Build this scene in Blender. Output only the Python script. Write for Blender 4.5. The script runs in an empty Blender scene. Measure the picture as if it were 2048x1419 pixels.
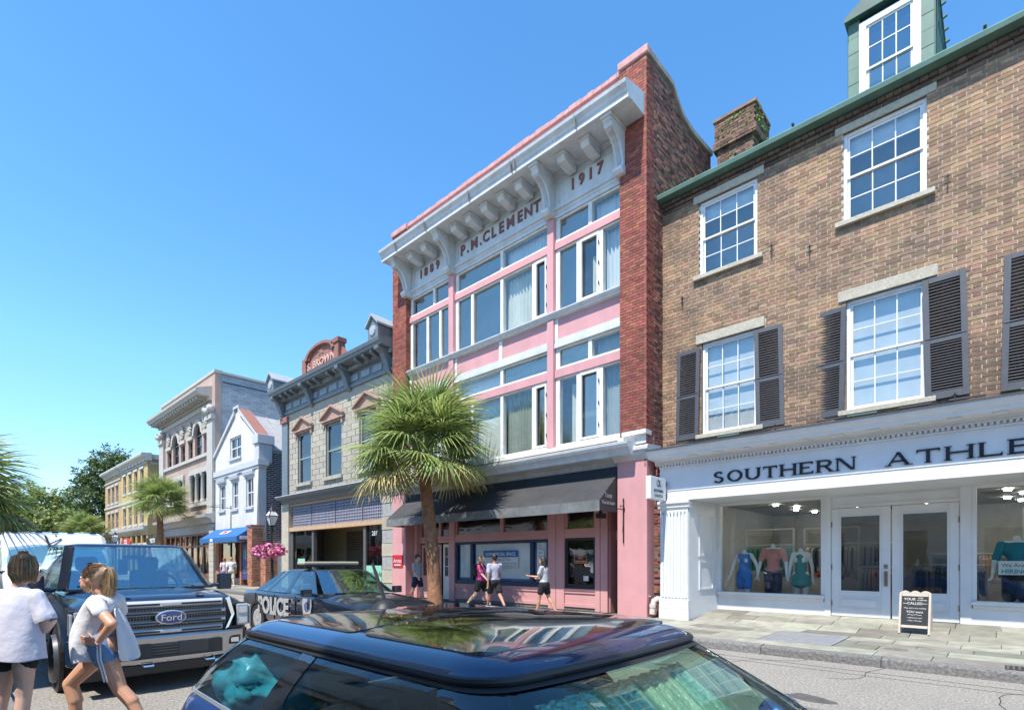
import bpy, bmesh, math, random
from mathutils import Vector as V, Matrix, Euler, noise as mnoise
R = math.radians
SC = bpy.context.scene
COL = SC.collection
rnd = random.Random(7)

# ---------------------------------------------------------------- camera, sky, sun, exposure
cam = bpy.data.cameras.new('camera')
cam.sensor_width = 36.0
cam.lens = 18.67
cam.shift_y = 0.2009
cam.clip_start = 0.05
cam.clip_end = 1500
camo = bpy.data.objects.new('camera', cam)
COL.objects.link(camo)
camo.location = (0, 0, 1.5)
camo.rotation_euler = (R(90), 0, R(42.87))
SC.camera = camo

SUN_EL, SUN_AZ = 61.0, 7.0          # height; degrees off the facade normal, towards +X
wd = bpy.data.worlds.new('World')
SC.world = wd
wd.use_nodes = True
nt = wd.node_tree
sky = nt.nodes.new('ShaderNodeTexSky')
sky.sky_type = 'NISHITA'
sky.sun_disc = False
sky.sun_elevation = R(SUN_EL)
sky.sun_rotation = R(180 - SUN_AZ)
sky.air_density = 1.0
sky.dust_density = 0.0
sky.ozone_density = 3.0
bg = nt.nodes['Background']
bg.inputs['Strength'].default_value = 0.15
hsv = nt.nodes.new('ShaderNodeHueSaturation')
hsv.inputs['Saturation'].default_value = 1.24
hsv.inputs['Hue'].default_value = 0.503
nt.links.new(sky.outputs[0], hsv.inputs['Color'])
wtc = nt.nodes.new('ShaderNodeTexCoord'); wsx = nt.nodes.new('ShaderNodeSeparateXYZ')
nt.links.new(wtc.outputs['Generated'], wsx.inputs[0])
wmr = nt.nodes.new('ShaderNodeMapRange'); wmr.inputs[1].default_value = 0.0; wmr.inputs[2].default_value = 0.3
wmr.inputs[3].default_value = 1.0; wmr.inputs[4].default_value = 0.0
nt.links.new(wsx.outputs['Z'], wmr.inputs[0])
wmx = nt.nodes.new('ShaderNodeMixRGB'); wmx.blend_type = 'MULTIPLY'; wmx.inputs[2].default_value = (.62, .62, .84, 1)   # low sky a little deeper, all round
nt.links.new(wmr.outputs[0], wmx.inputs[0]); nt.links.new(hsv.outputs[0], wmx.inputs[1])
wtn = nt.nodes.new('ShaderNodeMixRGB'); wtn.blend_type = 'MULTIPLY'; wtn.inputs[0].default_value = 1; wtn.inputs[2].default_value = (.97, .97, .86, 1)
nt.links.new(wmx.outputs[0], wtn.inputs[1]); nt.links.new(wtn.outputs[0], bg.inputs[0])
sl = bpy.data.lights.new('sun', 'SUN')
sl.energy = 3.0
sl.angle = R(0.5)
sl.color = (1.0, 0.94, 0.84)
so = bpy.data.objects.new('sun', sl)
COL.objects.link(so)
sd = V((math.sin(R(SUN_AZ)) * math.cos(R(SUN_EL)), -math.cos(R(SUN_AZ)) * math.cos(R(SUN_EL)), math.sin(R(SUN_EL))))
so.rotation_euler = sd.to_track_quat('Z', 'Y').to_euler()
so.location = (0, -20, 40)
SC.view_settings.view_transform = 'Standard'
SC.view_settings.look = 'None'
SC.view_settings.gamma = 1.0
SC.view_settings.exposure = 1.35
SC.view_settings.use_curve_mapping = False
SC.render.engine = 'CYCLES'
SC.cycles.use_denoising = True
SC.cycles.max_bounces = 7
SC.cycles.transparent_max_bounces = 16
SC.cycles.caustics_reflective = False
SC.cycles.caustics_refractive = False

# ---------------------------------------------------------------- materials
MC = {}
def M(name, col, rough=.6, metal=0.0, var=.12, vs=4.0, bump=0.0, bs=40.0, isl=0.0, dirt=0.0, ds=1.2,
      dcol=None, spec=.5, coat=0.0, hue=0.0, alpha=None, streak=False, emit=0.0, transl=0.0, col2=None, c2s=3.0, sss=0.0, sheen=0.0):
    """plain weathered surface: colour noise, fine relief, optional per-piece variation and dirt patches"""
    if name in MC: return MC[name]
    m = bpy.data.materials.new(name); m.use_nodes = True
    n = m.node_tree.nodes; L = m.node_tree.links
    b = n['Principled BSDF']
    b.inputs['Roughness'].default_value = rough
    b.inputs['Metallic'].default_value = metal
    b.inputs['Specular IOR Level'].default_value = spec
    if coat:
        b.inputs['Coat Weight'].default_value = coat; b.inputs['Coat Roughness'].default_value = .03
    if sss:
        b.inputs['Subsurface Weight'].default_value = sss; b.inputs['Subsurface Radius'].default_value = (.02, .008, .004)
        b.inputs['Subsurface Scale'].default_value = .5
    if sheen: b.inputs['Sheen Weight'].default_value = sheen
    tc = n.new('ShaderNodeTexCoord')
    nz = n.new('ShaderNodeTexNoise'); nz.inputs['Scale'].default_value = vs; nz.inputs['Detail'].default_value = 5
    L.new(tc.outputs['Object'], nz.inputs['Vector'])
    mp = n.new('ShaderNodeMapRange'); mp.inputs[1].default_value = .25; mp.inputs[2].default_value = .75
    mp.inputs[3].default_value = 1 - var; mp.inputs[4].default_value = 1 + var
    L.new(nz.outputs['Fac'], mp.inputs[0])
    fac = mp.outputs[0]
    src = None
    rgb = n.new('ShaderNodeRGB'); rgb.outputs[0].default_value = (*col, 1); src = rgb.outputs[0]
    if col2:
        nz2 = n.new('ShaderNodeTexNoise'); nz2.inputs['Scale'].default_value = c2s; nz2.inputs['Detail'].default_value = 6
        L.new(tc.outputs['Object'], nz2.inputs['Vector'])
        r2 = n.new('ShaderNodeMapRange'); r2.inputs[1].default_value = .42; r2.inputs[2].default_value = .6
        L.new(nz2.outputs['Fac'], r2.inputs[0])
        mx = n.new('ShaderNodeMixRGB'); mx.inputs[2].default_value = (*col2, 1)
        L.new(r2.outputs[0], mx.inputs[0]); L.new(src, mx.inputs[1]); src = mx.outputs[0]
    if isl:
        ge = n.new('ShaderNodeNewGeometry'); oi = n.new('ShaderNodeObjectInfo')
        ad = n.new('ShaderNodeMath'); ad.operation = 'ADD'
        L.new(ge.outputs['Random Per Island'], ad.inputs[0]); L.new(oi.outputs['Random'], ad.inputs[1])
        fr = n.new('ShaderNodeMath'); fr.operation = 'FRACT'; L.new(ad.outputs[0], fr.inputs[0])
        hs = n.new('ShaderNodeHueSaturation')
        v1 = n.new('ShaderNodeMapRange'); v1.inputs[3].default_value = 1 - isl; v1.inputs[4].default_value = 1 + isl
        L.new(fr.outputs[0], v1.inputs[0]); L.new(v1.outputs[0], hs.inputs['Value'])
        f2 = n.new('ShaderNodeMath'); f2.operation = 'MULTIPLY'; f2.inputs[1].default_value = 17.31; L.new(fr.outputs[0], f2.inputs[0])
        f3 = n.new('ShaderNodeMath'); f3.operation = 'FRACT'; L.new(f2.outputs[0], f3.inputs[0])
        h1 = n.new('ShaderNodeMapRange'); h1.inputs[3].default_value = .5 - hue; h1.inputs[4].default_value = .5 + hue
        L.new(f3.outputs[0], h1.inputs[0]); L.new(h1.outputs[0], hs.inputs['Hue'])
        L.new(src, hs.inputs['Color']); src = hs.outputs[0]
    mul = n.new('ShaderNodeMixRGB'); mul.blend_type = 'MULTIPLY'; mul.inputs[0].default_value = 1
    L.new(src, mul.inputs[1]); L.new(fac, mul.inputs[2]); src = mul.outputs[0]
    if dirt:
        mpg = n.new('ShaderNodeMapping'); mpg.inputs['Scale'].default_value = (1, 1, .18 if streak else 1)
        L.new(tc.outputs['Object'], mpg.inputs[0])
        dz = n.new('ShaderNodeTexNoise'); dz.inputs['Scale'].default_value = ds; dz.inputs['Detail'].default_value = 8
        dz.inputs['Roughness'].default_value = .7
        L.new(mpg.outputs[0], dz.inputs['Vector'])
        dr = n.new('ShaderNodeMapRange'); dr.inputs[1].default_value = .46; dr.inputs[2].default_value = .74; dr.inputs[4].default_value = dirt
        L.new(dz.outputs['Fac'], dr.inputs[0])
        dm = n.new('ShaderNodeMixRGB'); dm.inputs[2].default_value = (*(dcol or (col[0]*.35, col[1]*.34, col[2]*.3)), 1)
        L.new(dr.outputs[0], dm.inputs[0]); L.new(src, dm.inputs[1]); src = dm.outputs[0]
    L.new(src, b.inputs['Base Color'])
    if bump:
        bz = n.new('ShaderNodeTexNoise'); bz.inputs['Scale'].default_value = bs; bz.inputs['Detail'].default_value = 6
        L.new(tc.outputs['Object'], bz.inputs['Vector'])
        bp = n.new('ShaderNodeBump'); bp.inputs['Strength'].default_value = min(1, bump); bp.inputs['Distance'].default_value = .02
        L.new(bz.outputs['Fac'], bp.inputs['Height']); L.new(bp.outputs[0], b.inputs['Normal'])
    if emit:
        b.inputs['Emission Color'].default_value = (*col, 1); b.inputs['Emission Strength'].default_value = emit
    if transl:
        tl = n.new('ShaderNodeBsdfTranslucent'); L.new(src, tl.inputs[0])
        ms = n.new('ShaderNodeMixShader'); ms.inputs[0].default_value = transl
        L.new(b.outputs[0], ms.inputs[1]); L.new(tl.outputs[0], ms.inputs[2]); L.new(ms.outputs[0], n['Material Output'].inputs[0])
    MC[name] = m
    return m

def GL(name, tint=(1, 1, 1), base=.06, edge=.9, rough=.0, dust=0.0, wav=.02, gcol=(1, 1, 1)):
    """thin window glass: clear with a mirror share that grows at grazing angles"""
    if name in MC: return MC[name]
    m = bpy.data.materials.new(name); m.use_nodes = True
    n = m.node_tree.nodes; L = m.node_tree.links
    for x in list(n):
        if x.type != 'OUTPUT_MATERIAL': n.remove(x)
    o = n['Material Output']
    t = n.new('ShaderNodeBsdfTransparent'); t.inputs[0].default_value = (*tint, 1)
    g = n.new('ShaderNodeBsdfGlossy'); g.inputs['Roughness'].default_value = rough; g.inputs[0].default_value = (*gcol, 1)
    ge = n.new('ShaderNodeNewGeometry'); dt = n.new('ShaderNodeVectorMath'); dt.operation = 'DOT_PRODUCT'
    L.new(ge.outputs['Normal'], dt.inputs[0]); L.new(ge.outputs['Incoming'], dt.inputs[1])
    ab = n.new('ShaderNodeMath'); ab.operation = 'ABSOLUTE'; L.new(dt.outputs['Value'], ab.inputs[0])
    om = n.new('ShaderNodeMath'); om.operation = 'SUBTRACT'; om.inputs[0].default_value = 1; L.new(ab.outputs[0], om.inputs[1])
    pw = n.new('ShaderNodeMath'); pw.operation = 'POWER'; pw.inputs[1].default_value = 4; L.new(om.outputs[0], pw.inputs[0])
    mr = n.new('ShaderNodeMapRange'); mr.inputs[3].default_value = base; mr.inputs[4].default_value = edge
    L.new(pw.outputs[0], mr.inputs[0])
    if wav:
        tc = n.new('ShaderNodeTexCoord'); nz = n.new('ShaderNodeTexNoise'); nz.inputs['Scale'].default_value = 1.7
        L.new(tc.outputs['Object'], nz.inputs['Vector'])
        bp = n.new('ShaderNodeBump'); bp.inputs['Strength'].default_value = wav; bp.inputs['Distance'].default_value = .3
        L.new(nz.outputs['Fac'], bp.inputs['Height']); L.new(bp.outputs[0], g.inputs['Normal'])
    mx = n.new('ShaderNodeMixShader')
    L.new(mr.outputs[0], mx.inputs[0]); L.new(t.outputs[0], mx.inputs[1]); L.new(g.outputs[0], mx.inputs[2])
    L.new(mx.outputs[0], o.inputs[0])
    MC[name] = m
    return m

# ---------------------------------------------------------------- mesh builder
class B:
    def __init__(s): s.v = []; s.f = []
    def add(s, vs, fs):
        k = len(s.v); s.v.extend([tuple(p) for p in vs]); s.f.extend([tuple(i + k for i in f) for f in fs])
        return s
    def box(s, x0, x1, y0, y1, z0, z1, rot=None, c=None):
        if x0 > x1: x0, x1 = x1, x0
        if y0 > y1: y0, y1 = y1, y0
        if z0 > z1: z0, z1 = z1, z0
        p = [V((x, y, z)) for z in (z0, z1) for y in (y0, y1) for x in (x0, x1)]
        if rot is not None:
            c = V(c) if c else sum(p, V()) / 8
            q = Euler(rot).to_matrix(); p = [c + q @ (a - c) for a in p]
        return s.add(p, [(0, 2, 3, 1), (4, 5, 7, 6), (0, 1, 5, 4), (2, 6, 7, 3), (0, 4, 6, 2), (1, 3, 7, 5)])
    def cbox(s, c, sx, sy, sz, rot=None):
        return s.box(c[0]-sx/2, c[0]+sx/2, c[1]-sy/2, c[1]+sy/2, c[2]-sz/2, c[2]+sz/2, rot)
    def prism(s, poly, axis, a, b):
        """poly: 2-D outline; axis 'x' -> (y,z), 'y' -> (x,z), 'z' -> (x,y)"""
        def mk(p, t): return {'x': (t, p[0], p[1]), 'y': (p[0], t, p[1]), 'z': (p[0], p[1], t)}[axis]
        n = len(poly)
        fs = [tuple(range(n))[::-1], tuple(range(n, 2*n))] + [(i, (i+1) % n, n+(i+1) % n, n+i) for i in range(n)]
        return s.add([mk(p, a) for p in poly] + [mk(p, b) for p in poly], fs)
    def tube(s, path, r, n=8, caps=True, flat=1.0):
        P = [V(p) for p in path]; m = len(P)
        rs = r if isinstance(r, (list, tuple)) else [r] * m
        vs = []; up = None
        for i in range(m):
            t = (P[min(i+1, m-1)] - P[max(i-1, 0)])
            if t.length < 1e-9: t = V((0, 0, 1))
            t.normalize()
            if up is None:
                up = V((0, 0, 1)) if abs(t.z) < .9 else V((1, 0, 0))
            a = t.cross(up)
            if a.length < 1e-6: a = t.cross(V((0, 1, 0)))
            a.normalize(); b = a.cross(t).normalized(); up = b
            for k in range(n):
                q = 2*math.pi*k/n
                vs.append(P[i] + (a*math.cos(q) + b*math.sin(q)*flat) * rs[i])
        fs = [(i*n+k, i*n+(k+1) % n, (i+1)*n+(k+1) % n, (i+1)*n+k) for i in range(m-1) for k in range(n)]
        if caps: fs += [tuple(range(n))[::-1], tuple(range((m-1)*n, m*n))]
        return s.add(vs, fs)
    def lathe(s, prof, c=(0, 0, 0), n=16, axis='z', ring=False):
        if ring: prof = list(prof)+[prof[0]]
        vs = []
        for r, h in prof:
            for k in range(n):
                q = 2*math.pi*k/n; a, b = r*math.cos(q), r*math.sin(q)
                p = {'z': (a, b, h), 'x': (h, a, b), 'y': (a, h, b)}[axis]
                vs.append((c[0]+p[0], c[1]+p[1], c[2]+p[2]))
        m = len(prof)
        fs = [(i*n+k, i*n+(k+1) % n, (i+1)*n+(k+1) % n, (i+1)*n+k) for i in range(m-1) for k in range(n)]
        if not ring: fs += [tuple(range(n))[::-1], tuple(range((m-1)*n, m*n))]
        return s.add(vs, fs)
    def loft(s, rings, closed=True, caps=True):
        n = len(rings[0]); m = len(rings)
        vs = [p for r in rings for p in r]
        kk = n if closed else n-1
        fs = [(i*n+k, i*n+(k+1) % n, (i+1)*n+(k+1) % n, (i+1)*n+k) for i in range(m-1) for k in range(kk)]
        if caps and closed: fs += [tuple(range(n))[::-1], tuple(range((m-1)*n, m*n))]
        return s.add(vs, fs)
    def ball(s, c, r, n=10, m=7):
        rx, ry, rz = r if isinstance(r, (tuple, list)) else (r, r, r)
        vs = [(c[0], c[1], c[2]-rz)]
        for i in range(1, m):
            t = math.pi*i/m
            for k in range(n):
                q = 2*math.pi*k/n
                vs.append((c[0]+rx*math.sin(t)*math.cos(q), c[1]+ry*math.sin(t)*math.sin(q), c[2]-rz*math.cos(t)))
        vs.append((c[0], c[1], c[2]+rz)); e = len(vs)-1
        fs = [(0, 1+(k+1) % n, 1+k) for k in range(n)]
        fs += [(1+i*n+k, 1+i*n+(k+1) % n, 1+(i+1)*n+(k+1) % n, 1+(i+1)*n+k) for i in range(m-2) for k in range(n)]
        fs += [(1+(m-2)*n+k, 1+(m-2)*n+(k+1) % n, e) for k in range(n)]
        return s.add(vs, fs)
    def mesh(s, name, smooth=False, ang=None):
        me = bpy.data.meshes.new(name); me.from_pydata(s.v, [], s.f); me.validate()
        bm = bmesh.new(); bm.from_mesh(me)
        bmesh.ops.recalc_face_normals(bm, faces=bm.faces)
        if smooth:
            for f in bm.faces: f.smooth = True
            a = R(ang or 38)
            for e in bm.edges:
                if len(e.link_faces) == 2 and e.calc_face_angle(0) > a: e.smooth = False
        bm.to_mesh(me); bm.free()
        return me
    def obj(s, name, mat, parent=None, smooth=False, ang=None, local=False, bevel=0, sub=0, **kw):
        return put(name, s.mesh(name, smooth, ang), mat, parent, local, bevel, sub, **kw)

def WM(o):
    m = Matrix.Identity(4)
    while o:
        m = (Matrix.Translation(o.location) @ o.rotation_euler.to_matrix().to_4x4() @ Matrix.Diagonal((*o.scale, 1))) @ m
        if o.parent: m = o.matrix_parent_inverse @ m
        o = o.parent
    return m

def put(name, me, mat, parent=None, local=False, bevel=0, sub=0, loc=None, rot=None, scale=None, **kw):
    """link mesh data as one object; world-space data unless local"""
    o = bpy.data.objects.new(name, me); COL.objects.link(o)
    if mat is not None and not me.materials: me.materials.append(mat)
    if loc is not None: o.location = loc
    if rot is not None: o.rotation_euler = rot
    if scale is not None: o.scale = scale
    if parent is not None:
        o.parent = parent
        if not local: o.matrix_parent_inverse = WM(parent).inverted()
    if bevel:
        b = o.modifiers.new('bevel', 'BEVEL'); b.width = bevel; b.segments = 2; b.limit_method = 'ANGLE'; b.angle_limit = R(40)
    if sub:
        b = o.modifiers.new('sub', 'SUBSURF'); b.levels = sub; b.render_levels = sub
    for k, v in kw.items(): o[k] = v
    return o

def T(name, label, cat, loc=(0, 0, 0), rz=0, group=None, kind=None):
    o = bpy.data.objects.new(name, None); COL.objects.link(o)
    o.empty_display_size = .2; o.location = loc; o.rotation_euler = (0, 0, rz)
    o['label'] = label; o['category'] = cat
    if group: o['group'] = group
    if kind: o['kind'] = kind
    return o
def tag(o, label, cat, group=None):
    o['label'] = label; o['category'] = cat
    if group: o['group'] = group
    return o
def dup(root, loc, rz=0, label=None, scale=None):
    """a copy of a thing with copies of its parts and sub-parts"""
    r = root.copy(); COL.objects.link(r); r.location = loc; r.rotation_euler = (0, 0, rz)
    if scale: r.scale = scale
    if label: r['label'] = label
    for ch in list(root.children):
        c = ch.copy(); COL.objects.link(c); c.parent = r
        for g in list(ch.children):
            d = g.copy(); COL.objects.link(d); d.parent = c
    return r

UNIT = {}
def unit_box(mat):
    if mat.name not in UNIT:
        UNIT[mat.name] = B().box(-.5, .5, -.5, .5, -.5, .5).mesh('box_' + mat.name)
        UNIT[mat.name].materials.append(mat)
    return UNIT[mat.name]
def ibox(name, mat, parent, x0, x1, y0, y1, z0, z1, rot=None, **kw):
    """a box that shares one mesh with all others of its material"""
    return put(name, unit_box(mat), mat, parent, loc=((x0+x1)/2, (y0+y1)/2, (z0+z1)/2), rot=rot,
               scale=(abs(x1-x0), abs(y1-y0), abs(z1-z0)), **kw)

TXT = {}
def text(name, s, size, loc, rot, mat, parent=None, ext=.004, sx=1.0, align='LEFT', bold=0.0, spacing=1.0, **kw):
    """lettering as a thin mesh"""
    key = (s, size, ext, align, bold, mat.name)
    me = TXT.get(key)
    if me is None:
        c = bpy.data.curves.new(name, 'FONT'); c.body = s; c.size = size; c.extrude = ext; c.align_x = align
        c.offset = bold; c.space_character = spacing; c.resolution_u = 3
        o = bpy.data.objects.new(name, c)
        me = bpy.data.meshes.new_from_object(o); me.materials.clear(); me.materials.append(mat)
        bpy.data.objects.remove(o); bpy.data.curves.remove(c)
        TXT[key] = me
    o = bpy.data.objects.new(name, me); COL.objects.link(o)
    o.location = loc; o.rotation_euler = rot; o.scale = (sx, 1, 1)
    if parent is not None:
        o.parent = parent; o.matrix_parent_inverse = WM(parent).inverted()
    for k, v in kw.items(): o[k] = v
    return o
FRONT = (R(90), 0, 0)               # text that faces the street

def grid_wall(b, x0, x1, z0, z1, y0, y1, holes):
    """wall slab in the XZ plane with rectangular openings"""
    xs = sorted({x0, x1} | {min(max(h[i], x0), x1) for h in holes for i in (0, 1)})
    zs = sorted({z0, z1} | {min(max(h[i], z0), z1) for h in holes for i in (2, 3)})
    for i in range(len(zs)-1):
        run = None
        for j in range(len(xs)-1):
            cx, cz = (xs[j]+xs[j+1])/2, (zs[i]+zs[i+1])/2
            inside = any(h[0] < cx < h[1] and h[2] < cz < h[3] for h in holes)
            if not inside:
                run = [xs[j], xs[j+1]] if run is None else [run[0], xs[j+1]]
            if (inside or j == len(xs)-2) and run:
                b.box(run[0], run[1], y0, y1, zs[i], zs[i+1]); run = None
    return b

CAM = V((0, 0, 1.5))
def bricks(parent, mat, u0, u1, z0, z1, face, holes=(), h=.088, L=.29, l=.145, side=None, keep=0, joint=.012, proud=.012, deep=.05, top=None, seed=1, jit=.003, bond='flemish', name='brick'):
    """course after course of single bricks. face = wall plane (Y, or X when side=+1/-1 gives the outward X sign).
    The keep bricks nearest the camera become objects of their own, the rest one joined part."""
    rg = random.Random(seed); out = []
    nz = int((z1-z0)/h)
    for k in range(nz):
        za = z0 + k*h; zb = za + h - joint
        u = u0 - rg.random()*.02
        head = (k % 2 == 0)
        if bond == 'flemish': u -= (l*.5 if k % 2 else 0)
        elif bond == 'running': u -= (L*.5 if k % 2 else 0)
        while u < u1:
            w = (l if head else L) if bond == 'flemish' else (l if bond == 'header' else L)
            head = not head
            a, b_ = max(u, u0), min(u + w - joint, u1)
            u += w
            if b_ - a < .03: continue
            cu, cz = (a+b_)/2, (za+zb)/2
            if top is not None and zb > top(cu): continue
            segs = [(a, b_)]
            for hx in holes:
                if hx[2] < cz < hx[3]:
                    ns = []
                    for (p, q) in segs:
                        if q <= hx[0] or p >= hx[1]: ns.append((p, q)); continue
                        if p < hx[0] - .02: ns.append((p, hx[0]))
                        if q > hx[1] + .02: ns.append((hx[1], q))
                    segs = ns
            for (p, q) in segs:
                if q - p > .025: out.append((p, q, za, zb, rg.uniform(-jit, jit)))
    def corners(t):
        p, q, za, zb, d = t
        if side is None: return (p, q, face - proud + d, face + deep, za, zb)
        return (min(face - side*deep, face + side*(proud + d)), max(face - side*deep, face + side*(proud + d)), p, q, za, zb)
    if keep:
        out.sort(key=lambda t: (V((((t[0]+t[1])/2), face, t[2])) - CAM).length if side is None else (V((face, (t[0]+t[1])/2, t[2])) - CAM).length)
    for t in out[:keep]:
        ibox(name, mat, parent, *corners(t))
    if len(out) > keep:
        bb = B()
        for t in out[keep:]: bb.box(*corners(t))
        me = bpy.data.meshes.new('brickwork'); me.from_pydata(bb.v, [], bb.f)
        put('brickwork', me, mat, parent, kind='stuff')
    return out

def sash(parent, x0, x1, z0, z1, y, wmat, gmat, cols=3, rows=2, stile=.05, mun=.022, blind=None, blind_z=0, name='window', split=.5, casing=.06, **kw):
    """double-hung window: frame part, two sashes and every pane of its own. y = outer face of frame"""
    b = B()
    c = casing
    b.box(x0, x0+c, y, y+.1, z0, z1); b.box(x1-c, x1, y, y+.1, z0, z1)
    b.box(x0+c, x1-c, y, y+.1, z1-c, z1); b.box(x0+c, x1-c, y-.01, y+.1, z0, z0+.04)
    w = b.obj(name, wmat, parent, bevel=.006, **kw)
    zm = z0 + (z1-z0)*split
    for k, (a, e, yy) in enumerate(((zm-.02, z1-c, y+.035), (z0+.04, zm+.02, y+.07))):
        s = B(); p, q = x0+c, x1-c
        s.box(p, p+stile, yy, yy+.03, a, e); s.box(q-stile, q, yy, yy+.03, a, e)
        s.box(p+stile, q-stile, yy, yy+.03, e-stile*.9, e); s.box(p+stile, q-stile, yy, yy+.03, a, a+stile*.9)
        px, qx, pz, qz = p+stile, q-stile, a+stile*.9, e-stile*.9
        pw = (qx-px)/cols; ph = (qz-pz)/rows
        for i in range(1, cols): s.box(px+i*pw-mun/2, px+i*pw+mun/2, yy, yy+.028, pz, qz)
        for j in range(1, rows): s.box(px, qx, yy+.001, yy+.027, pz+j*ph-mun/2, pz+j*ph+mun/2)
        s.obj('sash', wmat, w)
        for i in range(cols):
            for j in range(rows):
                ibox('pane', gmat, w, px+i*pw+mun/2, px+(i+1)*pw-mun/2, yy+.012, yy+.017, pz+j*ph+mun/2, pz+(j+1)*ph-mun/2,
                     rot=(rnd.uniform(-.004, .004), 0, rnd.uniform(-.006, .006)))
    if blind is not None:
        ibox('blind', blind, w, x0+c, x1-c, y+.16, y+.17, z0+.03 + blind_z, z1-c)
    return w

def cloth(b, x0, x1, z0, z1, y, waves=6, amp=.03, n=40, th=.006, gather=1.0, seed=0):
    """hanging curtain: folded sheet with thickness"""
    rg = random.Random(seed); ph = rg.random()*6
    ring = []
    for lev, (z, am, cx) in enumerate(((z0, amp, gather), (z0*.5+z1*.5, amp*.9, (1+gather)/2), (z1, amp*.7, 1))):
        row = []; xm = (x0+x1)/2; hw = (x1-x0)/2*cx
        f = []
        for i in range(n+1):
            t = i/n
            f.append((xm - hw + 2*hw*t, y + am*math.sin(waves*2*math.pi*t + ph + .4*lev) + am*.4*math.sin(waves*5.3*t+ph), z))
        ring.append(f + [(p[0], p[1]+th, p[2]) for p in f[::-1]])
    b.loft(ring)
    return b
# ---------------------------------------------------------------- the ground, road, pavements
asphalt = M('asphalt', (.29, .27, .24), rough=.9, var=.6, vs=34, bump=.8, bs=110, dirt=.3, ds=.6, dcol=(.13, .125, .12))
earth = M('earth', (.09, .1, .06), rough=1, var=.3)
slabm = M('bluestone', (.25, .245, .2), rough=.82, var=.25, vs=3.5, bump=.35, bs=30, isl=.34, hue=.05, dirt=.35, ds=2.5, dcol=(.13, .12, .1))
gran = M('granite', (.17, .165, .16), rough=.85, var=.45, vs=25, bump=.9, bs=18, isl=.15)
grout = M('paving_grout', (.1, .095, .085), rough=1, var=.3, vs=20)
hatchm = M('hatch_metal', (.5, .5, .52), rough=.4, metal=.6, var=.12, vs=8, dirt=.3, ds=3)
iron = M('black_iron', (.018, .018, .02), rough=.45, var=.2)

g = B().box(-350, 350, -300, 400, -.6, -.2).obj('ground', earth, kind='structure')
road = B().box(-300, 200, .5, 9.92, -.4, -.15).obj('road', asphalt, kind='structure')
ra = B()
for (x0, x1, y, w) in ((-60, 30, 9.35, .012), (-60, 30, 9.05, .008)): ra.box(x0, x1, y, y+w, -.149, -.1465)
ra.box(-4.95, -4.93, 7.2, 9.85, -.149, -.1465, rot=(0, 0, .35))
rk = random.Random(31)
for k in range(7):
    x, y = rk.uniform(-7, 1), rk.uniform(4.5, 9.3); a = rk.uniform(-.5, .5)+(1.57 if k % 3 == 0 else 0)
    for i in range(9):
        q, s = x+.22*math.cos(a), y+.22*math.sin(a)
        ra.box((x+q)/2-.115, (x+q)/2+.115, (y+s)/2-.006, (y+s)/2+.006, -.1492, -.1472, rot=(0, 0, a)); x, y = q, s; a += rk.uniform(-.5, .5)
ra.obj('road_joint', M('tar_joint', (.035, .034, .033), rough=.8), road)

st_ = M('oil_stain', (.09, .085, .08), rough=.6, var=.4, vs=9)
for k in range(9):
    x, y, s = rk.uniform(-9, 1), rk.uniform(2, 9.4), rk.uniform(.08, .3)
    B().prism([(x+s*(1+.3*math.sin(3*t+k))*math.cos(t), y+.6*s*(1+.3*math.sin(2*t+k))*math.sin(t)) for t in [i*.449 for i in range(14)]], 'z', -.1495, -.1482+k*.00005).obj('oil_stain', st_, road)
B().prism([(-3.2, 5.2), (-.4, 5.1), (-.3, 6.6), (-3.1, 6.8)], 'z', -.1498, -.1488).obj('road_patch', M('asphalt_patch', (.2, .19, .175), rough=.9, var=.5, vs=40, bump=.6, bs=90), road)
B().lathe([(.33, -.02), (.33, .004), (.29, .007), (.001, .007)], (-6.2, 7.6, -.15), 28).obj('manhole_cover', M('manhole_iron', (.08, .075, .07), rough=.6, metal=.5, var=.4, vs=30), road)
side = B().box(-300, 60, 9.95, 26, -.4, -.02).obj('sidewalk', grout, kind='structure')
near = B().box(-300, 60, -3.6, .5, -.4, -.02).obj('near_sidewalk', grout, kind='structure')

def slabs(par, x0, x1, y0, y1, rows, mat, z0=-.1, zf=lambda x, y: 0.0, skip=(), lo=.7, hi=1.45, seed=3, joined=None, gap=.011):
    rg = random.Random(seed)
    ys = [y0 + (y1-y0)*t for t in rows]
    for a, c in zip(ys[:-1], ys[1:]):
        x = x0 - rg.random()*.6
        while x < x1:
            w = rg.uniform(lo, hi); p, q = max(x, x0), min(x+w, x1); x += w
            if q-p < .08: continue
            cuts = [(p, q)]
            for sx0, sx1, sy0, sy1 in skip:
                if sy0 < (a+c)/2 < sy1:
                    n = []
                    for u, v in cuts:
                        if v <= sx0 or u >= sx1: n.append((u, v)); continue
                        if u < sx0-.05: n.append((u, sx0))
                        if v > sx1+.05: n.append((sx1, v))
                    cuts = n
            for u, v in cuts:
                dz = rg.uniform(-.004, .004); b = joined if joined is not None else B()
                cs = [(u+gap/2, a+gap/2), (v-gap/2, a+gap/2), (v-gap/2, c-gap/2), (u+gap/2, c-gap/2)]
                top = [(X, Y, zf(X, Y)+dz) for X, Y in cs]; ins = .006
                cx, cy = (u+v)/2, (a+c)/2
                t2 = [(X+(ins if X < cx else -ins), Y+(ins if Y < cy else -ins), Z+.004) for X, Y, Z in top]
                b.loft([[(X, Y, z0) for X, Y in cs], top, t2])
                if joined is None: b.obj('paving_slab', mat, par)

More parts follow.
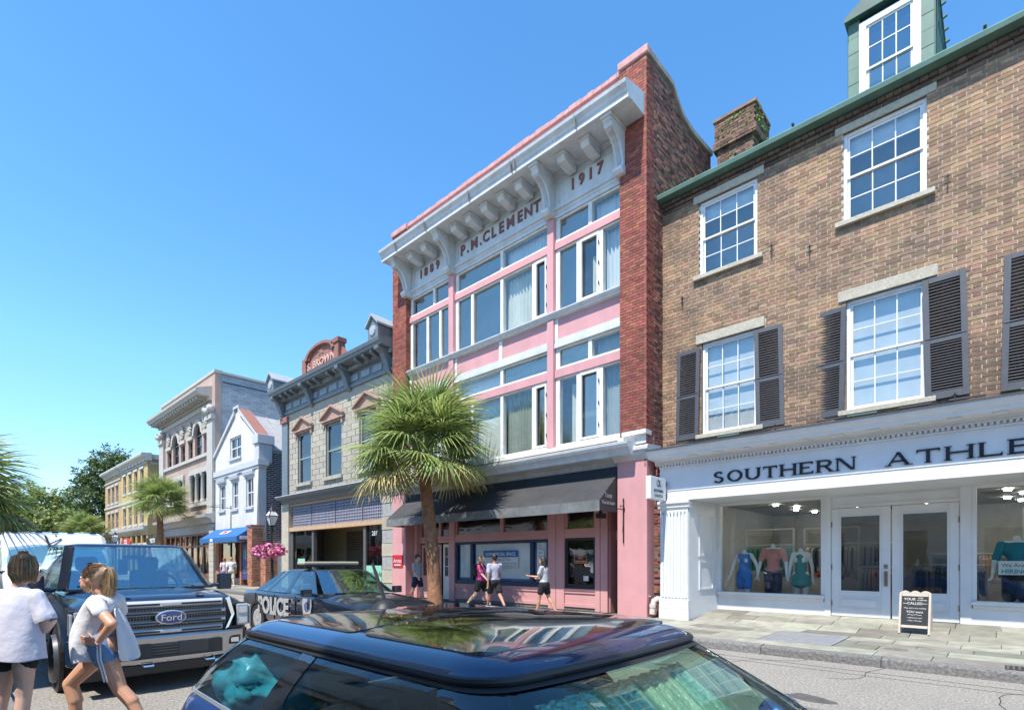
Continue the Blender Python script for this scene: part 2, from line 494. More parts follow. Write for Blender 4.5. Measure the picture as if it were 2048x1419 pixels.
HX0, HX1, HY0, HY1 = -3.5, -2.24, 10.7, 12.25
slabs(side, -9.2, 3.2, 10.12, 12.9, (0, .2, .42, .6, .8, 1), slabm, skip=[(HX0, HX1, 10.6, 12.3)], seed=11)
jb = B()
slabs(side, -90, -9.2, 10.12, 12.6, (0, .25, .5, .75, 1), slabm, joined=jb, seed=5, lo=.9)
jb.obj('paving_slabs', slabm, side, kind='stuff')
rz_ = lambda x, y: .2*max(0, y-12.9)/1.5
slabs(side, -5.8, 2.9, 12.9, 14.4, (0, .34, .68, 1), slabm, zf=rz_, seed=8, lo=.6, hi=1.2)
hb = B().box(HX0+.01, HX1-.01, HY0-.09, HY1+.04, -.1, .004)
for i in range(15):
    x = HX0+.05+i*.082; hb.box(x, x+.05, HY0-.06, HY1+.01, .004, .008)
hb.obj('cellar_hatch', hatchm, side)
hb = B().box(.0, .36, 10.05, 10.42, -.02, .007)
hb.obj('drain_frame', iron, side)
db = B()
for i in range(6): db.box(.02+i*.058, .045+i*.058, 10.07, 10.40, .007, .011)
db.obj('drain_grille', M('drain_metal', (.12, .1, .09), rough=.7), side)
B().lathe([(.17, -.02), (.17, .006), (.15, .009), (0.001, .009)], (-1.36, 11.05, 0), 20).obj('water_cover', M('cover_metal', (.16, .14, .12), rough=.7, var=.3, vs=30), side, smooth=True)
kb = B(); x = -90.0; rk = random.Random(4)
while x < 8:
    w = rk.uniform(1.5, 2.4); z = rk.uniform(-.004, .006)
    b = kb if x < -9.5 else B()
    b.prism([(9.87, -.3), (9.885, z-.03), (9.9, z), (10.12, z+.004), (10.12, -.3)], 'x', x+.006, x+w-.006)
    if b is not kb: b.obj('kerb_stone', gran, side)
    x += w
kb.obj('kerb_stones', gran, side, kind='stuff')
x = -60.0; kb = B()
slate = M('near_slate', (.2, .21, .22), rough=.8, var=.2, vs=3, bump=.3, bs=30, isl=.2)
while x < 6:
    w = rk.uniform(1.6, 2.4)
    b = kb if (x < -14 or x > -3) else B()
    b.box(x+.005, x+w-.005, .33, .535, -.3, rk.uniform(-.003, .004))
    if b is not kb: b.obj('kerb_stone', gran, near)
    x += w
kb.obj('kerb_stones', gran, near, kind='stuff')
slabs(near, -13, -3, -.6, .325, (0, .5, 1), slate, seed=21)
jb = B(); slabs(near, -13, 6, -3.6, -.6, (0, .25, .5, .75, 1), slate, joined=jb, seed=22)
slabs(near, -3, 6, -.6, .325, (0, .5, 1), slate, joined=jb, seed=24); slabs(near, -60, -13, -3.6, .325, (0, .3, .6, 1), slate, joined=jb, seed=23)
jb.obj('paving_slabs', slate, near, kind='stuff')

# ---------------------------------------------------------------- unseen row behind the camera, shaped to shade, sun and fill the near side
stucco_w = M('white_stucco', (.62, .61, .58), rough=.85, var=.1, vs=1.5, bump=.3, bs=25, dirt=.35, ds=1.3, streak=True)
dglass = GL('dark_glass', (.25, .28, .3), base=.12)
for k, (x0, x1, h, c, lb) in enumerate(((-64, -30, 8.2, (.68, .65, .6), 'unseen long pale stucco shop row on the near side of the street, far end'),
                                        (-29.9, -14.3, 8.6, (.62, .5, .43), 'unseen pale red shop building on the near side, behind the pickup'),
                                        (-14.2, -8.6, 10.2, (.72, .69, .62), 'unseen cream shop building behind the pickup on the near side'),
                                        (-8.5, -1.3, 6.8, (.72, .68, .6), 'unseen cream shop building kept low to let sun reach the two women'),  # height kept low so sun reaches the women and the hatchback's rear
                                        (-1.2, 1.5, 10.2, (.66, .6, .55), 'unseen narrow tan shop building behind the photographer'),
                                        (1.6, 16, 10.5, (.55, .6, .57), 'unseen grey-green shop building on the near side, right end'))):
    t = T('unseen_shop_building', lb, 'building', (x0, -3.7, 0))
    n = int((x1-x0)/2.6); holes = []
    for i in range(n):
        xa = x0+.6+i*(x1-x0-.6)/n
        for zz in (4.6, 8.0):
            if zz+2.4 < h: holes.append((xa, xa+1.1, zz, zz+2.0))
        holes.append((xa-.1, xa+1.7, .6, 3.0))
    grid_wall(B(), x0, x1, 0, h, -4.0, -3.7, holes).obj('wall', M('near_wall%d' % k, c, rough=.85, var=.15, bump=.2), t)  # wall colours made pale to bounce light onto the near side
    B().box(x0, x1, -12, -4.05, 0, h-1).obj('rear_wall', M('near_wall%d' % k, c), t)
    B().box(x0, x1, -3.7, -3.35, h-.4, h-.1).box(x0, x1, -3.7, -3.4, 3.4, 3.75).obj('cornice', stucco_w, t)
    gb = B()
    for hh in holes: gb.box(hh[0], hh[1], -3.9, -3.88, hh[2], hh[3])
    gb.obj('window_glass', dglass, t)
# ---------------------------------------------------------------- brick house with the clothing shop
WY = 13.6
mortar = M('lime_mortar', (.55, .5, .42), rough=.95, var=.2, vs=12, bump=.4, bs=60, dirt=.7, ds=.55, dcol=(.2, .17, .14))
brown_brick = M('brown_brick', (.34, .21, .125), rough=.9, var=.2, vs=9, bump=.6, bs=45, isl=.3, hue=.015, col2=(.29, .19, .125), c2s=1.1, dirt=.8, ds=.55, dcol=(.09, .07, .055))
white_paint = M('white_paint', (.74, .75, .76), rough=.5, var=.05, vs=3, bump=.08, bs=20, dirt=.12, ds=2.5, streak=True)
sill_stone = M('sill_stone', (.47, .43, .34), rough=.85, var=.18, vs=20, bump=.5, bs=50, dirt=.3, ds=3)
copper = M('green_copper', (.1, .19, .15), rough=.55, var=.2, vs=3, dirt=.4, ds=2, dcol=(.06, .13, .1), streak=True)
dcopper = M('dark_copper', (.04, .1, .085), rough=.5, var=.2)
shut_paint = M('shutter_paint', (.085, .088, .1), rough=.55, var=.12, vs=6)
wglass = GL('window_glass', (.92, .95, .96), base=.13, wav=.03, gcol=(.9, .84, .78))
blind_w = M('blind_cloth', (.66, .67, .68), rough=.9)
room_dark = M('room_dark', (.3, .3, .31), rough=1)
lead = M('lead_flashing', (.06, .06, .065), rough=.6)

hs = T('brick_house', 'brown brick house with slatted shutters, green copper dormer and white clothing shop front', 'house', (-7.0, 13.6, 0))
HX = 3.6
W3L = (-5.9, -4.44, 8.99, 10.9); W3R = (-2.63, -1.16, 9.0, 10.93)
W2L = (-5.83, -4.43, 4.82, 7.19); W2R = (-2.57, -1.15, 4.82, 7.22); W2F = (.72, 2.14, 4.82, 7.22); W3F = (.66, 2.12, 9.0, 10.93)
HH = [W3L, W3R, W2L, W2R, W2F, W3F]
b = B(); grid_wall(b, -7.2, HX, 4.0, 11.3, WY+.012, WY+.3, HH)
b.box(-7.2, -6.9, WY+.31, 24, 0, 11.2); b.box(HX-.3, HX, WY+.31, 24, 0, 11.2); b.box(-6.9, HX-.3, 23.7, 24, 0, 11.2)
b.obj('wall', mortar, hs)
bh = [(h[0]-.0, h[1]+.0, h[2]-.0, h[3]) for h in HH]
for w in HH: bh += [(w[0]-.15, w[1]+.17, w[3]-.02, w[3]+.24), (w[0]-.15, w[1]+.15, w[2]-.13, w[2])]
bricks(hs, brown_brick, -7.2, HX, 4.05, 11.01, WY+.012, bh, keep=296, seed=2, proud=.011, joint=.014)
# corbelled courses under the eave
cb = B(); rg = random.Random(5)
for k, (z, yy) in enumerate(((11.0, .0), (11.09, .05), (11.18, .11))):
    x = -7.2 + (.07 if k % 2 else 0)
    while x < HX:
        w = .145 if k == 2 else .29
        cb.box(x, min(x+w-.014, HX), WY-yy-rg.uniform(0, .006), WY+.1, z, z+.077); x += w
cb.obj('corbel_course', M('dark_corbel_brick', (.12, .085, .065), rough=.95, var=.25, vs=9, bump=.6, bs=45, isl=.35), hs, kind='stuff')  # corbel bricks in a darker brown tone
# eave gutter and roof
B().prism([(13.28, 11.3), (13.26, 11.39), (13.28, 11.42), (13.6, 11.46), (13.6, 11.28)], 'x', -7.35, HX+.2).obj('eave_gutter', copper, hs)
B().prism([(13.62, 11.3), (13.62, 11.47), (16.5, 12.9), (18.9, 14.0), (21.3, 12.9), (24.2, 11.4), (24.2, 11.2)], 'x', -7.3, HX+.2).obj('roof', copper, hs)
for x in (-6.2, -4.9, -3.6, -.3, .35, 1.1):
    B().prism([(13.4, 11.43), (13.4, 11.47), (13.3, 11.52), (13.3, 11.55), (13.42, 11.5), (13.5, 11.44)], 'x', x, x+.05).obj('snow_guard', dcopper, hs)
for k, (w, bl) in enumerate(((W3L, 0), (W3R, 0), (W2L, 1), (W2R, 1), (W2F, 1), (W3F, 0))):
    sash(hs, w[0], w[1], w[2], w[3], WY+.06, white_paint, wglass, blind=blind_w, blind_z=.0 if bl else 1.42, casing=.07)
    lo = 'lintel'
    B().box(w[0]-.15, w[1]+.16, WY-.035, WY+.06, w[3], w[3]+.235).obj(lo, sill_stone, hs, bevel=.01)
    B().prism([(WY-.09, w[2]-.125), (WY-.09, w[2]-.02), (WY+.06, w[2]), (WY+.06, w[2]-.125)], 'x', w[0]-.14, w[1]+.14).obj('sill', sill_stone, hs, bevel=.01)
    B().box(w[0]-.1, w[1]+.1, 14.35, 14.4, w[2]-.3, w[3]+.3).obj('room_wall', room_dark, hs)
# shutters
def shutter(x0, x1, z0, z1, hinge, ang):
    px = x0 if hinge < 0 else x1
    piv = V((px, WY-.03, z0))
    me = B(); w = x1-x0; st = .1
    lx = lambda a: (a-px)
    H = z1-z0
    me.box(lx(x0), lx(x0)+st, -.045, 0, 0, H); me.box(lx(x1)-st, lx(x1), -.045, 0, 0, H)
    for (a, c) in ((0, .14), (H*.46, H*.46+.09), (H-.1, H)): me.box(lx(x0)+st, lx(x1)-st, -.043, -.002, a, c)
    me.box(lx(x0)+.02, lx(x1)-.02, -.055, -.047, H*.5, H*.5+.025)
    s = me.obj('shutter', shut_paint, hs, bevel=.004)
    s.matrix_parent_inverse = Matrix.Translation(-hs.location)
    s.location = piv; s.rotation_euler = (0, R(1.2)*hinge, ang)
    n = 18
    for (a, c) in ((.14, H*.46), (H*.46+.09, H-.1)):
        for i in range(n):
            z = a + (c-a)*(i+.5)/n
            put('slat', unit_box(shut_paint), shut_paint, s, local=True, loc=((lx(x0)+lx(x1))/2, -.024, z), rot=(R(38), 0, 0), scale=(w-2*st+.01, .048, .009))
    return s
shutter(-6.55, -5.9, 4.72, 7.08, 1, R(-5))
shutter(-4.45, -3.82, 4.72, 7.12, -1, R(5))
shutter(-3.35, -2.6, 4.72, 7.1, 1, R(-9))
shutter(-1.18, -.5, 4.72, 7.16, -1, R(2))
shutter(-.06, .64, 4.66, 7.2, 1, R(-3))
shutter(2.2, 2.88, 4.7, 7.16, -1, R(3))
for (x, z) in ((-6.35, 8.45), (-4.1, 8.95), (-3.28, 8.6), (-.83, 9.0), (-4.02, 4.62), (-.72, 4.66)):
    B().tube([(x, WY, z+.1), (x, WY-.05, z+.1)], .008, 5).box(x-.012, x+.012, WY-.06, WY-.045, z-.12, z+.14).box(x-.05, x+.05, WY-.06, WY-.048, z+.08, z+.1).obj('shutter_dog', iron, hs)
# dormer
DX0, DX1, DY = -2.71, -1.12, 14.6
dm = B()
zb = 11.6; zt = 14.12
for k in range(7):
    z = zb + k*(zt-zb)/7
    dm.box(DX0, DX0+.22, DY-.006*(k % 2), DY+.05, z, z+(zt-zb)/7-.012); dm.box(DX1-.22, DX1, DY-.006*(k % 2), DY+.05, z, z+(zt-zb)/7-.012)
dm.box(DX0+.02, DX0+.2, DY+.01, DY+.06, zb, zt); dm.box(DX1-.2, DX1-.02, DY+.01, DY+.06, zb, zt)
d = dm.obj('dormer_cladding', copper, hs, kind='stuff')
for x, sg in ((DX0, -1), (DX1, 1)):
    cb = B().prism([(DY+.06, zb), (DY+.06, zt), (18.3, zt), (18.3, 13.6)], 'x', x-.02, x+.02)
    for i in range(9): cb.tube([(x+sg*.03, DY+.2+i*.35, 11.8+i*.16), (x+sg*.03, DY+.2+i*.35, zt)], .02, 4)
    cb.obj('cheek', dcopper, d)
B().prism([(DX0-.06, zt), (DX1+.06, zt), (DX1+.06, zt+.1), ((DX0+DX1)/2, zt+.6), (DX0-.06, zt+.1)], 'y', DY-.14, 18.3).obj('dormer_roof', dcopper, d)
for i in range(7):
    B().prism([(DX1+.05, zt+.02), (DX1+.14, zt+.05), (DX1+.05, zt+.1)], 'y', DY+.1+i*.4, DY+.16+i*.4).obj('seam_end', dcopper, d)
sash(d, DX0+.22, DX1-.22, 11.72, 13.98, DY-.05, white_paint, GL('dormer_glass', (.6, .66, .68), base=.25), casing=.14, cols=3, rows=2)
B().box(DX0+.25, DX1-.25, DY+.35, DY+.36, 11.8, 13.9).obj('blind', blind_w, d)
B().box(DX0+.2, DX1-.2, DY-.12, DY+.02, 11.6, 11.72).obj('dormer_sill', white_paint, d)
# chimney
cx0, cx1, cy0, cy1 = -6.62, -5.52, 16.6, 17.75
ch = B().box(cx0+.03, cx1-.03, cy0+.03, cy1-.03, 12.0, 15.25).obj('chimney', mortar, hs)
soot = M('chimney_brick', (.2, .12, .085), rough=.95, var=.3, vs=7, bump=.7, bs=40, isl=.4, dirt=.7, ds=1.5, dcol=(.06, .055, .05))
cb = B(); k = 0; z = 12.0
while z < 15.2:
    gz = .1 if 14.3 < z < 14.55 else (.06 if z > 14.55 else (.0))
    for (xa, xb, ya, yb, ax) in ((cx0-gz, cx1+gz, cy0-gz, cy0-gz+.1, 0), (cx1+gz-.1, cx1+gz, cy0-gz+.1, cy1+gz, 1), (cx0-gz, cx0-gz+.1, cy0-gz+.1, cy1+gz, 1)):
        u = (xa if ax == 0 else ya) - (.12 if k % 2 else 0); e = xb if ax == 0 else yb; s0 = xa if ax == 0 else ya
        while u < e:
            p, q = max(u, s0), min(u+.24-.014, e); u += .24
            if q-p < .03: continue
            j = rg.uniform(-.008, .008)
            if ax == 0: cb.box(p, q, ya+j, yb, z, z+.07)
            else: cb.box(xa+j, xb+j, p, q, z, z+.07)
    z += .083; k += 1
me = bpy.data.meshes.new('chimney_brickwork'); me.from_pydata(cb.v, [], cb.f)
put('brickwork', me, soot, ch, kind='stuff')
B().box(cx0-.1, cx1+.1, cy0-.1, cy1+.1, 15.2, 15.28).obj('chimney_cap', soot, ch)
wb = B(); 
for i in range(60):
    x, y = rg.choice(((cx1+.06, rg.uniform(cy0, cy1)), (rg.uniform(cx0, cx1), cy0-.04))); zz = rg.uniform(14.6, 15.3)
    wb.cbox((x, y, zz), .07, .05, .09, rot=(rg.random()*3, rg.random()*3, rg.random()*3))
wb.obj('chimney_weed', M('weed', (.14, .2, .03), rough=.8, isl=.3), ch, kind='stuff')

# ---- shop front
SY = 12.9; SW = 14.4
pale = M('shopfront_paint', (.7, .72, .75), rough=.45, var=.05, vs=2.5, bump=.06, bs=16, dirt=.1, ds=2, streak=True)
fx0 = -6.66
sf = B().box(fx0, HX, SY, SY+.35, 3.05, 4.0).obj('fascia', pale, hs)
B().box(fx0, HX, SY-.03, SY-.001, 3.05, 3.09).box(fx0, HX, SY-.015, SY-.001, 3.31, 3.325).obj('fascia_bead', pale, sf)
# cornice with crown, soffit blocks and dentils
prof = [(SY+.6, 4.0), (SY-.02, 4.0), (SY-.04, 4.03), (SY-.06, 4.1), (SY-.42, 4.12), (SY-.43, 4.17), (SY-.45, 4.19), (SY-.5, 4.25), (SY-.52, 4.3), (SY-.52, 4.33), (SY+.3, 4.45), (SY+.7, 4.47), (SY+.7, 4.0)]
co = B().prism(prof, 'x', fx0-.12, HX).obj('cornice', pale, hs)
B().prism([(SY-.54, 4.31), (SY-.54, 4.345), (SY+.3, 4.465), (SY+.7, 4.49), (SY+.7, 4.475), (SY+.3, 4.45), (SY-.52, 4.335)], 'x', fx0-.13, HX).obj('flashing', lead, co)
x = fx0+.3
while x < HX:
    B().box(x, x+.2, SY-.33, SY-.12, 4.09, 4.116).obj('soffit_block', pale, co); x += .62
db = B(); x = fx0
while x < HX:
    db.box(x, x+.048, SY-.06, SY-.004, 3.945, 3.995); x += .085
db.obj('dentil_band', pale, co, kind='stuff')
B().box(fx0, HX, SY-.03, SY-.004, 3.9, 3.94).box(fx0, HX, SY-.055, SY-.004, 3.996, 4.03).obj('dentil_rail', pale, co)
for i, x in enumerate((-6.2, -5.0, -3.9, -2.9, -2.35, -1.5, -.75, .2, 1.0)):
    B().box(x, x+.5, SY-.36, SY-.3, 4.42, 4.45).obj('coping_tile', copper if i % 3 == 1 else lead, co)
# lettering
letm = M('letter_black', (.012, .012, .018), rough=.35, var=.05)
def serif_text(s, x0, x1, zb, h, y, par, mat):
    """raised capitals in a wide face with small serifs; each letter is a part"""
    W = {'S': .92, 'O': 1.22, 'U': 1.08, 'T': 1.0, 'H': 1.1, 'E': .9, 'R': 1.02, 'N': 1.1, ' ': .62, 'A': 1.12, 'L': .88, 'I': .4, 'C': 1.1}
    gap = .24; tot = sum(W[c]+gap for c in s)-gap; u = (x1-x0)/tot; x = x0
    for c in s:
        w = W[c]*u; b = B(); t = h*.235; tn = h*.12; d = (y-.028, y-.012)
        def bar(a, c_, e, f): b.box(x+a, x+c_, d[0], d[1], zb+e, zb+f)
        def ser(a, c_, e): b.prism([(x+a-.03, zb+e), (x+c_+.03, zb+e), (x+c_+.03, zb+e+tn*.4), (x+a-.03, zb+e+tn*.4)], 'y', *d)
        def slant(xa, za, xb, zb_, tt): b.prism([(x+xa-tt/2, zb+za), (x+xa+tt/2, zb+za), (x+xb+tt/2, zb+zb_), (x+xb-tt/2, zb+zb_)], 'y', *d)
        def arc(cx, cz, rx, rz, a0, a1, n=14, tk=None):
            tk = tk or (t, tn); P = []; Q = []
            for i in range(n+1):
                q = R(a0 + (a1-a0)*i/n); k = abs(math.cos(q)); tt = tk[0]*k + tk[1]*(1-k)
                P.append((x+cx+rx*math.cos(q), zb+cz+rz*math.sin(q))); Q.append((x+cx+(rx-tt)*math.cos(q), zb+cz+(rz-tt*.9)*math.sin(q)))
            for i in range(n): b.prism([P[i], P[i+1], Q[i+1], Q[i]], 'y', *d)
        if c in 'HNULER T':
            if c in 'HN': 
                tt = t if c == 'H' else tn
                bar(0, tt, 0, h); bar(w-tt, w, 0, h); ser(0, tt, 0); ser(0, tt, h-tn*.4); ser(w-tt, w, h-tn*.4); 
                if c == 'H': bar(t, w-t, h*.47, h*.47+tn); ser(w-tt, w, 0)
                else: slant(t*.6, h, w-t*.6, 0, t*1.2)
            if c in 'LER':
                bar(0, t, 0, h); ser(0, t, 0); ser(0, t, h-tn*.4)
                if c in 'LE': bar(t, w, 0, tn); b.prism([(x+w, zb), (x+w, zb+h*.28), (x+w-tn, zb+tn)], 'y', *d)
                if c == 'E': bar(t, w*.97, h-tn, h); bar(t, w*.72, h*.47, h*.47+tn); b.prism([(x+w*.97, zb+h), (x+w*.97, zb+h*.73), (x+w*.97-tn, zb+h-tn)], 'y', *d)
                if c == 'R':
                    bar(t, w*.6, h-tn, h); bar(t, w*.6, h*.45, h*.45+tn); arc(w*.58, h*.725, w*.36, h*.275, -90, 90); slant(w*.55, h*.45, w*.93, 0, t*1.15); ser(w*.84, w, 0)
            if c == 'T':
                bar(0, w, h-tn, h); bar(w/2-t/2, w/2+t/2, 0, h-tn); ser(w/2-t/2, w/2+t/2, 0)
                for xx, sg in ((0, 1), (w, -1)): b.prism([(x+xx, zb+h), (x+xx, zb+h*.72), (x+xx+sg*tn, zb+h-tn)], 'y', *d)
            if c == 'U':
                bar(0, t, h*.34, h); bar(w-t, w, h*.34, h); arc(w/2, h*.36, w/2, h*.38, 180, 360); ser(0, t, h-tn*.4); ser(w-t, w, h-tn*.4)
        elif c == 'O': arc(w/2, h/2, w/2, h*.52, 0, 360, 28)
        elif c == 'C': arc(w/2, h/2, w/2, h*.52, 40, 320, 22)
        elif c == 'S':
            arc(w*.5, h*.745, w*.42, h*.275, 25, 270, 16, (t*.95, tn)); arc(w*.5, h*.265, w*.46, h*.29, -155, 90, 16, (t*.95, tn))
        elif c == 'A':
            slant(w*.5, h, w*.08, 0, tn*1.1); slant(w*.48, h, w*.88, 0, t*1.1); bar(w*.25, w*.72, h*.27, h*.27+tn); ser(0, w*.16, 0); ser(w*.78, w, 0)
        elif c == 'I': bar(0, t, 0, h); ser(0, t, 0); ser(0, t, h-tn*.4)
        if b.v: b.obj('letter', mat, par)
        x += (W[c]+gap)*u
    return x
serif_text('SOUTHERN', -5.24, -2.28, 3.4, .262, SY, sf, letm)
serif_text('ATHLETICA', -1.74, 2.0, 3.385, .262, SY, sf, letm)
# pilaster
pl = B().box(-6.64, -5.88, SY-.02, SY+.3, .5, 2.9)
for i in range(8):
    if i < 8: pl.box(-6.6+i*.092, -6.6+i*.092+.062, SY-.045, SY-.021, .56, 2.78)
p = pl.obj('pilaster', pale, hs, bevel=.004)
B().box(-6.66, -5.85, SY-.06, SY+.32, 0, .27).box(-6.655, -5.855, SY-.055, SY+.32, .275, .5).obj('plinth', pale, p)
B().prism([(SY-.02, 2.84), (SY-.06, 2.88), (SY-.06, 2.94), (SY-.1, 2.98), (SY-.1, 3.045), (SY+.3, 3.045), (SY+.3, 2.84)], 'x', -6.69, -5.83).obj('capital', pale, p)
fb = B()
for i in range(7): fb.box(-6.57+i*.1, -6.53+i*.1, SY-.047, SY-.0455, 2.7, 2.76)
fb.obj('flute_slot', M('flute_shadow_gap', (.35, .36, .38)), p)  # flat grey patches paint the shade of the flute slots
# recess: return wall, soffit
rw = B().prism([(-5.86, SY), (-5.72, SW), (-5.9, SW), (-6.1, SY+.3)], 'z', 0, 3.05).obj('return_wall', pale, hs)
for (za, zc) in ((.75, 1.5), (1.62, 2.7)):
    for (u0, u1, zz0, zz1) in ((.32, .36, za, zc), (.78, .82, za, zc)):
        B().prism([(-5.86+.14*u0+.001, SY+1.5*u0), (-5.86+.14*u1+.001, SY+1.5*u1), (-5.84+.14*u1, SY+1.5*u1), (-5.84+.14*u0, SY+1.5*u0)], 'z', zz0, zz1).obj('panel_bead', pale, rw)
    for zz in (za, zc-.04):
        B().prism([(-5.86+.14*.36+.001, SY+1.5*.36), (-5.86+.14*.78+.001, SY+1.5*.78), (-5.84+.14*.78, SY+1.5*.78), (-5.84+.14*.36, SY+1.5*.36)], 'z', zz, zz+.04).obj('panel_bead', pale, rw)
B().box(-6.0, HX, SY+.35, SW+.2, 3.05, 3.2).obj('soffit', pale, hs)
# shop windows
sglass = GL('shop_glass', (.95, .98, .97), base=.06, edge=.8, wav=.01)
def shopwin(x0, x1):
    b = B()
    b.box(x0-.06, x0+.02, SW-.02, SW+.12, .685, 3.05); b.box(x1-.02, x1+.06, SW-.02, SW+.12, .685, 3.05)
    b.box(x0+.02, x1-.02, SW-.01, SW+.12, 2.98, 3.05)
    w = b.obj('shop_window', pale, hs, bevel=.006)
    B().box(x0-.06, x1+.06, SW-.1, SW+.1, .6, .68).box(x0-.04, x1+.04, SW-.06, SW+.05, .53, .6).obj('sill', pale, w, bevel=.01)
    k = B().box(x0-.06, x1+.06, SW-.015, SW+.05, .0, .53)
    k.obj('kick_panel', pale, w)
    ibox('pane', sglass, w, x0+.02, x1-.02, SW+.05, SW+.058, .68, 2.98)
    return w
shopwin(-5.66, -3.22)
shopwin(-.44, 2.4)
B().box(-3.16, -3.03, SW-.03, SW+.1, .17, 3.05).box(-.68, -.5, SW-.03, SW+.1, .17, 3.05).obj('door_post', pale, hs, bevel=.005)
tp = B().box(-3.03, -.68, SW, SW+.08, 2.74, 3.05).obj('transom_panel', pale, hs)
B().box(-2.98, -.73, SW-.02, SW-.001, 2.78, 2.81).box(-2.98, -.73, SW-.02, SW-.001, 2.97, 3.0).box(-2.98, -2.95, SW-.02, SW-.001, 2.81, 2.97).box(-.76, -.73, SW-.02, SW-.001, 2.81, 2.97).obj('panel_bead', pale, tp)
brass = M('aged_brass', (.3, .26, .2), rough=.35, metal=.9)
for k, (x0, x1) in enumerate(((-3.02, -1.87), (-1.84, -.69))):
    z0, z1 = .21, 2.73
    b = B(); s = .17
    b.box(x0, x0+s, SW+.0, SW+.05, z0, z1); b.box(x1-s, x1, SW, SW+.05, z0, z1)
    b.box(x0+s, x1-s, SW, SW+.05, z1-.17, z1); b.box(x0+s, x1-s, SW, SW+.05, z0, .78); 
    d = b.obj('door', pale, hs, bevel=.006)
    B().box(x0+s, x0+s+.03, SW-.012, SW, .78, z1-.17).box(x1-s-.03, x1-s, SW-.012, SW, .78, z1-.17).box(x0+s+.03, x1-s-.03, SW-.012, SW, z1-.2, z1-.17).box(x0+s+.03, x1-s-.03, SW-.012, SW, .78, .81).obj('glazing_bead', pale, d)
    B().box(x0+s, x0+s+.03, SW-.014, SW-.001, .38, .68).box(x1-s-.03, x1-s, SW-.014, SW-.001, .38, .68).box(x0+s+.03, x1-s-.03, SW-.014, SW-.001, .65, .68).box(x0+s+.03, x1-s-.03, SW-.014, SW-.001, .38, .41).box(x0+s+.09, x1-s-.09, SW-.02, SW-.001, .45, .61).obj('door_panel', pale, d)
    ibox('pane', GL('door_glass', (.55, .58, .58), base=.1, edge=.8), d, x0+s, x1-s, SW+.02, SW+.028, .78, z1-.17)
    for zz in (.45, 1.3, 2.3): B().box(x0-.02 if k == 0 else x1-.02, x0+.02 if k == 0 else x1+.02, SW-.012, SW-.001, zz, zz+.12).obj('hinge', brass, d)
    if k == 0:
        B().box(x1-.12, x1-.05, SW-.015, SW-.001, .93, 1.27).box(x1-.12, x1-.05, SW-.02, SW-.001, 1.33, 1.42).tube([(x1-.085, SW-.015, 1.24), (x1-.085, SW-.07, 1.2), (x1-.085, SW-.07, 1.02), (x1-.085, SW-.015, .98)], .012, 6).obj('handle', brass, d)
# shop room
shopwall = M('shop_wall', (.34, .35, .34), rough=.9)
B().box(-6.6, 3.3, 22.0, 22.1, .2, 3.3).box(-6.7, -6.6, SW+.2, 22, .2, 3.3).box(3.3, 3.4, SW+.2, 22, .2, 3.3).obj('shop_wall', shopwall, hs)
B().box(-6.6, 3.3, SW+1.001, 22, .1, .2).obj('shop_floor', M('shop_floor', (.22, .15, .1), rough=.4), hs)
B().box(-6.7, 3.4, SW+.15, 22.1, 3.25, 3.35).obj('shop_ceiling', M('shop_ceiling', (.4, .41, .42)), hs)
for x0, x1 in ((-5.7, -3.2), (-.46, 2.4)): B().box(x0, x1, SW+.1, SW+1.0, .1, .12).obj('display_floor', M('display_floor', (.55, .53, .5)), hs)
lampm = M('spot_lamp', (1, .93, .82), emit=20)
for i in range(5):
    for j in range(6):
        B().lathe([(.07, 3.2), (.075, 3.245), (.001, 3.245)], (-5.2+i*1.75+.3*(j % 2), 15.4+j*1.1, 0), 10).obj('ceiling_spot', lampm, hs)
# ---------------------------------------------------------------- pink three-storey building
red_brick = M('red_brick', (.3, .09, .06), rough=.85, var=.2, vs=8, bump=.6, bs=45, isl=.34, hue=.015, dirt=.45, ds=.8, dcol=(.1, .05, .05))
old_brick = M('old_side_brick', (.27, .12, .085), rough=.95, var=.3, vs=6, bump=.7, bs=40, isl=.55, hue=.025, dirt=.85, ds=.5, dcol=(.09, .05, .04))
pink = M('pink_paint', (.6, .3, .31), rough=.75, var=.06, vs=2, bump=.15, bs=18, dirt=.5, ds=1.9, dcol=(.42, .23, .23), streak=True)
pink_w = M('pink_wood', (.6, .31, .31), rough=.6, var=.06, vs=2)
pgrey = M('pale_grey_paint', (.58, .6, .62), rough=.6, var=.07, vs=3, bump=.12, bs=20, dirt=.55, ds=2.6, dcol=(.34, .335, .3), streak=True)
wtrim = M('white_trim', (.74, .73, .7), rough=.6, var=.06, vs=3, dirt=.5, ds=4, dcol=(.45, .42, .38))
coping = M('pink_coping', (.55, .29, .27), rough=.8, var=.15, vs=5, dirt=.3, ds=3)
fmort = M('dark_mortar', (.16, .13, .115), rough=1, var=.3, vs=12)
pane3 = GL('pane_glass', (.96, .98, .98), base=.07, edge=.85, wav=.05)
pane3d = GL('pane_glass_dark', (.8, .84, .86), base=.27, edge=.85, wav=.08, gcol=(.9, .77, .66))
curt = M('cream_curtain', (.62, .62, .52), rough=.95, var=.06, vs=6)
curt_w = M('white_curtain', (.62, .66, .66), rough=.95, var=.06)
vblind = M('vertical_blind', (.3, .33, .3), rough=.8, var=.08)
PY, FY = 12.7, 12.9
pb = T('pink_building', 'pink three-storey shop building with red brick piers and bracketed cornice dated 1889 and 1917', 'building', (-12.7, 12.7, 0))
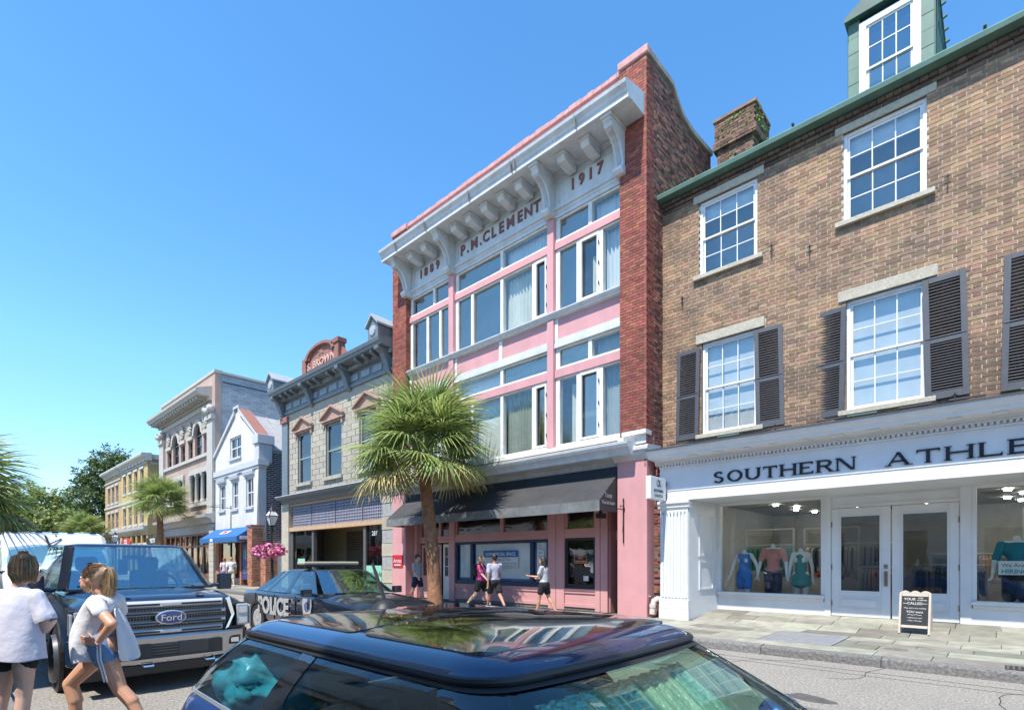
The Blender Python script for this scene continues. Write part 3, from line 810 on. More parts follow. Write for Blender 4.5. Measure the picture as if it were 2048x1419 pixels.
# piers
for nm, x0, x1, zt in (('L', -18.5, -17.58, 14.78), ('R', -7.75, -6.94, 14.92)):
    p = B().box(x0+.013, x1-.013, PY+.013, PY+.6, 4.75, zt).obj('brick_pier', fmort, pb)
    bricks(p, red_brick, x0, x1, 4.8 if nm == 'R' else 4.95, zt, PY+.013, h=.078, L=.205, l=.1, keep=150, seed=3, proud=.013, bond='running', joint=.013)
    B().box(x0-.05, x1+.05, PY-.05, PY+.6, zt, zt+.2).obj('pier_cap', coping, p, bevel=.02)
    if nm == 'L': bricks(p, red_brick, PY+.03, FY+.02, 4.9, 12.1, x1-.013, h=.078, L=.2, side=1, seed=8, bond='running')
# right-hand gable wall
gable = [(PY+.02, 3.9), (PY+.02, 14.9), (14.15, 14.95), (14.35, 14.78), (14.6, 14.56), (14.95, 14.42), (15.5, 14.38), (16.9, 14.5), (16.9, 9.0), (24, 9.0), (24, 3.9)]
sw = B().prism(gable, 'x', -7.3, -6.955).obj('gable_wall', fmort, pb)
def gtop(y):
    q = [(a, b_) for a, b_ in gable[1:8]]
    for (a, z), (c, w) in zip(q[:-1], q[1:]):
        if a <= y <= c: return z + (w-z)*(y-a)/(c-a)
    return 14.9 if y < 14 else 9
bricks(sw, red_brick, PY+.0, PY+.42, 4.0, 14.9, -6.955, h=.078, L=.205, side=1, seed=9, bond='running', keep=20)
bricks(sw, old_brick, PY+.42, 16.88, 4.0, 14.9, -6.955, h=.078, L=.215, side=1, seed=10, top=gtop, bond='running', jit=.012)
cp = gable[1:8]
cb = B()
for (a, z), (c, w) in zip(cp[:-1], cp[1:]):
    cb.prism([(a, z+.005), (c, w+.005), (c, w+.15), (a, z+.15)], 'x', -7.35, -6.88)
cb.obj('gable_coping', M('stone_coping', (.36, .3, .27), rough=.9, var=.2, dirt=.4), sw)
B().box(-18.49, -18.2, PY+.6, 24, 0, 13.6).box(-18.2, -7.31, 23.7, 24, 0, 13.6).obj('rear_wall', old_brick, pb)
B().box(-18.2, -7.31, PY+.5, 23.7, 13.5, 13.6).obj('flat_roof', lead, pb)
# parapet
pp = B().box(-17.58, -7.75, FY-.1, FY+.3, 13.4, 14.85).obj('parapet', pink, pb)
pc = B(); x = -17.58; rk = random.Random(3)
while x < -7.76:
    w = min(rk.uniform(.16, .3), -7.755-x)
    pc.box(x+.004, x+w-.004, FY-.17, FY+.36, 14.85, 14.97+rk.uniform(-.01, .03)); x += w
pc.obj('coping_tiles', coping, pp, kind='stuff')
B().box(-17.57, -7.76, FY-.15, FY-.101, 14.55, 14.66).obj('string_course', coping, pp)
# main cornice
cor = B().prism([(FY, 13.3), (11.97, 13.3), (11.96, 13.27), (11.87, 13.27), (11.87, 13.4), (11.85, 13.42), (11.82, 13.5), (11.74, 13.58), (11.72, 13.66), (11.8, 13.7), (FY, 13.95)], 'x', -18.05, -7.0).obj('cornice', pgrey, pb)
for x in (-17.0, -15.2, -12.9, -11.0, -10.85, -8.6): B().prism([(11.865, 13.27), (11.865, 13.41), (11.815, 13.5), (11.735, 13.58), (11.715, 13.665), (11.75, 13.665), (11.75, 13.3)], 'x', x, x+.012).obj('cornice_joint', M('joint_rust', (.35, .31, .27)), cor)
B().box(-18.0, -7.05, FY-.1, FY-.002, 13.18, 13.3).box(-17.9, -7.15, FY-.16, FY-.1, 13.24, 13.3).obj('bed_mould', pgrey, cor)
cons = [(11.98, 13.3), (11.98, 13.16), (12.05, 13.1), (12.05, 13.0), (12.14, 12.97), (12.3, 12.92), (12.44, 12.8), (12.54, 12.62), (12.6, 12.4), (12.62, 12.25), (FY, 12.25), (FY, 13.3)]
for x in (-17.55, -14.93, -10.26, -7.72):
    k = B().prism(cons, 'x', x-.13, x+.13).obj('bracket', pgrey, pb, bevel=.01)
    B().box(x-.17, x+.17, 11.93, FY-.1, 13.2, 13.296).obj('bracket_cap', pgrey, k)
    B().prism([(12.56, 12.25), (12.5, 12.2), (12.5, 12.12), (12.58, 12.02), (FY, 12.02), (FY, 12.25)], 'x', x-.15, x+.15).obj('scroll_foot', pgrey, k, bevel=.02)
    B().prism([(12.045, 13.06), (12.14, 12.945), (12.29, 12.9), (12.42, 12.79), (12.52, 12.61), (12.58, 12.4), (12.6, 12.3), (12.62, 12.3), (12.56, 12.6), (12.46, 12.8), (12.3, 12.93), (12.14, 12.99)], 'x', x-.06, x+.06).obj('bracket_fillet', M('fillet_shadow', (.4, .42, .43)), k)  # darker grey strip paints shade down the bracket face
def modil(x):
    k = B().prism([(12.2, 13.3), (12.2, 13.14), (12.26, 13.05), (12.3, 13.05), (12.62, 12.99), (FY-.1, 12.99), (FY-.1, 13.3)], 'x', x-.14, x+.14).obj('modillion', pgrey, pb, bevel=.012)
    B().box(x-.18, x+.18, 12.15, FY-.16, 13.22, 13.296).obj('modillion_cap', pgrey, k)
for x in (-16.7, -15.85, -14.15, -13.4, -12.62, -11.85, -11.08, -9.42, -8.58): modil(x)
# frieze
fr = B().box(-17.58, -7.75, FY-.02, FY+.25, 12.28, 13.18).obj('frieze', pgrey, pb)
for x0, x1 in ((-17.3, -15.15), (-14.65, -10.5), (-10.0, -7.9)):
    B().box(x0, x1, FY-.045, FY-.021, 13.0, 13.04).box(x0, x0+.05, FY-.045, FY-.021, 12.45, 13.0).box(x1-.05, x1, FY-.045, FY-.021, 12.45, 13.0).obj('frieze_panel', pgrey, fr)
mar = M('maroon_letter', (.2, .085, .085), rough=.7)
def word(s, x0, x1, z, size, par, y, mat, ext=.02, bold=.012):
    n = len(s)
    adv = {'.': .5, 'M': 1.3, '1': .75, 'I': .5}
    tot = sum(adv.get(c, 1.0) for c in s); u = (x1-x0)/tot; x = x0
    for c in s:
        w = adv.get(c, 1.0)*u
        if c != ' ': text('letter', c, size, (x+w/2, y, z), FRONT, mat, par, ext=ext, align='CENTER', bold=bold, sx=.95)
        x += w
word('1889', -16.95, -15.62, 12.6, .44, fr, FY-.03, mar)
word('P.M.CLEMENT', -14.55, -10.68, 12.55, .5, fr, FY-.03, mar)
word('1917', -9.6, -8.32, 12.6, .45, fr, FY-.03, mar)
B().prism([(FY+.25, 12.0), (FY-.03, 12.0), (FY-.03, 12.1), (FY-.06, 12.12), (FY-.06, 12.18), (FY-.12, 12.2), (FY-.12, 12.27), (FY+.25, 12.279)], 'x', -17.57, -7.76).obj('frieze_mould', pgrey, fr)
# bays
bays = ((-17.57, -15.1, (-16.47, -15.7), (-16.07,)), (-14.82, -10.4, (-13.92, -12.46, -11.05), (-12.46,)), (-10.15, -7.76, (-9.3, -8.5), (-8.88,)))
for x0, x1 in ((-15.09, -14.83), (-10.395, -10.155)):
    B().box(x0, x1, FY-.1, FY+.2, 8.92, 12.0).box(x0, x1, FY-.1, FY+.2, 4.98, 8.9).obj('pilaster', pink, pb)
for (x0, x1, lo, tr) in bays:
    B().box(x0, x1, FY-.03, FY+.2, 11.05, 11.26).obj('transom_bar', pink, pb)
    B().box(x0, x1, FY-.03, FY+.2, 7.11, 7.36).obj('transom_bar', pink, pb)
    B().prism([(FY-.06, 8.02), (FY-.06, 8.14), (FY-.03, 8.16), (FY-.03, 8.28), (FY+.2, 8.28), (FY+.2, 8.02)], 'x', x0, x1).obj('band_course', pgrey, pb)
    s = B().box(x0, x1, FY+.0, FY+.2, 8.281, 8.9).obj('spandrel', pink, pb)
    B().box(x0, x0+.12, FY-.03, FY-.001, 8.281, 8.9).obj('spandrel_bead', wtrim, s)
    if x1-x0 > 3: B().box(-12.55, -12.4, FY-.03, FY-.001, 8.281, 8.9).box(x1-.06, x1, FY-.03, FY-.001, 8.281, 8.9).obj('spandrel_bead', wtrim, s)
B().prism([(FY-.0, 8.9), (FY-.1, 8.92), (FY-.12, 8.97), (FY-.17, 9.0), (FY-.2, 9.05), (FY-.2, 9.08), (FY+.2, 9.1), (FY+.2, 8.9)], 'x', -17.57, -7.76).obj('sill_course', pgrey, pb)
B().prism([(FY-.0, 4.83), (FY-.12, 4.85), (FY-.14, 4.95), (FY-.06, 4.98), (FY+.2, 4.99), (FY+.2, 4.83)], 'x', -17.57, -7.76).obj('sill_course', wtrim, pb)
def bay(x0, x1, mull, z0, z1, glass, opens=(), curtains=(), seed=0, mw=.13):
    b = B(); e = [x0] + list(mull) + [x1]
    y = FY+.02
    b.box(x0, x0+.15, y, y+.16, z0, z1); b.box(x1-.1, x1, y, y+.16, z0, z1)
    b.box(x0+.15, x1-.1, y, y+.16, z1-.06, z1); b.box(x0+.15, x1-.1, y-.02, y+.16, z0, z0+.07)
    for m in mull: b.box(m-mw/2, m+mw/2, y-.01, y+.15, z0+.07, z1-.06)
    w = b.obj('window', wtrim, pb, bevel=.008)
    for i in range(len(e)-1):
        p = e[i]+(.15 if i == 0 else mw/2); q = e[i+1]-(.1 if i == len(e)-2 else mw/2)
        if i in opens:
            f = B().box(p, p+.07, y-.035, y+.03, z0+.08, z1-.07).box(q-.07, q, y-.035, y+.03, z0+.08, z1-.07).box(p+.07, q-.07, y-.035, y+.03, z1-.14, z1-.07).box(p+.07, q-.07, y-.035, y+.03, z0+.08, z0+.15)
            f.obj('casement', wtrim, w, bevel=.006)
            for zz in (.2, .5, .8): B().box(q-.01, q+.02, y-.05, y-.036, z0+(z1-z0)*zz-.05, z0+(z1-z0)*zz+.05).obj('hinge', iron, w)
            p += .07; q -= .07
        ibox('pane', glass[i % len(glass)], w, p, q, y+.07, y+.076, z0+.06, z1-.05, rot=(rnd.uniform(-.008, .008), 0, rnd.uniform(-.01, .01)))
    for (p, q, mt, za, zb, wv, am) in curtains:
        cloth(B(), p, q, za, zb, y+.28, waves=wv, amp=am, n=max(24, int(wv*7)), seed=seed+int(p*10)).obj('curtain', mt, w, smooth=True, ang=60)
    return w
D, C = pane3d, pane3
# third floor
bay(bays[0][0], bays[0][1], bays[0][2], 9.1, 11.05, (D,), curtains=())
bay(bays[0][0], bays[0][1], bays[0][3], 11.26, 12.0, (D,), curtains=())
bay(bays[1][0], bays[1][1], bays[1][2], 9.1, 11.05, (D, D, C, D), opens=(3,), curtains=((-12.4, -11.1, curt, 9.15, 11.0, 9, .05),))
bay(bays[1][0], bays[1][1], bays[1][3], 11.26, 12.0, (D, C), curtains=((-12.4, -10.5, curt_w, 11.0, 12.0, 13, .035),))
bay(bays[2][0], bays[2][1], bays[2][2], 9.1, 11.05, (D, C, C), opens=(1,), curtains=((-9.0, -8.55, curt, 9.1, 10.5, 3, .05), (-8.45, -7.8, curt_w, 9.1, 11.0, 5, .05)))
bay(bays[2][0], bays[2][1], bays[2][3], 11.26, 12.0, (D, C), curtains=((-8.85, -7.8, curt_w, 11.0, 12.0, 7, .03),))
# second floor
bay(bays[0][0], bays[0][1], bays[0][2], 4.99, 7.11, (C,), curtains=((-17.4, -15.2, curt_w, 5, 7.1, 9, .02),))
bay(bays[0][0], bays[0][1], bays[0][3], 7.36, 8.02, (D,), curtains=())
bay(bays[1][0], bays[1][1], bays[1][2], 4.99, 7.11, (C, C, C, D), opens=(3,), curtains=((-14.7, -12.5, curt_w, 5, 7.1, 1, .01), (-12.42, -11.1, vblind, 5, 7.1, 11, .035), (-10.95, -10.5, vblind, 5, 7.1, 3, .02)))
bay(bays[1][0], bays[1][1], bays[1][3], 7.36, 8.02, (C, D), curtains=((-14.7, -12.5, curt_w, 7.2, 8.02, 1, .01), (-12.4, -10.5, vblind, 7.2, 8.0, 16, .02)))
bay(bays[2][0], bays[2][1], bays[2][2], 4.99, 7.11, (C, D, C), opens=(1,), curtains=((-9.75, -9.35, curt, 5, 6.9, 3, .05), (-8.45, -7.8, vblind, 5, 7.1, 7, .03)))
bay(bays[2][0], bays[2][1], bays[2][3], 7.36, 8.02, (D, C), curtains=((-8.8, -7.8, vblind, 7.2, 8.0, 10, .02),))
for z0, z1 in ((4.85, 8.1), (8.95, 12.1)): B().box(-17.6, -7.7, 13.85, 13.9, z0, z1).box(-17.6, -7.7, 13.2, 13.85, z1, z1+.04).box(-17.6, -7.7, 13.2, 13.85, z0-.04, z0).obj('room_wall', M('room_grey', (.45, .45, .44)), pb)
# ground-floor cornice and piers
B().prism([(FY+.1, 4.1), (FY-.05, 4.1), (FY-.05, 4.28), (FY-.1, 4.3), (FY-.5, 4.33), (FY-.52, 4.4), (FY-.55, 4.45), (FY-.62, 4.52), (FY-.66, 4.6), (FY-.66, 4.64), (FY-.1, 4.78), (FY+.1, 4.82)], 'x', -17.72, -7.25).obj('shop_cornice', pgrey, pb)
B().prism([(FY-.665, 4.635), (FY-.67, 4.66), (FY-.1, 4.81), (FY-.1, 4.785)], 'x', -17.72, -7.25).obj('cornice_flashing', wtrim, pb)
for x0, x1 in ((-18.52, -17.62), (-7.83, -6.93)):
    p = B().box(x0, x1, PY, PY+.75, 0, 4.4).obj('pink_pier', pink, pb, bevel=.015)
    B().prism([(PY-.0, 4.2), (PY-.03, 4.25), (PY-.1, 4.33), (PY-.12, 4.42), (PY-.16, 4.44), (PY-.16, 4.52), (PY-.1, 4.56), (PY+.6, 4.62), (PY+.6, 4.2)], 'x', x0-.1, x1+.1).obj('capital', pgrey, p)
    B().box(x0+.02, x1-.02, PY-.02, PY+.5, 4.62, 4.86).obj('impost_block', wtrim, p, bevel=.01)
B().box(-7.62, -6.9, PY-.12, PY+.2, 4.86, 4.97).obj('ledge', wtrim, pb)
B().box(-6.93, -6.67, 13.1, 13.5, 0, 3.9).obj('rough_wall', fmort, pb)
bricks(pb, old_brick, -6.92, -6.66, 0.05, 4.1, 13.1, h=.085, L=.24, seed=30, bond='running', jit=.03, keep=40)
# shop front
GY_ = 13.15
sb = B()
for (x0, x1) in ((-17.6, -17.4), (-15.41, -15.1), (-10.6, -10.3), (-10.28, -9.97), (-8.83, -8.66), (-8.64, -8.4)): sb.box(x0, x1, GY_-.06, GY_+.16, 0, 4.1)
for i in range(0): pass
def column(x0, x1): B().box(x0, x1, GY_-.06, GY_+.16, 0, 4.1).obj('column', pink_w, pb, bevel=.008)
for a in ((-17.6, -17.4), (-15.41, -15.1), (-10.6, -10.3), (-10.28, -9.97), (-8.83, -8.66), (-8.64, -8.4)): column(*a)
def shopbay(x0, x1, ztop, kick, fcol, mulls, glass, tmull=(), z0=None, open_top=True):
    k = B().box(x0, x1, GY_, GY_+.12, .1 if kick else 0, .6).obj('kick_panel', pink_w, pb)
    B().box(x0, x1, GY_-.03, GY_, .1, .2).box(x0, x1, GY_-.03, GY_, .52, .6).obj('kick_rail', pink_w, k)
    B().box(x0, x1, GY_-.0, GY_+.12, 0, .099).obj('stone_base', gran, k)
    b = B(); t = .1
    b.box(x0, x0+t, GY_+.0, GY_+.1, .66, 2.2); b.box(x1-t, x1, GY_, GY_+.1, .66, 2.2); b.box(x0+t, x1-t, GY_, GY_+.1, .66, .8); b.box(x0+t, x1-t, GY_, GY_+.1, 2.12, 2.2)
    for m in mulls: b.box(m-.07, m+.07, GY_, GY_+.1, .8, 2.12)
    w = b.obj('shop_window', fcol, pb, bevel=.006)
    B().box(x0, x1, GY_-.05, GY_+.12, .6, .66).obj('window_sill', pink_w, w)
    e = [x0+t-.07] + list(mulls) + [x1-t+.07]
    for i in range(len(e)-1): ibox('pane', glass, w, e[i]+.07, e[i+1]-.07, GY_+.05, GY_+.056, .8, 2.12)
    B().box(x0, x1, GY_-.03, GY_+.12, 2.2, 2.48).obj('transom_rail', pink_w, pb)
    tb = B(); tb.box(x0, x1, GY_, GY_+.1, 3.05, 4.1)
    e = [x0] + list(tmull) + [x1]
    for i in range(len(e)-1):
        p, q = e[i], e[i+1]
        tb.box(p, p+.08, GY_, GY_+.1, 2.481, 3.05); tb.box(q-.08, q, GY_, GY_+.1, 2.481, 3.05)
    tw = tb.obj('transom_window', pink_w, pb)
    for i in range(len(e)-1): ibox('pane', pane3d, tw, e[i]+.08, e[i+1]-.08, GY_+.05, GY_+.056, 2.48, 3.05)
    return w
navy = M('navy_frame', (.02, .04, .09), rough=.4)
blackf = M('black_frame', (.02, .02, .022), rough=.4)
w1 = shopbay(-15.1, -10.6, 3, True, navy, (-14.22, -11.33), GL('papered_glass', (.97, .98, .98), base=.04), tmull=(-12.7,))
paper = M('plastic_sheet', (.8, .85, .86), rough=.5, var=.25, vs=1.6, bump=.5, bs=5)
tape = M('blue_tape', (.02, .12, .36), rough=.6)
for (p, q) in ((-14.97, -14.3), (-14.13, -11.42), (-11.24, -10.72)):
    ibox('window_paper', paper, w1, p, q, GY_+.09, GY_+.095, .82, 2.1)
    B().box(p, p+.06, GY_+.084, GY_+.0885, .82, 2.1).box(q-.06, q, GY_+.084, GY_+.0885, .82, 2.1).box(p+.06, q-.06, GY_+.084, GY_+.0885, .82, .9).obj('tape', tape, w1)
w2 = shopbay(-9.97, -8.83, 3, True, blackf, (), GL('black_glass', (.16, .17, .18), base=.1))
# left shop door bay and right door
def leaf(x0, x1, y, z0, z1, mt, glz, lites, par=pb):
    st = .1; b = B()
    b.box(x0, x0+st, y, y+.05, z0, z1).box(x1-st, x1, y, y+.05, z0, z1).box(x0+st, x1-st, y, y+.05, z1-.12, z1).box(x0+st, x1-st, y, y+.05, z0, z0+glz)
    d = b.obj('door', mt, par, bevel=.005)
    B().box(x0+st+.03, x1-st-.03, y-.012, y-.001, z0+.2, z0+glz-.12).obj('door_panel', mt, d, bevel=.004)
    c, r = lites; gx0, gx1, gz0, gz1 = x0+st, x1-st, z0+glz, z1-.12
    mb = B()
    for i in range(1, c): x = gx0+(gx1-gx0)*i/c; mb.box(x-.015, x+.015, y, y+.04, gz0, gz1)
    for j in range(1, r): z = gz0+(gz1-gz0)*j/r; mb.box(gx0, gx1, y+.002, y+.038, z-.015, z+.015)
    if mb.v: mb.obj('muntin', mt, d)
    ibox('pane', pane3d, d, gx0, gx1, y+.02, y+.026, gz0, gz1)
    return d
leaf(-16.05, -15.44, 13.35, .02, 2.15, wtrim, .9, (2, 3))
leaf(-17.35, -16.12, 13.3, .02, 2.15, pink_w, .9, (1, 1))
B().box(-17.4, -15.42, 13.25, 13.4, 2.2, 2.45).box(-17.4, -17.3, 13.25, 13.4, 2.45, 4.1).box(-16.2, -16.08, 13.25, 13.4, 2.45, 4.1).box(-17.3, -15.42, 13.25, 13.4, 3.1, 4.1).obj('transom_frame', pink_w, pb)
ibox('pane', pane3d, pb, -17.3, -15.42, 13.32, 13.326, 2.45, 3.1)
dk = leaf(-8.37, -7.86, 13.55, .05, 2.1, M('black_door', (.03, .028, .03), rough=.4), .55, (1, 1))
B().ball((-8.25, 13.53, 1.1), .04).box(-8.2, -8.1, 13.535, 13.548, 1.5, 1.62).box(-8.2, -8.09, 13.535, 13.548, 1.75, 1.95).obj('door_sticker', M('sticker', (.5, .5, .48)), dk)
B().box(-8.4, -7.83, 13.5, 13.7, 2.12, 2.4).box(-8.4, -7.83, 13.5, 13.7, 3.0, 4.1).box(-8.399, -8.372, 13.2, 13.6, 0, 4.1).obj('door_frame', pink_w, pb)
ibox('pane', pane3d, pb, -8.37, -7.86, 13.56, 13.566, 2.4, 3.0)
B().box(-17.5, -7.6, 15.8, 15.85, 0, 4.0).obj('shop_wall', M('empty_shop', (.18, .17, .16)), pb)
B().box(-17.5, -7.6, 13.32, 15.8, 3.9, 4.0).obj('shop_ceiling', M('empty_shop', (.18, .17, .16)), pb)
# awning
canvas = M('awning_canvas', (.038, .038, .041), rough=.85, var=.18, vs=3, bump=.15, bs=8, dirt=.4, ds=1.2, dcol=(.09, .09, .09))
val = M('awning_valance', (.13, .14, .145), rough=.9, var=.2, vs=4, dirt=.6, ds=2.2, dcol=(.3, .31, .31))
AX0, AX1 = -17.71, -7.87
aw = B().prism([(12.78, 3.9), (11.885, 3.12), (11.885, 3.105), (12.78, 3.88)], 'x', AX0, AX1).obj('awning', canvas, pb)
B().box(AX0, AX1, 12.78, 12.84, 3.86, 4.12).obj('awning_header', M('awning_band', (.025, .03, .04), rough=.8, var=.1), aw)
B().box(AX0, AX1, 11.875, 11.885, 2.83, 3.118).obj('valance', val, aw)
B().prism([(12.78, 3.88), (11.886, 3.11), (11.886, 2.84), (12.78, 2.84)], 'x', AX1-.012, AX1+.003).obj('awning_side', M('awning_side', (.05, .05, .052), rough=.85, var=.15), aw)
B().prism([(12.78, 3.88), (11.886, 3.11), (11.886, 2.84), (12.78, 2.84)], 'x', AX0-.003, AX0+.012).obj('awning_side', canvas, aw)
for x in (-15.2, -12.7, -10.2): B().prism([(12.78, 3.875), (11.9, 3.1), (11.9, 3.08), (12.78, 3.85)], 'x', x, x+.03).obj('awning_rib', iron, aw)
SIDE = (R(90), 0, R(90))
lt = M('awning_print', (.5, .5, .5), rough=.8)
text('lettering', 'Tasty', .17, (AX1+.006, 12.12, 3.22), SIDE, lt, aw, ext=.001)
text('lettering', 'Thai & Sushi', .13, (AX1+.006, 11.98, 3.03), SIDE, lt, aw, ext=.001)
t = B().box(-8.3, -8.12, 12.35, 12.6, 2.68, 2.82).box(-8.24, -8.18, 12.4, 12.5, 2.82, 2.95).obj('loudspeaker', iron)
tag(t, 'small black loudspeaker hanging under the right end of the grey awning', 'loudspeaker')
t = B().tube([(-7.62, PY-.03, 3.2), (-7.62, PY-.03, 1.98)], .018, 6).tube([(-7.62, PY-.03, 2.9), (-7.62, PY-.34, 2.9)], .015, 6).tube([(-7.62, PY-.03, 3.08), (-7.62, PY-.1, 2.98), (-7.62, PY-.2, 3.0), (-7.62, PY-.18, 2.93)], .01, 5).box(-7.65, -7.59, PY-.015, PY, 2.85, 2.95).obj('sign_bracket', iron)
tag(t, 'empty black iron sign bracket on the right pink pier', 'bracket')
t = B().tube([(-17.8, PY-.03, 3.0), (-17.8, PY-.03, 2.2)], .012, 6).box(-17.82, -17.78, PY-.03, PY, 2.9, 2.95).obj('sign_bracket', iron)
tag(t, 'thin iron rod fixed to the left pink pier under the awning', 'bracket')
# signs on the shop
signw = M('sign_white', (.7, .71, .72), rough=.5); sblue = M('sign_blue', (.02, .13, .4), rough=.5); sgrey = M('sign_print', (.12, .14, .18)); sred = M('sign_red', (.5, .02, .03), rough=.5)
t = T('sign', 'white commercial space poster with a blue top band in the papered shop window', 'sign', (-12.8, GY_, 1.4))
B().box(-13.62, -11.96, GY_+.03, GY_+.038, 1.29, 1.86).obj('board', signw, t)
B().box(-13.62, -11.96, GY_+.022, GY_+.0295, 1.63, 1.86).obj('band', sblue, t)
text('lettering', 'COMMERCIAL SPACE', .155, (-12.79, GY_+.02, 1.685), FRONT, signw, t, ext=.001, align='CENTER', bold=.004)
text('lettering', 'CHARLESTON', .13, (-12.72, GY_+.028, 1.5), FRONT, sgrey, t, ext=.001, align='CENTER')
text('lettering', 'PARK  843-475-2922', .085, (-12.02, GY_+.028, 1.39), FRONT, sgrey, t, ext=.001, align='RIGHT')
text('lettering', 'KAL  843-628-5727', .085, (-12.02, GY_+.028, 1.31), FRONT, sgrey, t, ext=.001, align='RIGHT')
t = T('sign', 'small black and orange no trespassing sign in the black-framed window', 'sign', (-9.4, GY_, 1.4))
B().box(-9.65, -9.16, GY_+.03, GY_+.038, 1.42, 1.66).obj('board', M('sign_black', (.015, .015, .015), rough=.5), t)
sor = M('sign_orange', (.7, .25, .1), rough=.5)
B().box(-9.64, -9.17, GY_+.027, GY_+.0295, 1.64, 1.652).box(-9.64, -9.17, GY_+.027, GY_+.0295, 1.43, 1.442).box(-9.64, -9.628, GY_+.027, GY_+.0295, 1.442, 1.64).box(-9.182, -9.17, GY_+.027, GY_+.0295, 1.442, 1.64).obj('border', sor, t)
text('lettering', 'NO', .11, (-9.405, GY_+.028, 1.56), FRONT, sor, t, ext=.001, align='CENTER', bold=.003)
text('lettering', 'TRESPASSING', .075, (-9.405, GY_+.028, 1.46), FRONT, sor, t, ext=.001, align='CENTER', bold=.003)
t = T('notice', 'white printed notice taped in the right pane of the papered window', 'notice', (-10.95, GY_, 1.5))
B().box(-11.12, -10.83, GY_+.03, GY_+.036, 1.55, 1.85).obj('sheet', signw, t)
nb = B()
for i in range(5): nb.box(-11.08+.02*(i % 2), -10.88-.03*(i % 3), GY_+.028, GY_+.0295, 1.6+i*.045, 1.615+i*.045)
nb.obj('print', sgrey, t, kind='stuff')
t = T('notice', 'small white notice low in the black-framed window', 'notice', (-9.1, GY_, .95))
B().box(-9.3, -9.12, GY_+.03, GY_+.036, .9, 1.05).obj('sheet', signw, t)
B().lathe([(.08, -.003), (.08, .003)], (-8.98, GY_+.033, 1.22), 14, 'y').obj('sticker', signw, t)
t = T('sign', 'small red sign with white script on the left pink pier', 'sign', (-18.1, PY, 1.4))
B().box(-18.47, -17.78, PY-.03, PY-.003, 1.25, 1.74).obj('board', sred, t)
text('lettering', 'Artist', .24, (-18.12, PY-.032, 1.43), FRONT, signw, t, ext=.001, align='CENTER')
B().box(-18.35, -17.9, PY-.033, PY-.031, 1.32, 1.36).obj('rule', signw, t)
# projecting shop sign between the two buildings
t = T('sign', 'white box sign of the clothing shop jutting out over the pavement', 'sign', (-6.6, 12.3, 3.4))
B().box(-6.57, -6.43, 11.98, 12.78, 3.05, 3.62).obj('box', signw, t, bevel=.01)
B().box(-6.53, -6.47, 12.78, 12.9, 3.42, 3.55).box(-6.53, -6.47, 12.78, 12.9, 3.12, 3.25).obj('arm', iron, t)
text('lettering', 'SOUTHERN', .095, (-6.428, 12.39, 3.24), SIDE, letm, t, ext=.001, align='CENTER', bold=.004)
text('lettering', 'ATHLETICA', .085, (-6.428, 12.39, 3.12), SIDE, letm, t, ext=.001, align='CENTER', bold=.004)
B().tube([(-6.427, 12.36+.07*math.cos(R(a)), 3.46+.085*math.sin(R(a))) for a in range(20, 345, 12)], .008, 4).tube([(-6.427, 12.42-.06*math.cos(R(a))+.05, 3.46+.085*math.sin(R(a))) for a in range(-60, 70, 12)], .008, 4).tube([(-6.427, 12.36, 3.54), (-6.427, 12.5, 3.38)], .007, 4).tube([(-6.427, 12.36, 3.38), (-6.427, 12.5, 3.54)], .007, 4).obj('emblem', letm, t)
# white drain elbow in the gap
t = B().tube([(-6.66, 12.95, .48), (-6.72, 12.88, .5), (-6.78, 12.8, .45), (-6.8, 12.77, .32), (-6.81, 12.76, .1)], .075, 12).lathe([(.085, .28), (.085, .36)], (-6.8, 12.765, 0), 12).obj('drain_elbow', M('pvc', (.6, .52, .46), rough=.5, var=.1, dirt=.4, ds=5), None, smooth=True)
tag(t, 'dirty white drain elbow beside the fluted shop pilaster', 'pipe')
t = B().tube([(-6.99, 12.76, 0), (-6.99, 12.76, .5), (-6.96, 12.78, .56), (-6.9, 12.85, .56)], .022, 8).obj('riser_pipe', M('pipe_grey', (.35, .33, .3), rough=.6), None, smooth=True)
tag(t, 'thin grey riser pipe at the foot of the right pink pier', 'pipe')
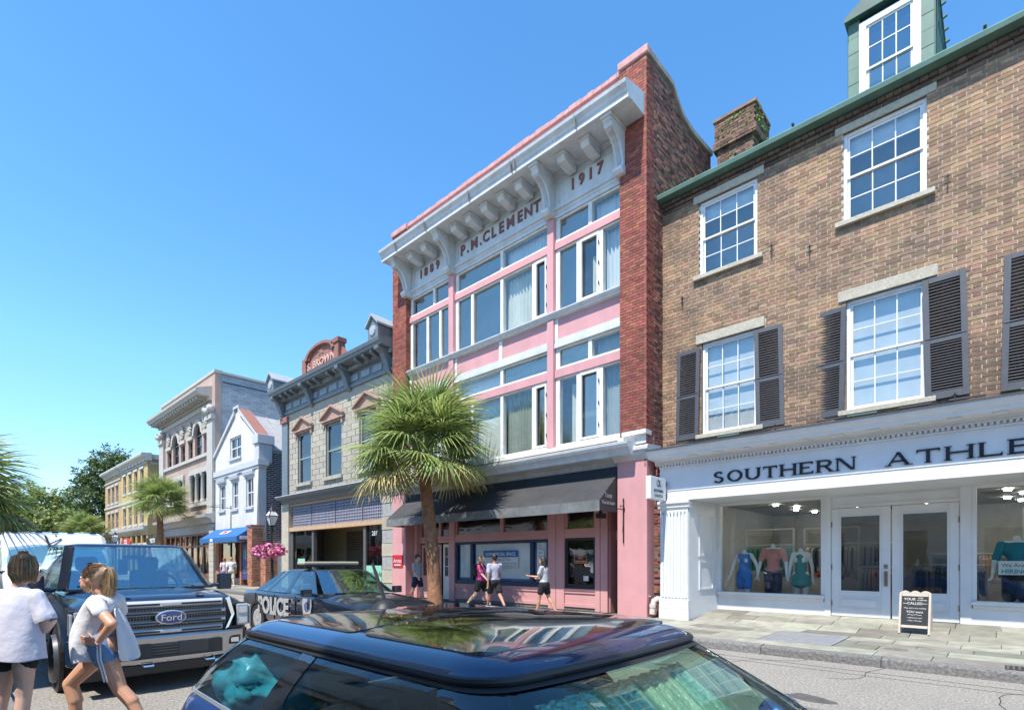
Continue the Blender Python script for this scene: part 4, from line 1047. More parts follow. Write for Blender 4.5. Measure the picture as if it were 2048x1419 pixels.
# ---------------------------------------------------------------- stone-fronted shop with the arched name tablet
fglass = GL('far_glass', (.45, .49, .52), base=.14, edge=.85, wav=.03, gcol=(.88, .8, .74))
def fwin(par, x0, x1, z0, z1, y, mt, mid=True, arch=False, fr=.08, cur=None):
    b = B()
    b.box(x0, x0+fr, y-.02, y+.1, z0, z1).box(x1-fr, x1, y-.02, y+.1, z0, z1).box(x0+fr, x1-fr, y-.02, y+.1, z1-fr, z1).box(x0+fr, x1-fr, y-.03, y+.1, z0, z0+fr)
    if mid: b.box(x0+fr, x1-fr, y-.0, y+.09, (z0+z1)/2-.03, (z0+z1)/2+.03)
    if arch:
        r = (x1-x0)/2; cx = (x0+x1)/2
        for k in range(10):
            a, c = math.pi*k/10, math.pi*(k+1)/10
            b.prism([(cx+r*math.cos(a), z1+r*math.sin(a)), (cx+r*math.cos(c), z1+r*math.sin(c)), (cx+(r-fr)*math.cos(c), z1+(r-fr)*math.sin(c)), (cx+(r-fr)*math.cos(a), z1+(r-fr)*math.sin(a))], 'y', y-.02, y+.1)
    w = b.obj('window', mt, par)
    ibox('pane', fglass, w, x0+fr, x1-fr, y+.04, y+.046, z0+fr, (z0+z1)/2)
    ibox('pane', fglass, w, x0+fr, x1-fr, y+.02, y+.026, (z0+z1)/2, z1-fr)
    if arch:
        r = (x1-x0)/2-fr*.5; cx = (x0+x1)/2
        B().prism([(cx+r*math.cos(math.pi*k/10), z1-.04+r*math.sin(math.pi*k/10)) for k in range(11)], 'y', y+.03, y+.036).obj('pane', fglass, w)
    if cur is not None: ibox('curtain', cur, w, x0+fr, x1-fr, y+.12, y+.13, z0+fr, z0+(z1-z0)*.6)
    return w
stone = M('cream_stone', (.42, .375, .295), rough=.85, var=.15, vs=4, bump=.35, bs=18, isl=.12, dirt=.45, ds=1.1, dcol=(.25, .24, .22))
sgroove = M('stone_joint', (.2, .18, .16), rough=1)
tin = M('grey_tin', (.15, .175, .19), rough=.5, var=.12, vs=4, dirt=.3, ds=2, dcol=(.1, .115, .125), streak=True)
terra = M('terracotta_trim', (.29, .125, .095), rough=.75, var=.12, vs=5, dirt=.3, ds=3)
hoodm = M('window_hood', (.4, .25, .19), rough=.75, var=.12, vs=5, dirt=.4, ds=3)
bp = T('stone_shop_building', 'two-storey cream stone shop building with grey tin cornice and red arched name tablet', 'building', (-23.5, 12.9, 0))
BX0, BX1, BY = -29.2, -18.56, 12.9
bw = [(-27.45, -26.0, 5.55, 8.17), (-24.45, -22.95, 5.58, 8.17), (-21.4, -19.95, 5.58, 8.17)]
b = B(); grid_wall(b, BX0, BX1, 4.9, 9.4, BY+.03, BY+.4, bw)
b.box(BX0, BX0+.3, BY+.41, 24, 0, 9.6).box(BX1-.3, BX1, BY+.41, 24, 0, 9.6).box(BX0+.3, BX1-.3, 23.7, 24, 0, 9.6).obj('wall', sgroove, bp)
rg = random.Random(12); k = 0; z = 5.0
while z < 9.05:
    x = BX0+.75 - (.37 if k % 2 else 0)
    while x < BX1-.1:
        p, q = max(x, BX0+.75), min(x+.73, BX1-.05); x += .75
        seg = [(p, q)]
        for h in bw:
            if h[2] < z+.14 < h[3]+.25:
                n = []
                for u, v in seg:
                    if v <= h[0] or u >= h[1]: n.append((u, v)); continue
                    if u < h[0]-.03: n.append((u, h[0]))
                    if v > h[1]+.03: n.append((h[1], v))
                seg = n
        for u, v in seg:
            if v-u > .06: ibox('stone_block', stone, bp, u+.012, v-.012, BY-rg.uniform(0, .012), BY+.06, z+.01, z+.27)
    z += .28; k += 1
B().box(BX0+.7, BX1, BY-.02, BY+.05, 9.06, 9.42).obj('stone_band', stone, bp)
for h in bw:
    w = fwin(bp, h[0], h[1], h[2], h[3], BY+.1, M('grey_sash', (.3, .33, .33), rough=.5), cur=curt)
    x0, x1 = h[0]-.28, h[1]+.28; cx = (x0+x1)/2
    pd = B().prism([(x0, 8.3), (x1, 8.3), (x1, 8.42), (cx, 8.95), (x0, 8.42)], 'y', BY-.06, BY+.02)
    pd = pd.obj('pediment', hoodm, bp)
    B().prism([(x0-.08, 8.38), (cx, 8.9), (x1+.08, 8.38), (x1+.08, 8.47), (cx, 9.0), (x0-.08, 8.47)], 'y', BY-.2, BY-.061).box(x0-.05, x1+.05, BY-.14, BY-.061, 8.26, 8.33).obj('pediment_mould', hoodm, pd)
    B().box(h[0]-.1, h[1]+.1, BY-.05, BY+.02, 8.17, 8.26).box(h[0]-.2, h[0]-.04, BY-.08, BY+.02, 8.0, 8.26).box(h[1]+.04, h[1]+.2, BY-.08, BY+.02, 8.0, 8.26).obj('lintel', hoodm, pd)
    B().box(h[0]-.15, h[1]+.15, BY-.12, BY+.08, h[2]-.16, h[2]).obj('sill', stone, bp)
    B().box(h[0], h[1], 14.3, 14.32, h[2], h[3]).obj('room_wall', room_dark, bp)
# left pilaster
B().box(BX0, BX0+.68, BY-.08, BY+.1, 4.95, 9.0).obj('pilaster', tin, bp)
B().box(BX0-.06, BX0+.74, BY-.16, BY+.1, 9.0, 9.3).obj('pilaster_cap', terra, bp)
# cornice
co = B().prism([(BY, 9.42), (BY-.1, 9.42), (BY-.12, 9.55), (BY-.04, 9.6), (BY-.04, 10.1), (BY-.2, 10.15), (BY-.22, 10.32), (BY-.72, 10.34), (BY-.74, 10.42), (BY-.8, 10.48), (BY-.84, 10.6), (BY-.75, 10.66), (BY+.2, 10.8)], 'x', BX0-.1, BX1-.02).obj('cornice', tin, bp)
for i in range(11): B().box(BX0+.45+i*.95, BX0+1.15+i*.95, BY-.07, BY-.041, 9.68, 9.98).obj('frieze_panel', M('tin_panel', (.26, .3, .33), rough=.5), co)
db = B(); x = BX0
while x < BX1-.1: db.box(x, x+.07, BY-.27, BY-.221, 10.12, 10.3); x += .15
db.obj('dentil_band', M('tin_light', (.34, .37, .38), rough=.5), co, kind='stuff')
for i in range(17):
    x = BX0+.35+i*.62
    if i % 4: B().prism([(BY-.66, 10.335), (BY-.64, 10.22), (BY-.5, 10.16), (BY-.3, 10.12), (BY-.28, 10.335)], 'x', x, x+.17).obj('modillion', tin, co)
for x in (BX0+.02, BX0+3.3, BX0+6.9, BX1-.5):
    B().prism([(BY-.76, 10.335), (BY-.74, 10.2), (BY-.5, 10.1), (BY-.36, 9.85), (BY-.26, 9.6), (BY-.2, 9.42), (BY-.05, 9.3), (BY-.05, 10.335)], 'x', x, x+.3).obj('bracket', tin, co, bevel=.02)
for x in (BX0-.15, BX1-.85):
    e = B().prism([(x, 10.6), (x+.75, 10.6), (x+.75, 11.15), (x+.375, 11.5), (x, 11.15)], 'y', BY-.8, BY+.9).obj('end_block', tin, co)
    B().prism([(x-.08, 11.12), (x+.375, 11.55), (x+.83, 11.12), (x+.83, 11.2), (x+.375, 11.64), (x-.08, 11.2)], 'y', BY-.9, BY+1.0).obj('end_block_cap', M('tin_light', (.34, .37, .38)), e)
    B().lathe([(.02, BY-.86), (.2, BY-.84), (.22, BY-.8)], (x+.375, 0, 10.95), 10, 'y').obj('rosette', M('tin_light', (.34, .37, .38)), e)
B().box(BX0, BX1, BY+.5, 23.7, 9.5, 9.6).obj('flat_roof', lead, bp)
# name tablet
tx0, tx1 = -26.0, -22.5; cx = (tx0+tx1)/2
P = [(tx0, 10.7), (tx0, 11.45)] + [(cx-1.5*math.cos(math.pi*k/12), 11.45+.5*math.sin(math.pi*k/12)) for k in range(13)] + [(tx1, 11.45), (tx1, 10.7)]
tb = B().prism(P, 'y', BY-.35, BY-.05).obj('name_tablet', terra, bp)
for (r0, r1, d) in ((1.45, 1.22, .5), (1.22, 1.08, .43)):
    a = B()
    for k in range(12):
        q, s = math.pi*k/12, math.pi*(k+1)/12
        a.prism([(cx+r0*math.cos(q), 11.45+r0*.4*math.sin(q)), (cx+r0*math.cos(s), 11.45+r0*.4*math.sin(s)), (cx+r1*math.cos(s), 11.45+r1*.37*math.sin(s)), (cx+r1*math.cos(q), 11.45+r1*.37*math.sin(q))], 'y', BY-d, BY-.34)
    a.obj('arch_mould', terra, tb)
B().box(tx0-.05, tx0+.35, BY-.45, BY-.1, 10.7, 11.6).obj('tablet_pier', terra, tb); B().box(tx1-.35, tx1+.05, BY-.45, BY-.1, 10.7, 11.6).obj('tablet_pier', terra, tb)
B().box(tx1-.5, tx1+.1, BY-.5, BY-.05, 11.6, 11.8).obj('tablet_pier', terra, tb)
for sx, s in ((tx0, -1), (tx1, 1)): B().prism([(sx, 10.7), (sx+s*.95, 10.7), (sx+s*.7, 10.85), (sx+s*.35, 11.0), (sx+s*.15, 11.3), (sx, 11.5)], 'y', BY-.3, BY-.12).obj('tablet_scroll', terra, tb)
pk = M('tablet_letter', (.55, .33, .27), rough=.7)
text('lettering', 'S. BROWN', .5, (cx, BY-.36, 10.98), FRONT, pk, tb, ext=.03, align='CENTER', sx=1.15, bold=.01)
text('lettering', '216', .28, (cx, BY-.36, 11.52), FRONT, pk, tb, ext=.03, align='CENTER')
# shop front
B().prism([(BY+.1, 4.55), (BY-.1, 4.55), (BY-.16, 4.75), (BY-.45, 4.8), (BY-.5, 4.92), (BY+.1, 5.0)], 'x', BX0+.1, BX1-.02).obj('shop_cornice', tin, bp)
B().box(BX0+.1, BX1-.02, BY-.52, BY-.43, 4.921, 4.95).obj('cornice_edge', pgrey, bp)
B().box(BX0, BX0+.85, BY-.1, BY+.3, 0, 4.55).obj('shop_pier', stone, bp)
for i in range(8): ibox('stone_block', stone if i % 2 else M('grey_stone', (.33, .33, .32), rough=.9, var=.2, bump=.4), bp, BX1-.82, BX1-.04, BY-.12-.02*(i % 2), BY+.3, .02+i*.56, .02+i*.56+.54)
lat = M('lattice_glass', (.14, .14, .2), rough=.3, var=.2); latw = M('lattice_bar', (.32, .32, .38), rough=.6)
for (x0, x1) in ((-28.04, -26.0), (-25.9, -23.6), (-23.5, -21.2), (-21.1, -19.42)):
    p = B().box(x0, x1, BY+.06, BY+.1, 3.3, 4.42).obj('lattice_panel', lat, bp)
    lb = B(); x = x0
    while x < x1: lb.box(x, x+.035, BY+.03, BY+.058, 3.3, 4.42); x += .14
    z = 3.3
    while z < 4.42: lb.box(x0, x1, BY+.025, BY+.06, z, z+.035); z += .14
    lb.obj('lattice_bars', latw, p, kind='stuff')
B().box(-28.35, -19.38, BY+.0, BY+.2, 4.42, 4.549).obj('head_beam', M('raw_timber', (.5, .33, .2), rough=.8, var=.15, vs=8), bp)
B().box(-28.35, -19.3, BY-.06, BY+.2, 3.08, 3.28).obj('timber_beam', M('raw_timber', (.5, .33, .2), rough=.8, var=.15, vs=8), bp)
B().box(-28.3, -19.4, BY+.2, BY+1.9, 3.2, 3.26).obj('porch_ceiling', M('pine_ceiling', (.45, .2, .07), rough=.6, var=.15), bp)
for x in (-28.2, -25.85, -21.0, -19.5): B().box(x-.1, x+.1, BY+.02, BY+.2, 0, 3.08).obj('post', M('dark_post', (.1, .1, .1), rough=.7), bp)
ibox('pane', fglass, bp, -28.1, -25.95, BY+.1, BY+.106, .5, 3.08)
ibox('pane', fglass, bp, -20.9, -19.6, BY+.1, BY+.106, .5, 3.08)
B().box(-28.1, -25.95, BY+.05, BY+.15, 0, .5).box(-20.9, -19.6, BY+.05, BY+.15, 0, .5).obj('kick_panel', tin, bp)
B().box(-28.3, -19.3, BY+1.9, BY+2.0, 0, 3.2).obj('porch_wall', M('mortar_olive', (.22, .2, .12), rough=1), bp)
bricks(bp, M('porch_brick', (.055, .05, .04), rough=.9, var=.3, isl=.3), -25.8, -21.0, .1, 3.1, BY+1.9, h=.09, L=.26, keep=0, bond='running', joint=.02, seed=4)
text('lettering', '287', .3, (-20.3, BY+.09, 2.62), FRONT, signw, bp, ext=.002, align='CENTER')
mint = M('mint_board', (.25, .55, .42), rough=.6)
t = T('sign', 'mint green board with black lettering behind the lower shop glass', 'sign', (-20.2, BY, .9)); B().box(-20.85, -19.65, BY+.02, BY+.04, .62, 1.3).obj('board', mint, t)
text('lettering', 'Available', .36, (-20.25, BY+.015, .82), FRONT, letm, t, ext=.001, align='CENTER')
t = B().box(-27.5, -26.7, BY+.02, BY+.03, 1.3, 1.62).obj('notice', mint); tag(t, 'mint green notice on the left shop pane of the stone building', 'notice')
# ---------------------------------------------------------------- white gabled shop
wst = M('whitewash', (.62, .61, .59), rough=.9, var=.1, vs=1.5, bump=.35, bs=15, dirt=.5, ds=1.2, dcol=(.4, .38, .35), streak=True)
wsh = M('white_moulding', (.5, .51, .52), rough=.8, var=.1, vs=3, dirt=.4, ds=3)
zinc = M('zinc_roof', (.42, .4, .38), rough=.5, metal=.2, var=.1, vs=2, dirt=.3, ds=1.4)
gy = 12.8
wb = T('gabled_building', 'white stuccoed gabled shop with a blue awning, between the grey-sided and the stone buildings', 'building', (-35.8, 12.8, 0))
GX0, GX1 = -39.5, -32.25
hol = [(-36.85, -34.95, 8.05, 9.4)] + [(-38.75, -37.65, 4.85, 6.55), (-36.45, -35.45, 4.8, 6.58), (-34.2, -33.05, 4.76, 6.6)]
b = B(); grid_wall(b, GX0, GX1, 2.7, 7.3, gy, gy+.4, hol[1:])
b.obj('wall', wst, wb)
gw = B()
gw.prism([(GX0, 7.3), (-36.85, 7.3), (-36.85, 10.1), (GX0, 8.5)], 'y', gy, gy+.4).prism([(-34.95, 7.3), (GX1, 7.3), (GX1, 8.7), (-34.95, 10.35)], 'y', gy, gy+.4)
gw.box(-36.85, -34.95, gy, gy+.4, 7.3, 8.05).prism([(-36.85, 9.4), (-34.95, 9.4), (-34.95, 10.35), (-35.6, 10.95), (-36.85, 10.1)], 'y', gy, gy+.4)
gw.obj('gable', wst, wb)
B().prism([(GX0-.1, 8.45), (-35.9, 10.75), (-35.9, 11.1), (-35.2, 11.1), (-35.2, 10.8), (GX1+.05, 8.75), (GX1+.05, 8.92), (-35.1, 11.0), (-35.1, 11.25), (-36.0, 11.25), (-36.0, 10.95), (GX0-.1, 8.65)], 'y', gy-.12, gy+.5).obj('gable_coping', wsh, wb)
B().prism([(-35.1, 10.95), (GX1+.06, 8.9), (GX1+.06, 8.98), (-35.1, 11.03)], 'y', gy-.1, gy+.6).obj('coping_tile', terra, wb)
B().box(GX1-.5, GX1+.3, gy-.2, gy+.8, 8.4, 8.95).box(GX1-.42, GX1+.2, gy-.1, gy+.7, 7.3, 8.4).obj('kneeler', wsh, wb, bevel=.03)
B().box(GX0-.05, GX1+.25, gy-.14, gy+.5, 7.15, 7.5).box(GX0, GX1+.15, gy-.08, gy+.45, 7.0, 7.15).obj('band_course', wsh, wb)
B().prism([(gy, .0), (gy-.5, .0), (gy-.15, 3.5), (gy-.05, 6.9), (gy, 6.9)], 'x', GX1-.35, GX1+.05).obj('buttress', wst, wb)
for h in hol:
    fwin(wb, *h, gy+.12, white_paint)
    B().box(h[0]-.05, h[1]+.05, gy-.1, gy+.05, h[2]-.14, h[2]).obj('sill', wsh, wb)
    if h[3] < 7:
        B().prism([(gy, h[3]+.05), (gy-.12, h[3]+.12), (gy-.16, h[3]+.3), (gy-.16, h[3]+.38), (gy, h[3]+.4)], 'x', h[0]-.2, h[1]+.2).obj('hood_mould', wsh, wb)
        B().box(h[0], h[1], 14.3, 14.32, h[2], h[3]).obj('room_wall', room_dark, wb)
    B().box((h[0]+h[1])/2-.03, (h[0]+h[1])/2+.03, gy+.1, gy+.18, h[2]+.05, h[3]-.05).obj('mullion', white_paint, wb)
rb = B().prism([(GX0+.1, 8.3), (-35.6, 10.75), (GX1-.05, 8.2), (GX1+.15, 8.1), (GX1+.15, 8.2), (-35.6, 10.9), (GX0-.1, 8.4)], 'y', gy+.42, 26)
roof = rb.obj('roof', zinc, wb)
for i in range(9):
    y = gy+.9+i*.85
    B().prism([(GX1+.12, 8.2), (-35.5, 10.86), (-35.5, 10.94), (GX1+.12, 8.28)], 'y', y, y+.05).obj('standing_seam', zinc, roof)
sb = B().box(GX1-.4, GX1-.03, gy+.4, 26, 0, 8.2).obj('side_wall', M('white_pointing', (.55, .53, .5), rough=1, var=.2), wb)
bricks(sb, M('dark_side_brick', (.07, .045, .06), rough=.9, var=.3, vs=8, isl=.5, hue=.03), gy+.45, 20, 2.6, 8.1, GX1-.03, h=.115, L=.36, side=1, seed=17, bond='running', joint=.035)
B().box(GX1-.03, GX1+.12, gy+.4, 20, 0, 2.6).obj('side_render', wst, wb)
B().tube([(GX1+.1, 15.6, 8.0), (GX1+.1, 15.6, .2)], .06, 6).obj('downpipe', tin, wb)
blue = M('blue_canvas', (.02, .12, .33), rough=.85, var=.12, vs=3)
aw = B().prism([(gy-.02, 3.6), (gy-1.0, 2.95), (gy-1.0, 2.93), (gy-.02, 3.55)], 'x', -39.4, -32.9).obj('awning', blue, wb)
B().box(-39.4, -32.9, gy-1.01, gy-.99, 2.66, 2.95).obj('valance', blue, aw)
B().prism([(gy-.02, 3.58), (gy-1.0, 2.94), (gy-1.0, 2.66), (gy-.02, 2.66)], 'x', -32.92, -32.89).obj('awning_side', blue, aw)
B().prism([(gy-.35, 3.405), (gy-.65, 3.205), (gy-.65, 3.2), (gy-.35, 3.4)], 'x', -36.9, -35.5).obj('logo_patch', signw, aw)
B().prism([(gy-.4, 3.38), (gy-.6, 3.245), (gy-.6, 3.24), (gy-.4, 3.375)], 'x', -36.6, -35.8).obj('logo_mark', sred, aw)
B().box(-32.885, -32.88, gy-.85, gy-.1, 2.78, 2.98).obj('logo_patch', signw, aw); text('lettering', 'LIQUOR', .16, (-32.875, gy-.8, 2.8), SIDE, sred, aw, ext=.001)
B().box(-37.4, -36.9, gy-1.02, gy-1.011, 2.72, 2.9).obj('logo_patch', signw, aw)
sgl = M('shop_dark', (.06, .06, .065), rough=.6)
for q in ((GX0, -38.9), (-35.2, -34.95), (-33.0, GX1)): B().box(q[0], q[1], gy, gy+.4, 0, 2.7).obj('shop_post', M('orange_brick', (.42, .17, .1), rough=.9, var=.25, vs=12, bump=.5), wb)
ibox('pane', fglass, wb, -38.8, -35.2, gy+.15, gy+.156, .4, 2.65)
B().box(-38.85, -35.2, gy+.1, gy+.2, 0, .4).box(-37.1, -37.0, gy+.1, gy+.2, .4, 2.7).obj('shop_frame', sgl, wb)
B().box(-38.9, -33, gy+2.2, gy+2.25, 0, 2.7).obj('shop_wall', M('liquor_wall', (.2, .16, .13), var=.6, vs=4), wb)
t = T('poster', 'blue liquor store window poster with white lettering and bottles', 'poster', (-34, gy, 1.4))
B().box(-34.95, -33.0, gy+.05, gy+.1, .35, 2.6).obj('board', M('poster_blue', (.03, .05, .2), rough=.5), t)
text('lettering', 'LIQUOR STORE', .26, (-33.98, gy+.045, .75), FRONT, signw, t, ext=.001, align='CENTER', bold=.004)
text('lettering', 'KING STREET', .14, (-33.98, gy+.045, 1.08), FRONT, signw, t, ext=.001, align='CENTER')
bb = [B(), B()]
for i in range(6): bb[i % 2].box(-34.7+i*.26, -34.52+i*.26, gy+.035, gy+.049, 1.6, 2.2+.1*(i % 2)).box(-34.65+i*.26, -34.57+i*.26, gy+.035, gy+.049, 2.2, 2.45)
bb[0].obj('bottle_print', M('bottle_teal', (.1, .35, .4)), t, kind='stuff'); bb[1].obj('bottle_print', M('bottle_pale', (.4, .42, .45)), t, kind='stuff')
t = B().tube([(-36.6, gy-.03, 3.0), (-36.6, gy-.03, 5.05)], .025, 6).tube([(-36.6, gy-.03, 4.9), (-36.6, gy-1.6, 4.9)], .02, 6).tube([(-36.6, gy-.5, 4.9), (-36.6, gy-.6, 5.1), (-36.6, gy-.8, 5.0), (-36.6, gy-1.0, 5.05), (-36.6, gy-1.2, 4.92)], .015, 5).obj('sign_bracket', iron); tag(t, 'ornate iron sign bracket on the white gabled shop', 'bracket')
for k, (x, z, lb) in enumerate(((-32.3, 3.5, 'tall orange brick pillar at the corner of the white gabled shop'), (-30.4, 2.2, 'short orange brick pillar in the gap beside the stone building'))):
    t = T('brick_pillar', lb, 'pillar', (x, 12.6, 0))
    B().box(x-.33, x+.33, 12.3, 12.95, 0, z).obj('core', mortar, t)
    bricks(t, M('orange_pillar_brick', (.42, .17, .1), rough=.9, var=.2, vs=8, isl=.35), x-.34, x+.34, .02, z, 12.3, h=.1, L=.23, seed=k, bond='running', joint=.02)
    bricks(t, M('orange_pillar_brick', (.42, .17, .1)), 12.3, 12.95, .02, z, x+.33, h=.1, L=.23, seed=k+5, side=1, bond='running', joint=.02)
    B().box(x-.4, x+.4, 12.22, 13.0, z, z+.1).obj('cap', terra, t)
t = B().box(-31.9, -29.4, 14.6, 14.9, 0, 2.4).obj('garden_wall', wst); tag(t, 'white garden wall closing the alley beside the gabled shop', 'wall')
# ---------------------------------------------------------------- tan building with the painted grey side
tan = M('tan_stucco', (.44, .31, .25), rough=.85, var=.08, vs=2, bump=.2, bs=20, dirt=.3, ds=1.2, streak=True)
trim = M('buff_trim', (.46, .43, .38), rough=.75, var=.08, vs=3, dirt=.35, ds=2, dcol=(.27, .26, .24))
gside = M('grey_side', (.33, .36, .39), rough=.85, var=.1, vs=2, dirt=.45, ds=.9, dcol=(.24, .26, .28), isl=.14)
tb = T('tan_building', 'three-storey tan building with bracketed cornice, arched windows and a grey painted brick side', 'building', (-46, 12.8, 0))
TX0, TX1, TY = -52.5, -39.6, 12.8
wins = [(-50.75, -49.6, 9.1, 10.42, 0), (-49.15, -47.6, 9.1, 10.7, 1), (-47.15, -46.1, 9.1, 10.42, 0), (-45.3, -44.3, 9.1, 10.45, 0), (-43.8, -42.25, 9.1, 10.7, 1), (-41.85, -40.75, 9.1, 10.45, 0)]
w2 = [(-50.1, -46.3, 5.75, 7.75), (-44.6, -40.75, 5.7, 7.8)]
b = B(); grid_wall(b, TX0, TX1, 4.4, 14.4, TY, TY+.4, [w[:3]+((w[3]+.75) if w[4] else w[3],) for w in wins]+w2)
for w in wins:
    if w[4]:
        r = (w[1]-w[0])/2; cx = (w[0]+w[1])/2
        b.prism([(w[0], 10.7)]+[(cx-r*math.cos(math.pi*k/16), 10.7+r*math.sin(math.pi*k/16)) for k in range(1, 9)]+[(w[0], 11.48)], 'y', TY+.002, TY+.3)
        b.prism([(w[1], 10.7)]+[(cx+r*math.cos(math.pi*k/16), 10.7+r*math.sin(math.pi*k/16)) for k in range(1, 9)]+[(w[1], 11.48)], 'y', TY+.002, TY+.3)
b.obj('wall', tan, tb)
B().box(TX0, TX0+.4, TY+.4, 26, 0, 14.3).box(TX1-.4, TX1-.02, TY+.4, 26, 0, 14.4).box(TX0+.4, TX1-.4, 25.6, 26, 0, 14).obj('side_core', M('grey_joint', (.24, .26, .28), rough=1), tb)
bricks(tb, gside, TY+.02, 21.2, 6.5, 14.4, TX1-.02, h=.15, L=.42, side=1, seed=44, bond='running', joint=.014, proud=.01)
bricks(tb, M('brown_grey_brick', (.2, .17, .15), rough=.95, var=.3, isl=.3), 21.2, 25.9, 7, 14.4, TX1-.02, h=.15, L=.42, side=1, seed=45, bond='running', joint=.02, proud=.01)
B().box(TX0, TX1+.05, TY-.06, TY+.5, 14.4, 14.6).box(TX1-.5, TX1+.06, TY+.5, 26, 14.4, 14.55).obj('parapet_coping', trim, tb)
B().box(TX0, TX1, TY+.5, 25.6, 13.8, 13.9).obj('flat_roof', lead, tb)
co = B().prism([(TY, 12.6), (TY-.15, 12.62), (TY-.2, 12.85), (TY-.85, 12.9), (TY-.88, 13.0), (TY-1.0, 13.1), (TY-1.02, 13.25), (TY, 13.6)], 'x', TX0-.4, TX1-.6).obj('cornice', trim, tb)
for i in range(20): B().box(TX0-.1+i*.6, TX0+.15+i*.6, TY-.75, TY-.2, 12.7, 12.88).obj('modillion', trim, co)
B().box(TX0+.2, TX1-.8, TY-.06, TY-.001, 12.2, 12.55).obj('frieze', trim, tb)
for x0, x1 in ((TX0, TX0+1.2), (TX1-1.1, TX1-.0)):
    p = B().box(x0, x1, TY-.18, TY-.001, 4.5, 11.2).obj('corner_pilaster', trim, tb)
    B().box(x0-.1, x1+.1, TY-.3, TY-.001, 11.2, 11.5).box(x0+.05, x1-.05, TY-.25, TY-.001, 11.5, 12.1).obj('capital', trim, p)
    B().ball((x0+.1, TY-.25, 11.9), .28, 8, 6).ball((x1-.1, TY-.25, 11.9), .28, 8, 6).ball(((x0+x1)/2, TY-.3, 11.75), .25, 8, 6).obj('volute', trim, p, smooth=True)
for w in wins:
    fwin(tb, w[0], w[1], w[2], w[3], TY+.15, M('dark_sash', (.08, .08, .09), rough=.5), arch=bool(w[4]))
    cx = (w[0]+w[1])/2
    if w[4]:
        a = B(); r = (w[1]-w[0])/2
        for k in range(12):
            q, s = math.pi*k/12, math.pi*(k+1)/12
            a.prism([(cx+(r+.3)*math.cos(q), 10.7+(r+.3)*math.sin(q)), (cx+(r+.3)*math.cos(s), 10.7+(r+.3)*math.sin(s)), (cx+r*math.cos(s), 10.7+r*math.sin(s)), (cx+r*math.cos(q), 10.7+r*math.sin(q))], 'y', TY-.12, TY+.02)
        a.obj('arch_mould', trim, tb)
    else:
        B().box(w[0]-.15, w[1]+.15, TY-.12, TY+.02, 10.5, 10.75).obj('lintel', trim, tb)
        rr = B()
        for k in range(14): q = 2*math.pi*k/14; rr.ball((cx+.32*math.cos(q), TY-.08, 11.35+.45*math.sin(q)), .11, 6, 4)
        rr.ball((cx, TY-.06, 11.35), (.2, .12, .3), 8, 6)
        rr.obj('wreath', trim, tb, smooth=True)
B().box(TX0+1.2, TX1-1.1, TY-.15, TY-.001, 8.85, 9.08).obj('sill_course', trim, tb)
for (x0, x1, z0, z1) in w2:
    B().box(x0-.2, x1+.2, TY-.16, TY+.02, z1, z1+.25).box(x0-.1, x1+.1, TY-.1, TY+.02, z1+.25, z1+.4).box(x0-.2, x1+.2, TY-.16, TY+.02, z0-.25, z0).obj('window_entablature', trim, tb)
    u = (x1-x0)/3
    for i in range(3): fwin(tb, x0+i*u+.15, x0+(i+1)*u-.15, z0, z1, TY+.2, M('dark_sash', (.08, .08, .09)))
    for i in range(4): B().lathe([(.2, z0), (.2, z0+.15), (.15, z0+.2), (.13, z1-.25), (.2, z1-.15), (.2, z1)], (x0+i*u, TY-.0, 0), 10).obj('column', trim, tb, smooth=True)
for z0, z1 in ((5.5, 8), (9, 11.6)): B().box(TX0+.5, TX1-.5, TY+1.6, TY+1.65, z0, z1).obj('room_wall', room_dark, tb)
B().prism([(TY, 4.1), (TY-.2, 4.15), (TY-.3, 4.4), (TY-.6, 4.5), (TY-.65, 4.7), (TY, 4.8)], 'x', TX0-.1, TX1+.05).obj('shop_cornice', trim, tb)
rwood = M('red_wood', (.22, .07, .04), rough=.5, var=.1)
B().box(TX0+.6, TX1-.9, TY+.05, TY+.2, 3.5, 4.15).obj('shop_fascia', trim, tb)
for i in range(9): B().box(TX0+1+i*1.32, TX0+1.18+i*1.32, TY+.05, TY+.2, 0, 3.5).obj('shop_post', rwood, tb)
B().box(TX0+1, TX1-.9, TY+.04, TY+.18, 2.5, 2.65).box(TX0+1, TX1-.9, TY+.04, TY+.18, 3.35, 3.5).box(TX0+1, TX1-.9, TY+.04, TY+.18, 0, .6).obj('shop_rail', rwood, tb)
for i in range(8): ibox('pane', fglass, tb, TX0+1.18+i*1.32, TX0+2.32+i*1.32, TY+.12, TY+.126, .6, 3.4)
B().box(TX0+1, TX1-.9, TY+2, TY+2.05, 0, 3.5).obj('shop_wall', room_dark, tb)
for i in range(11): ibox('stone_block', trim, tb, TX1-.9, TX1-.02, TY-.1, TY+.3, i*.37+.01, i*.37+.36)
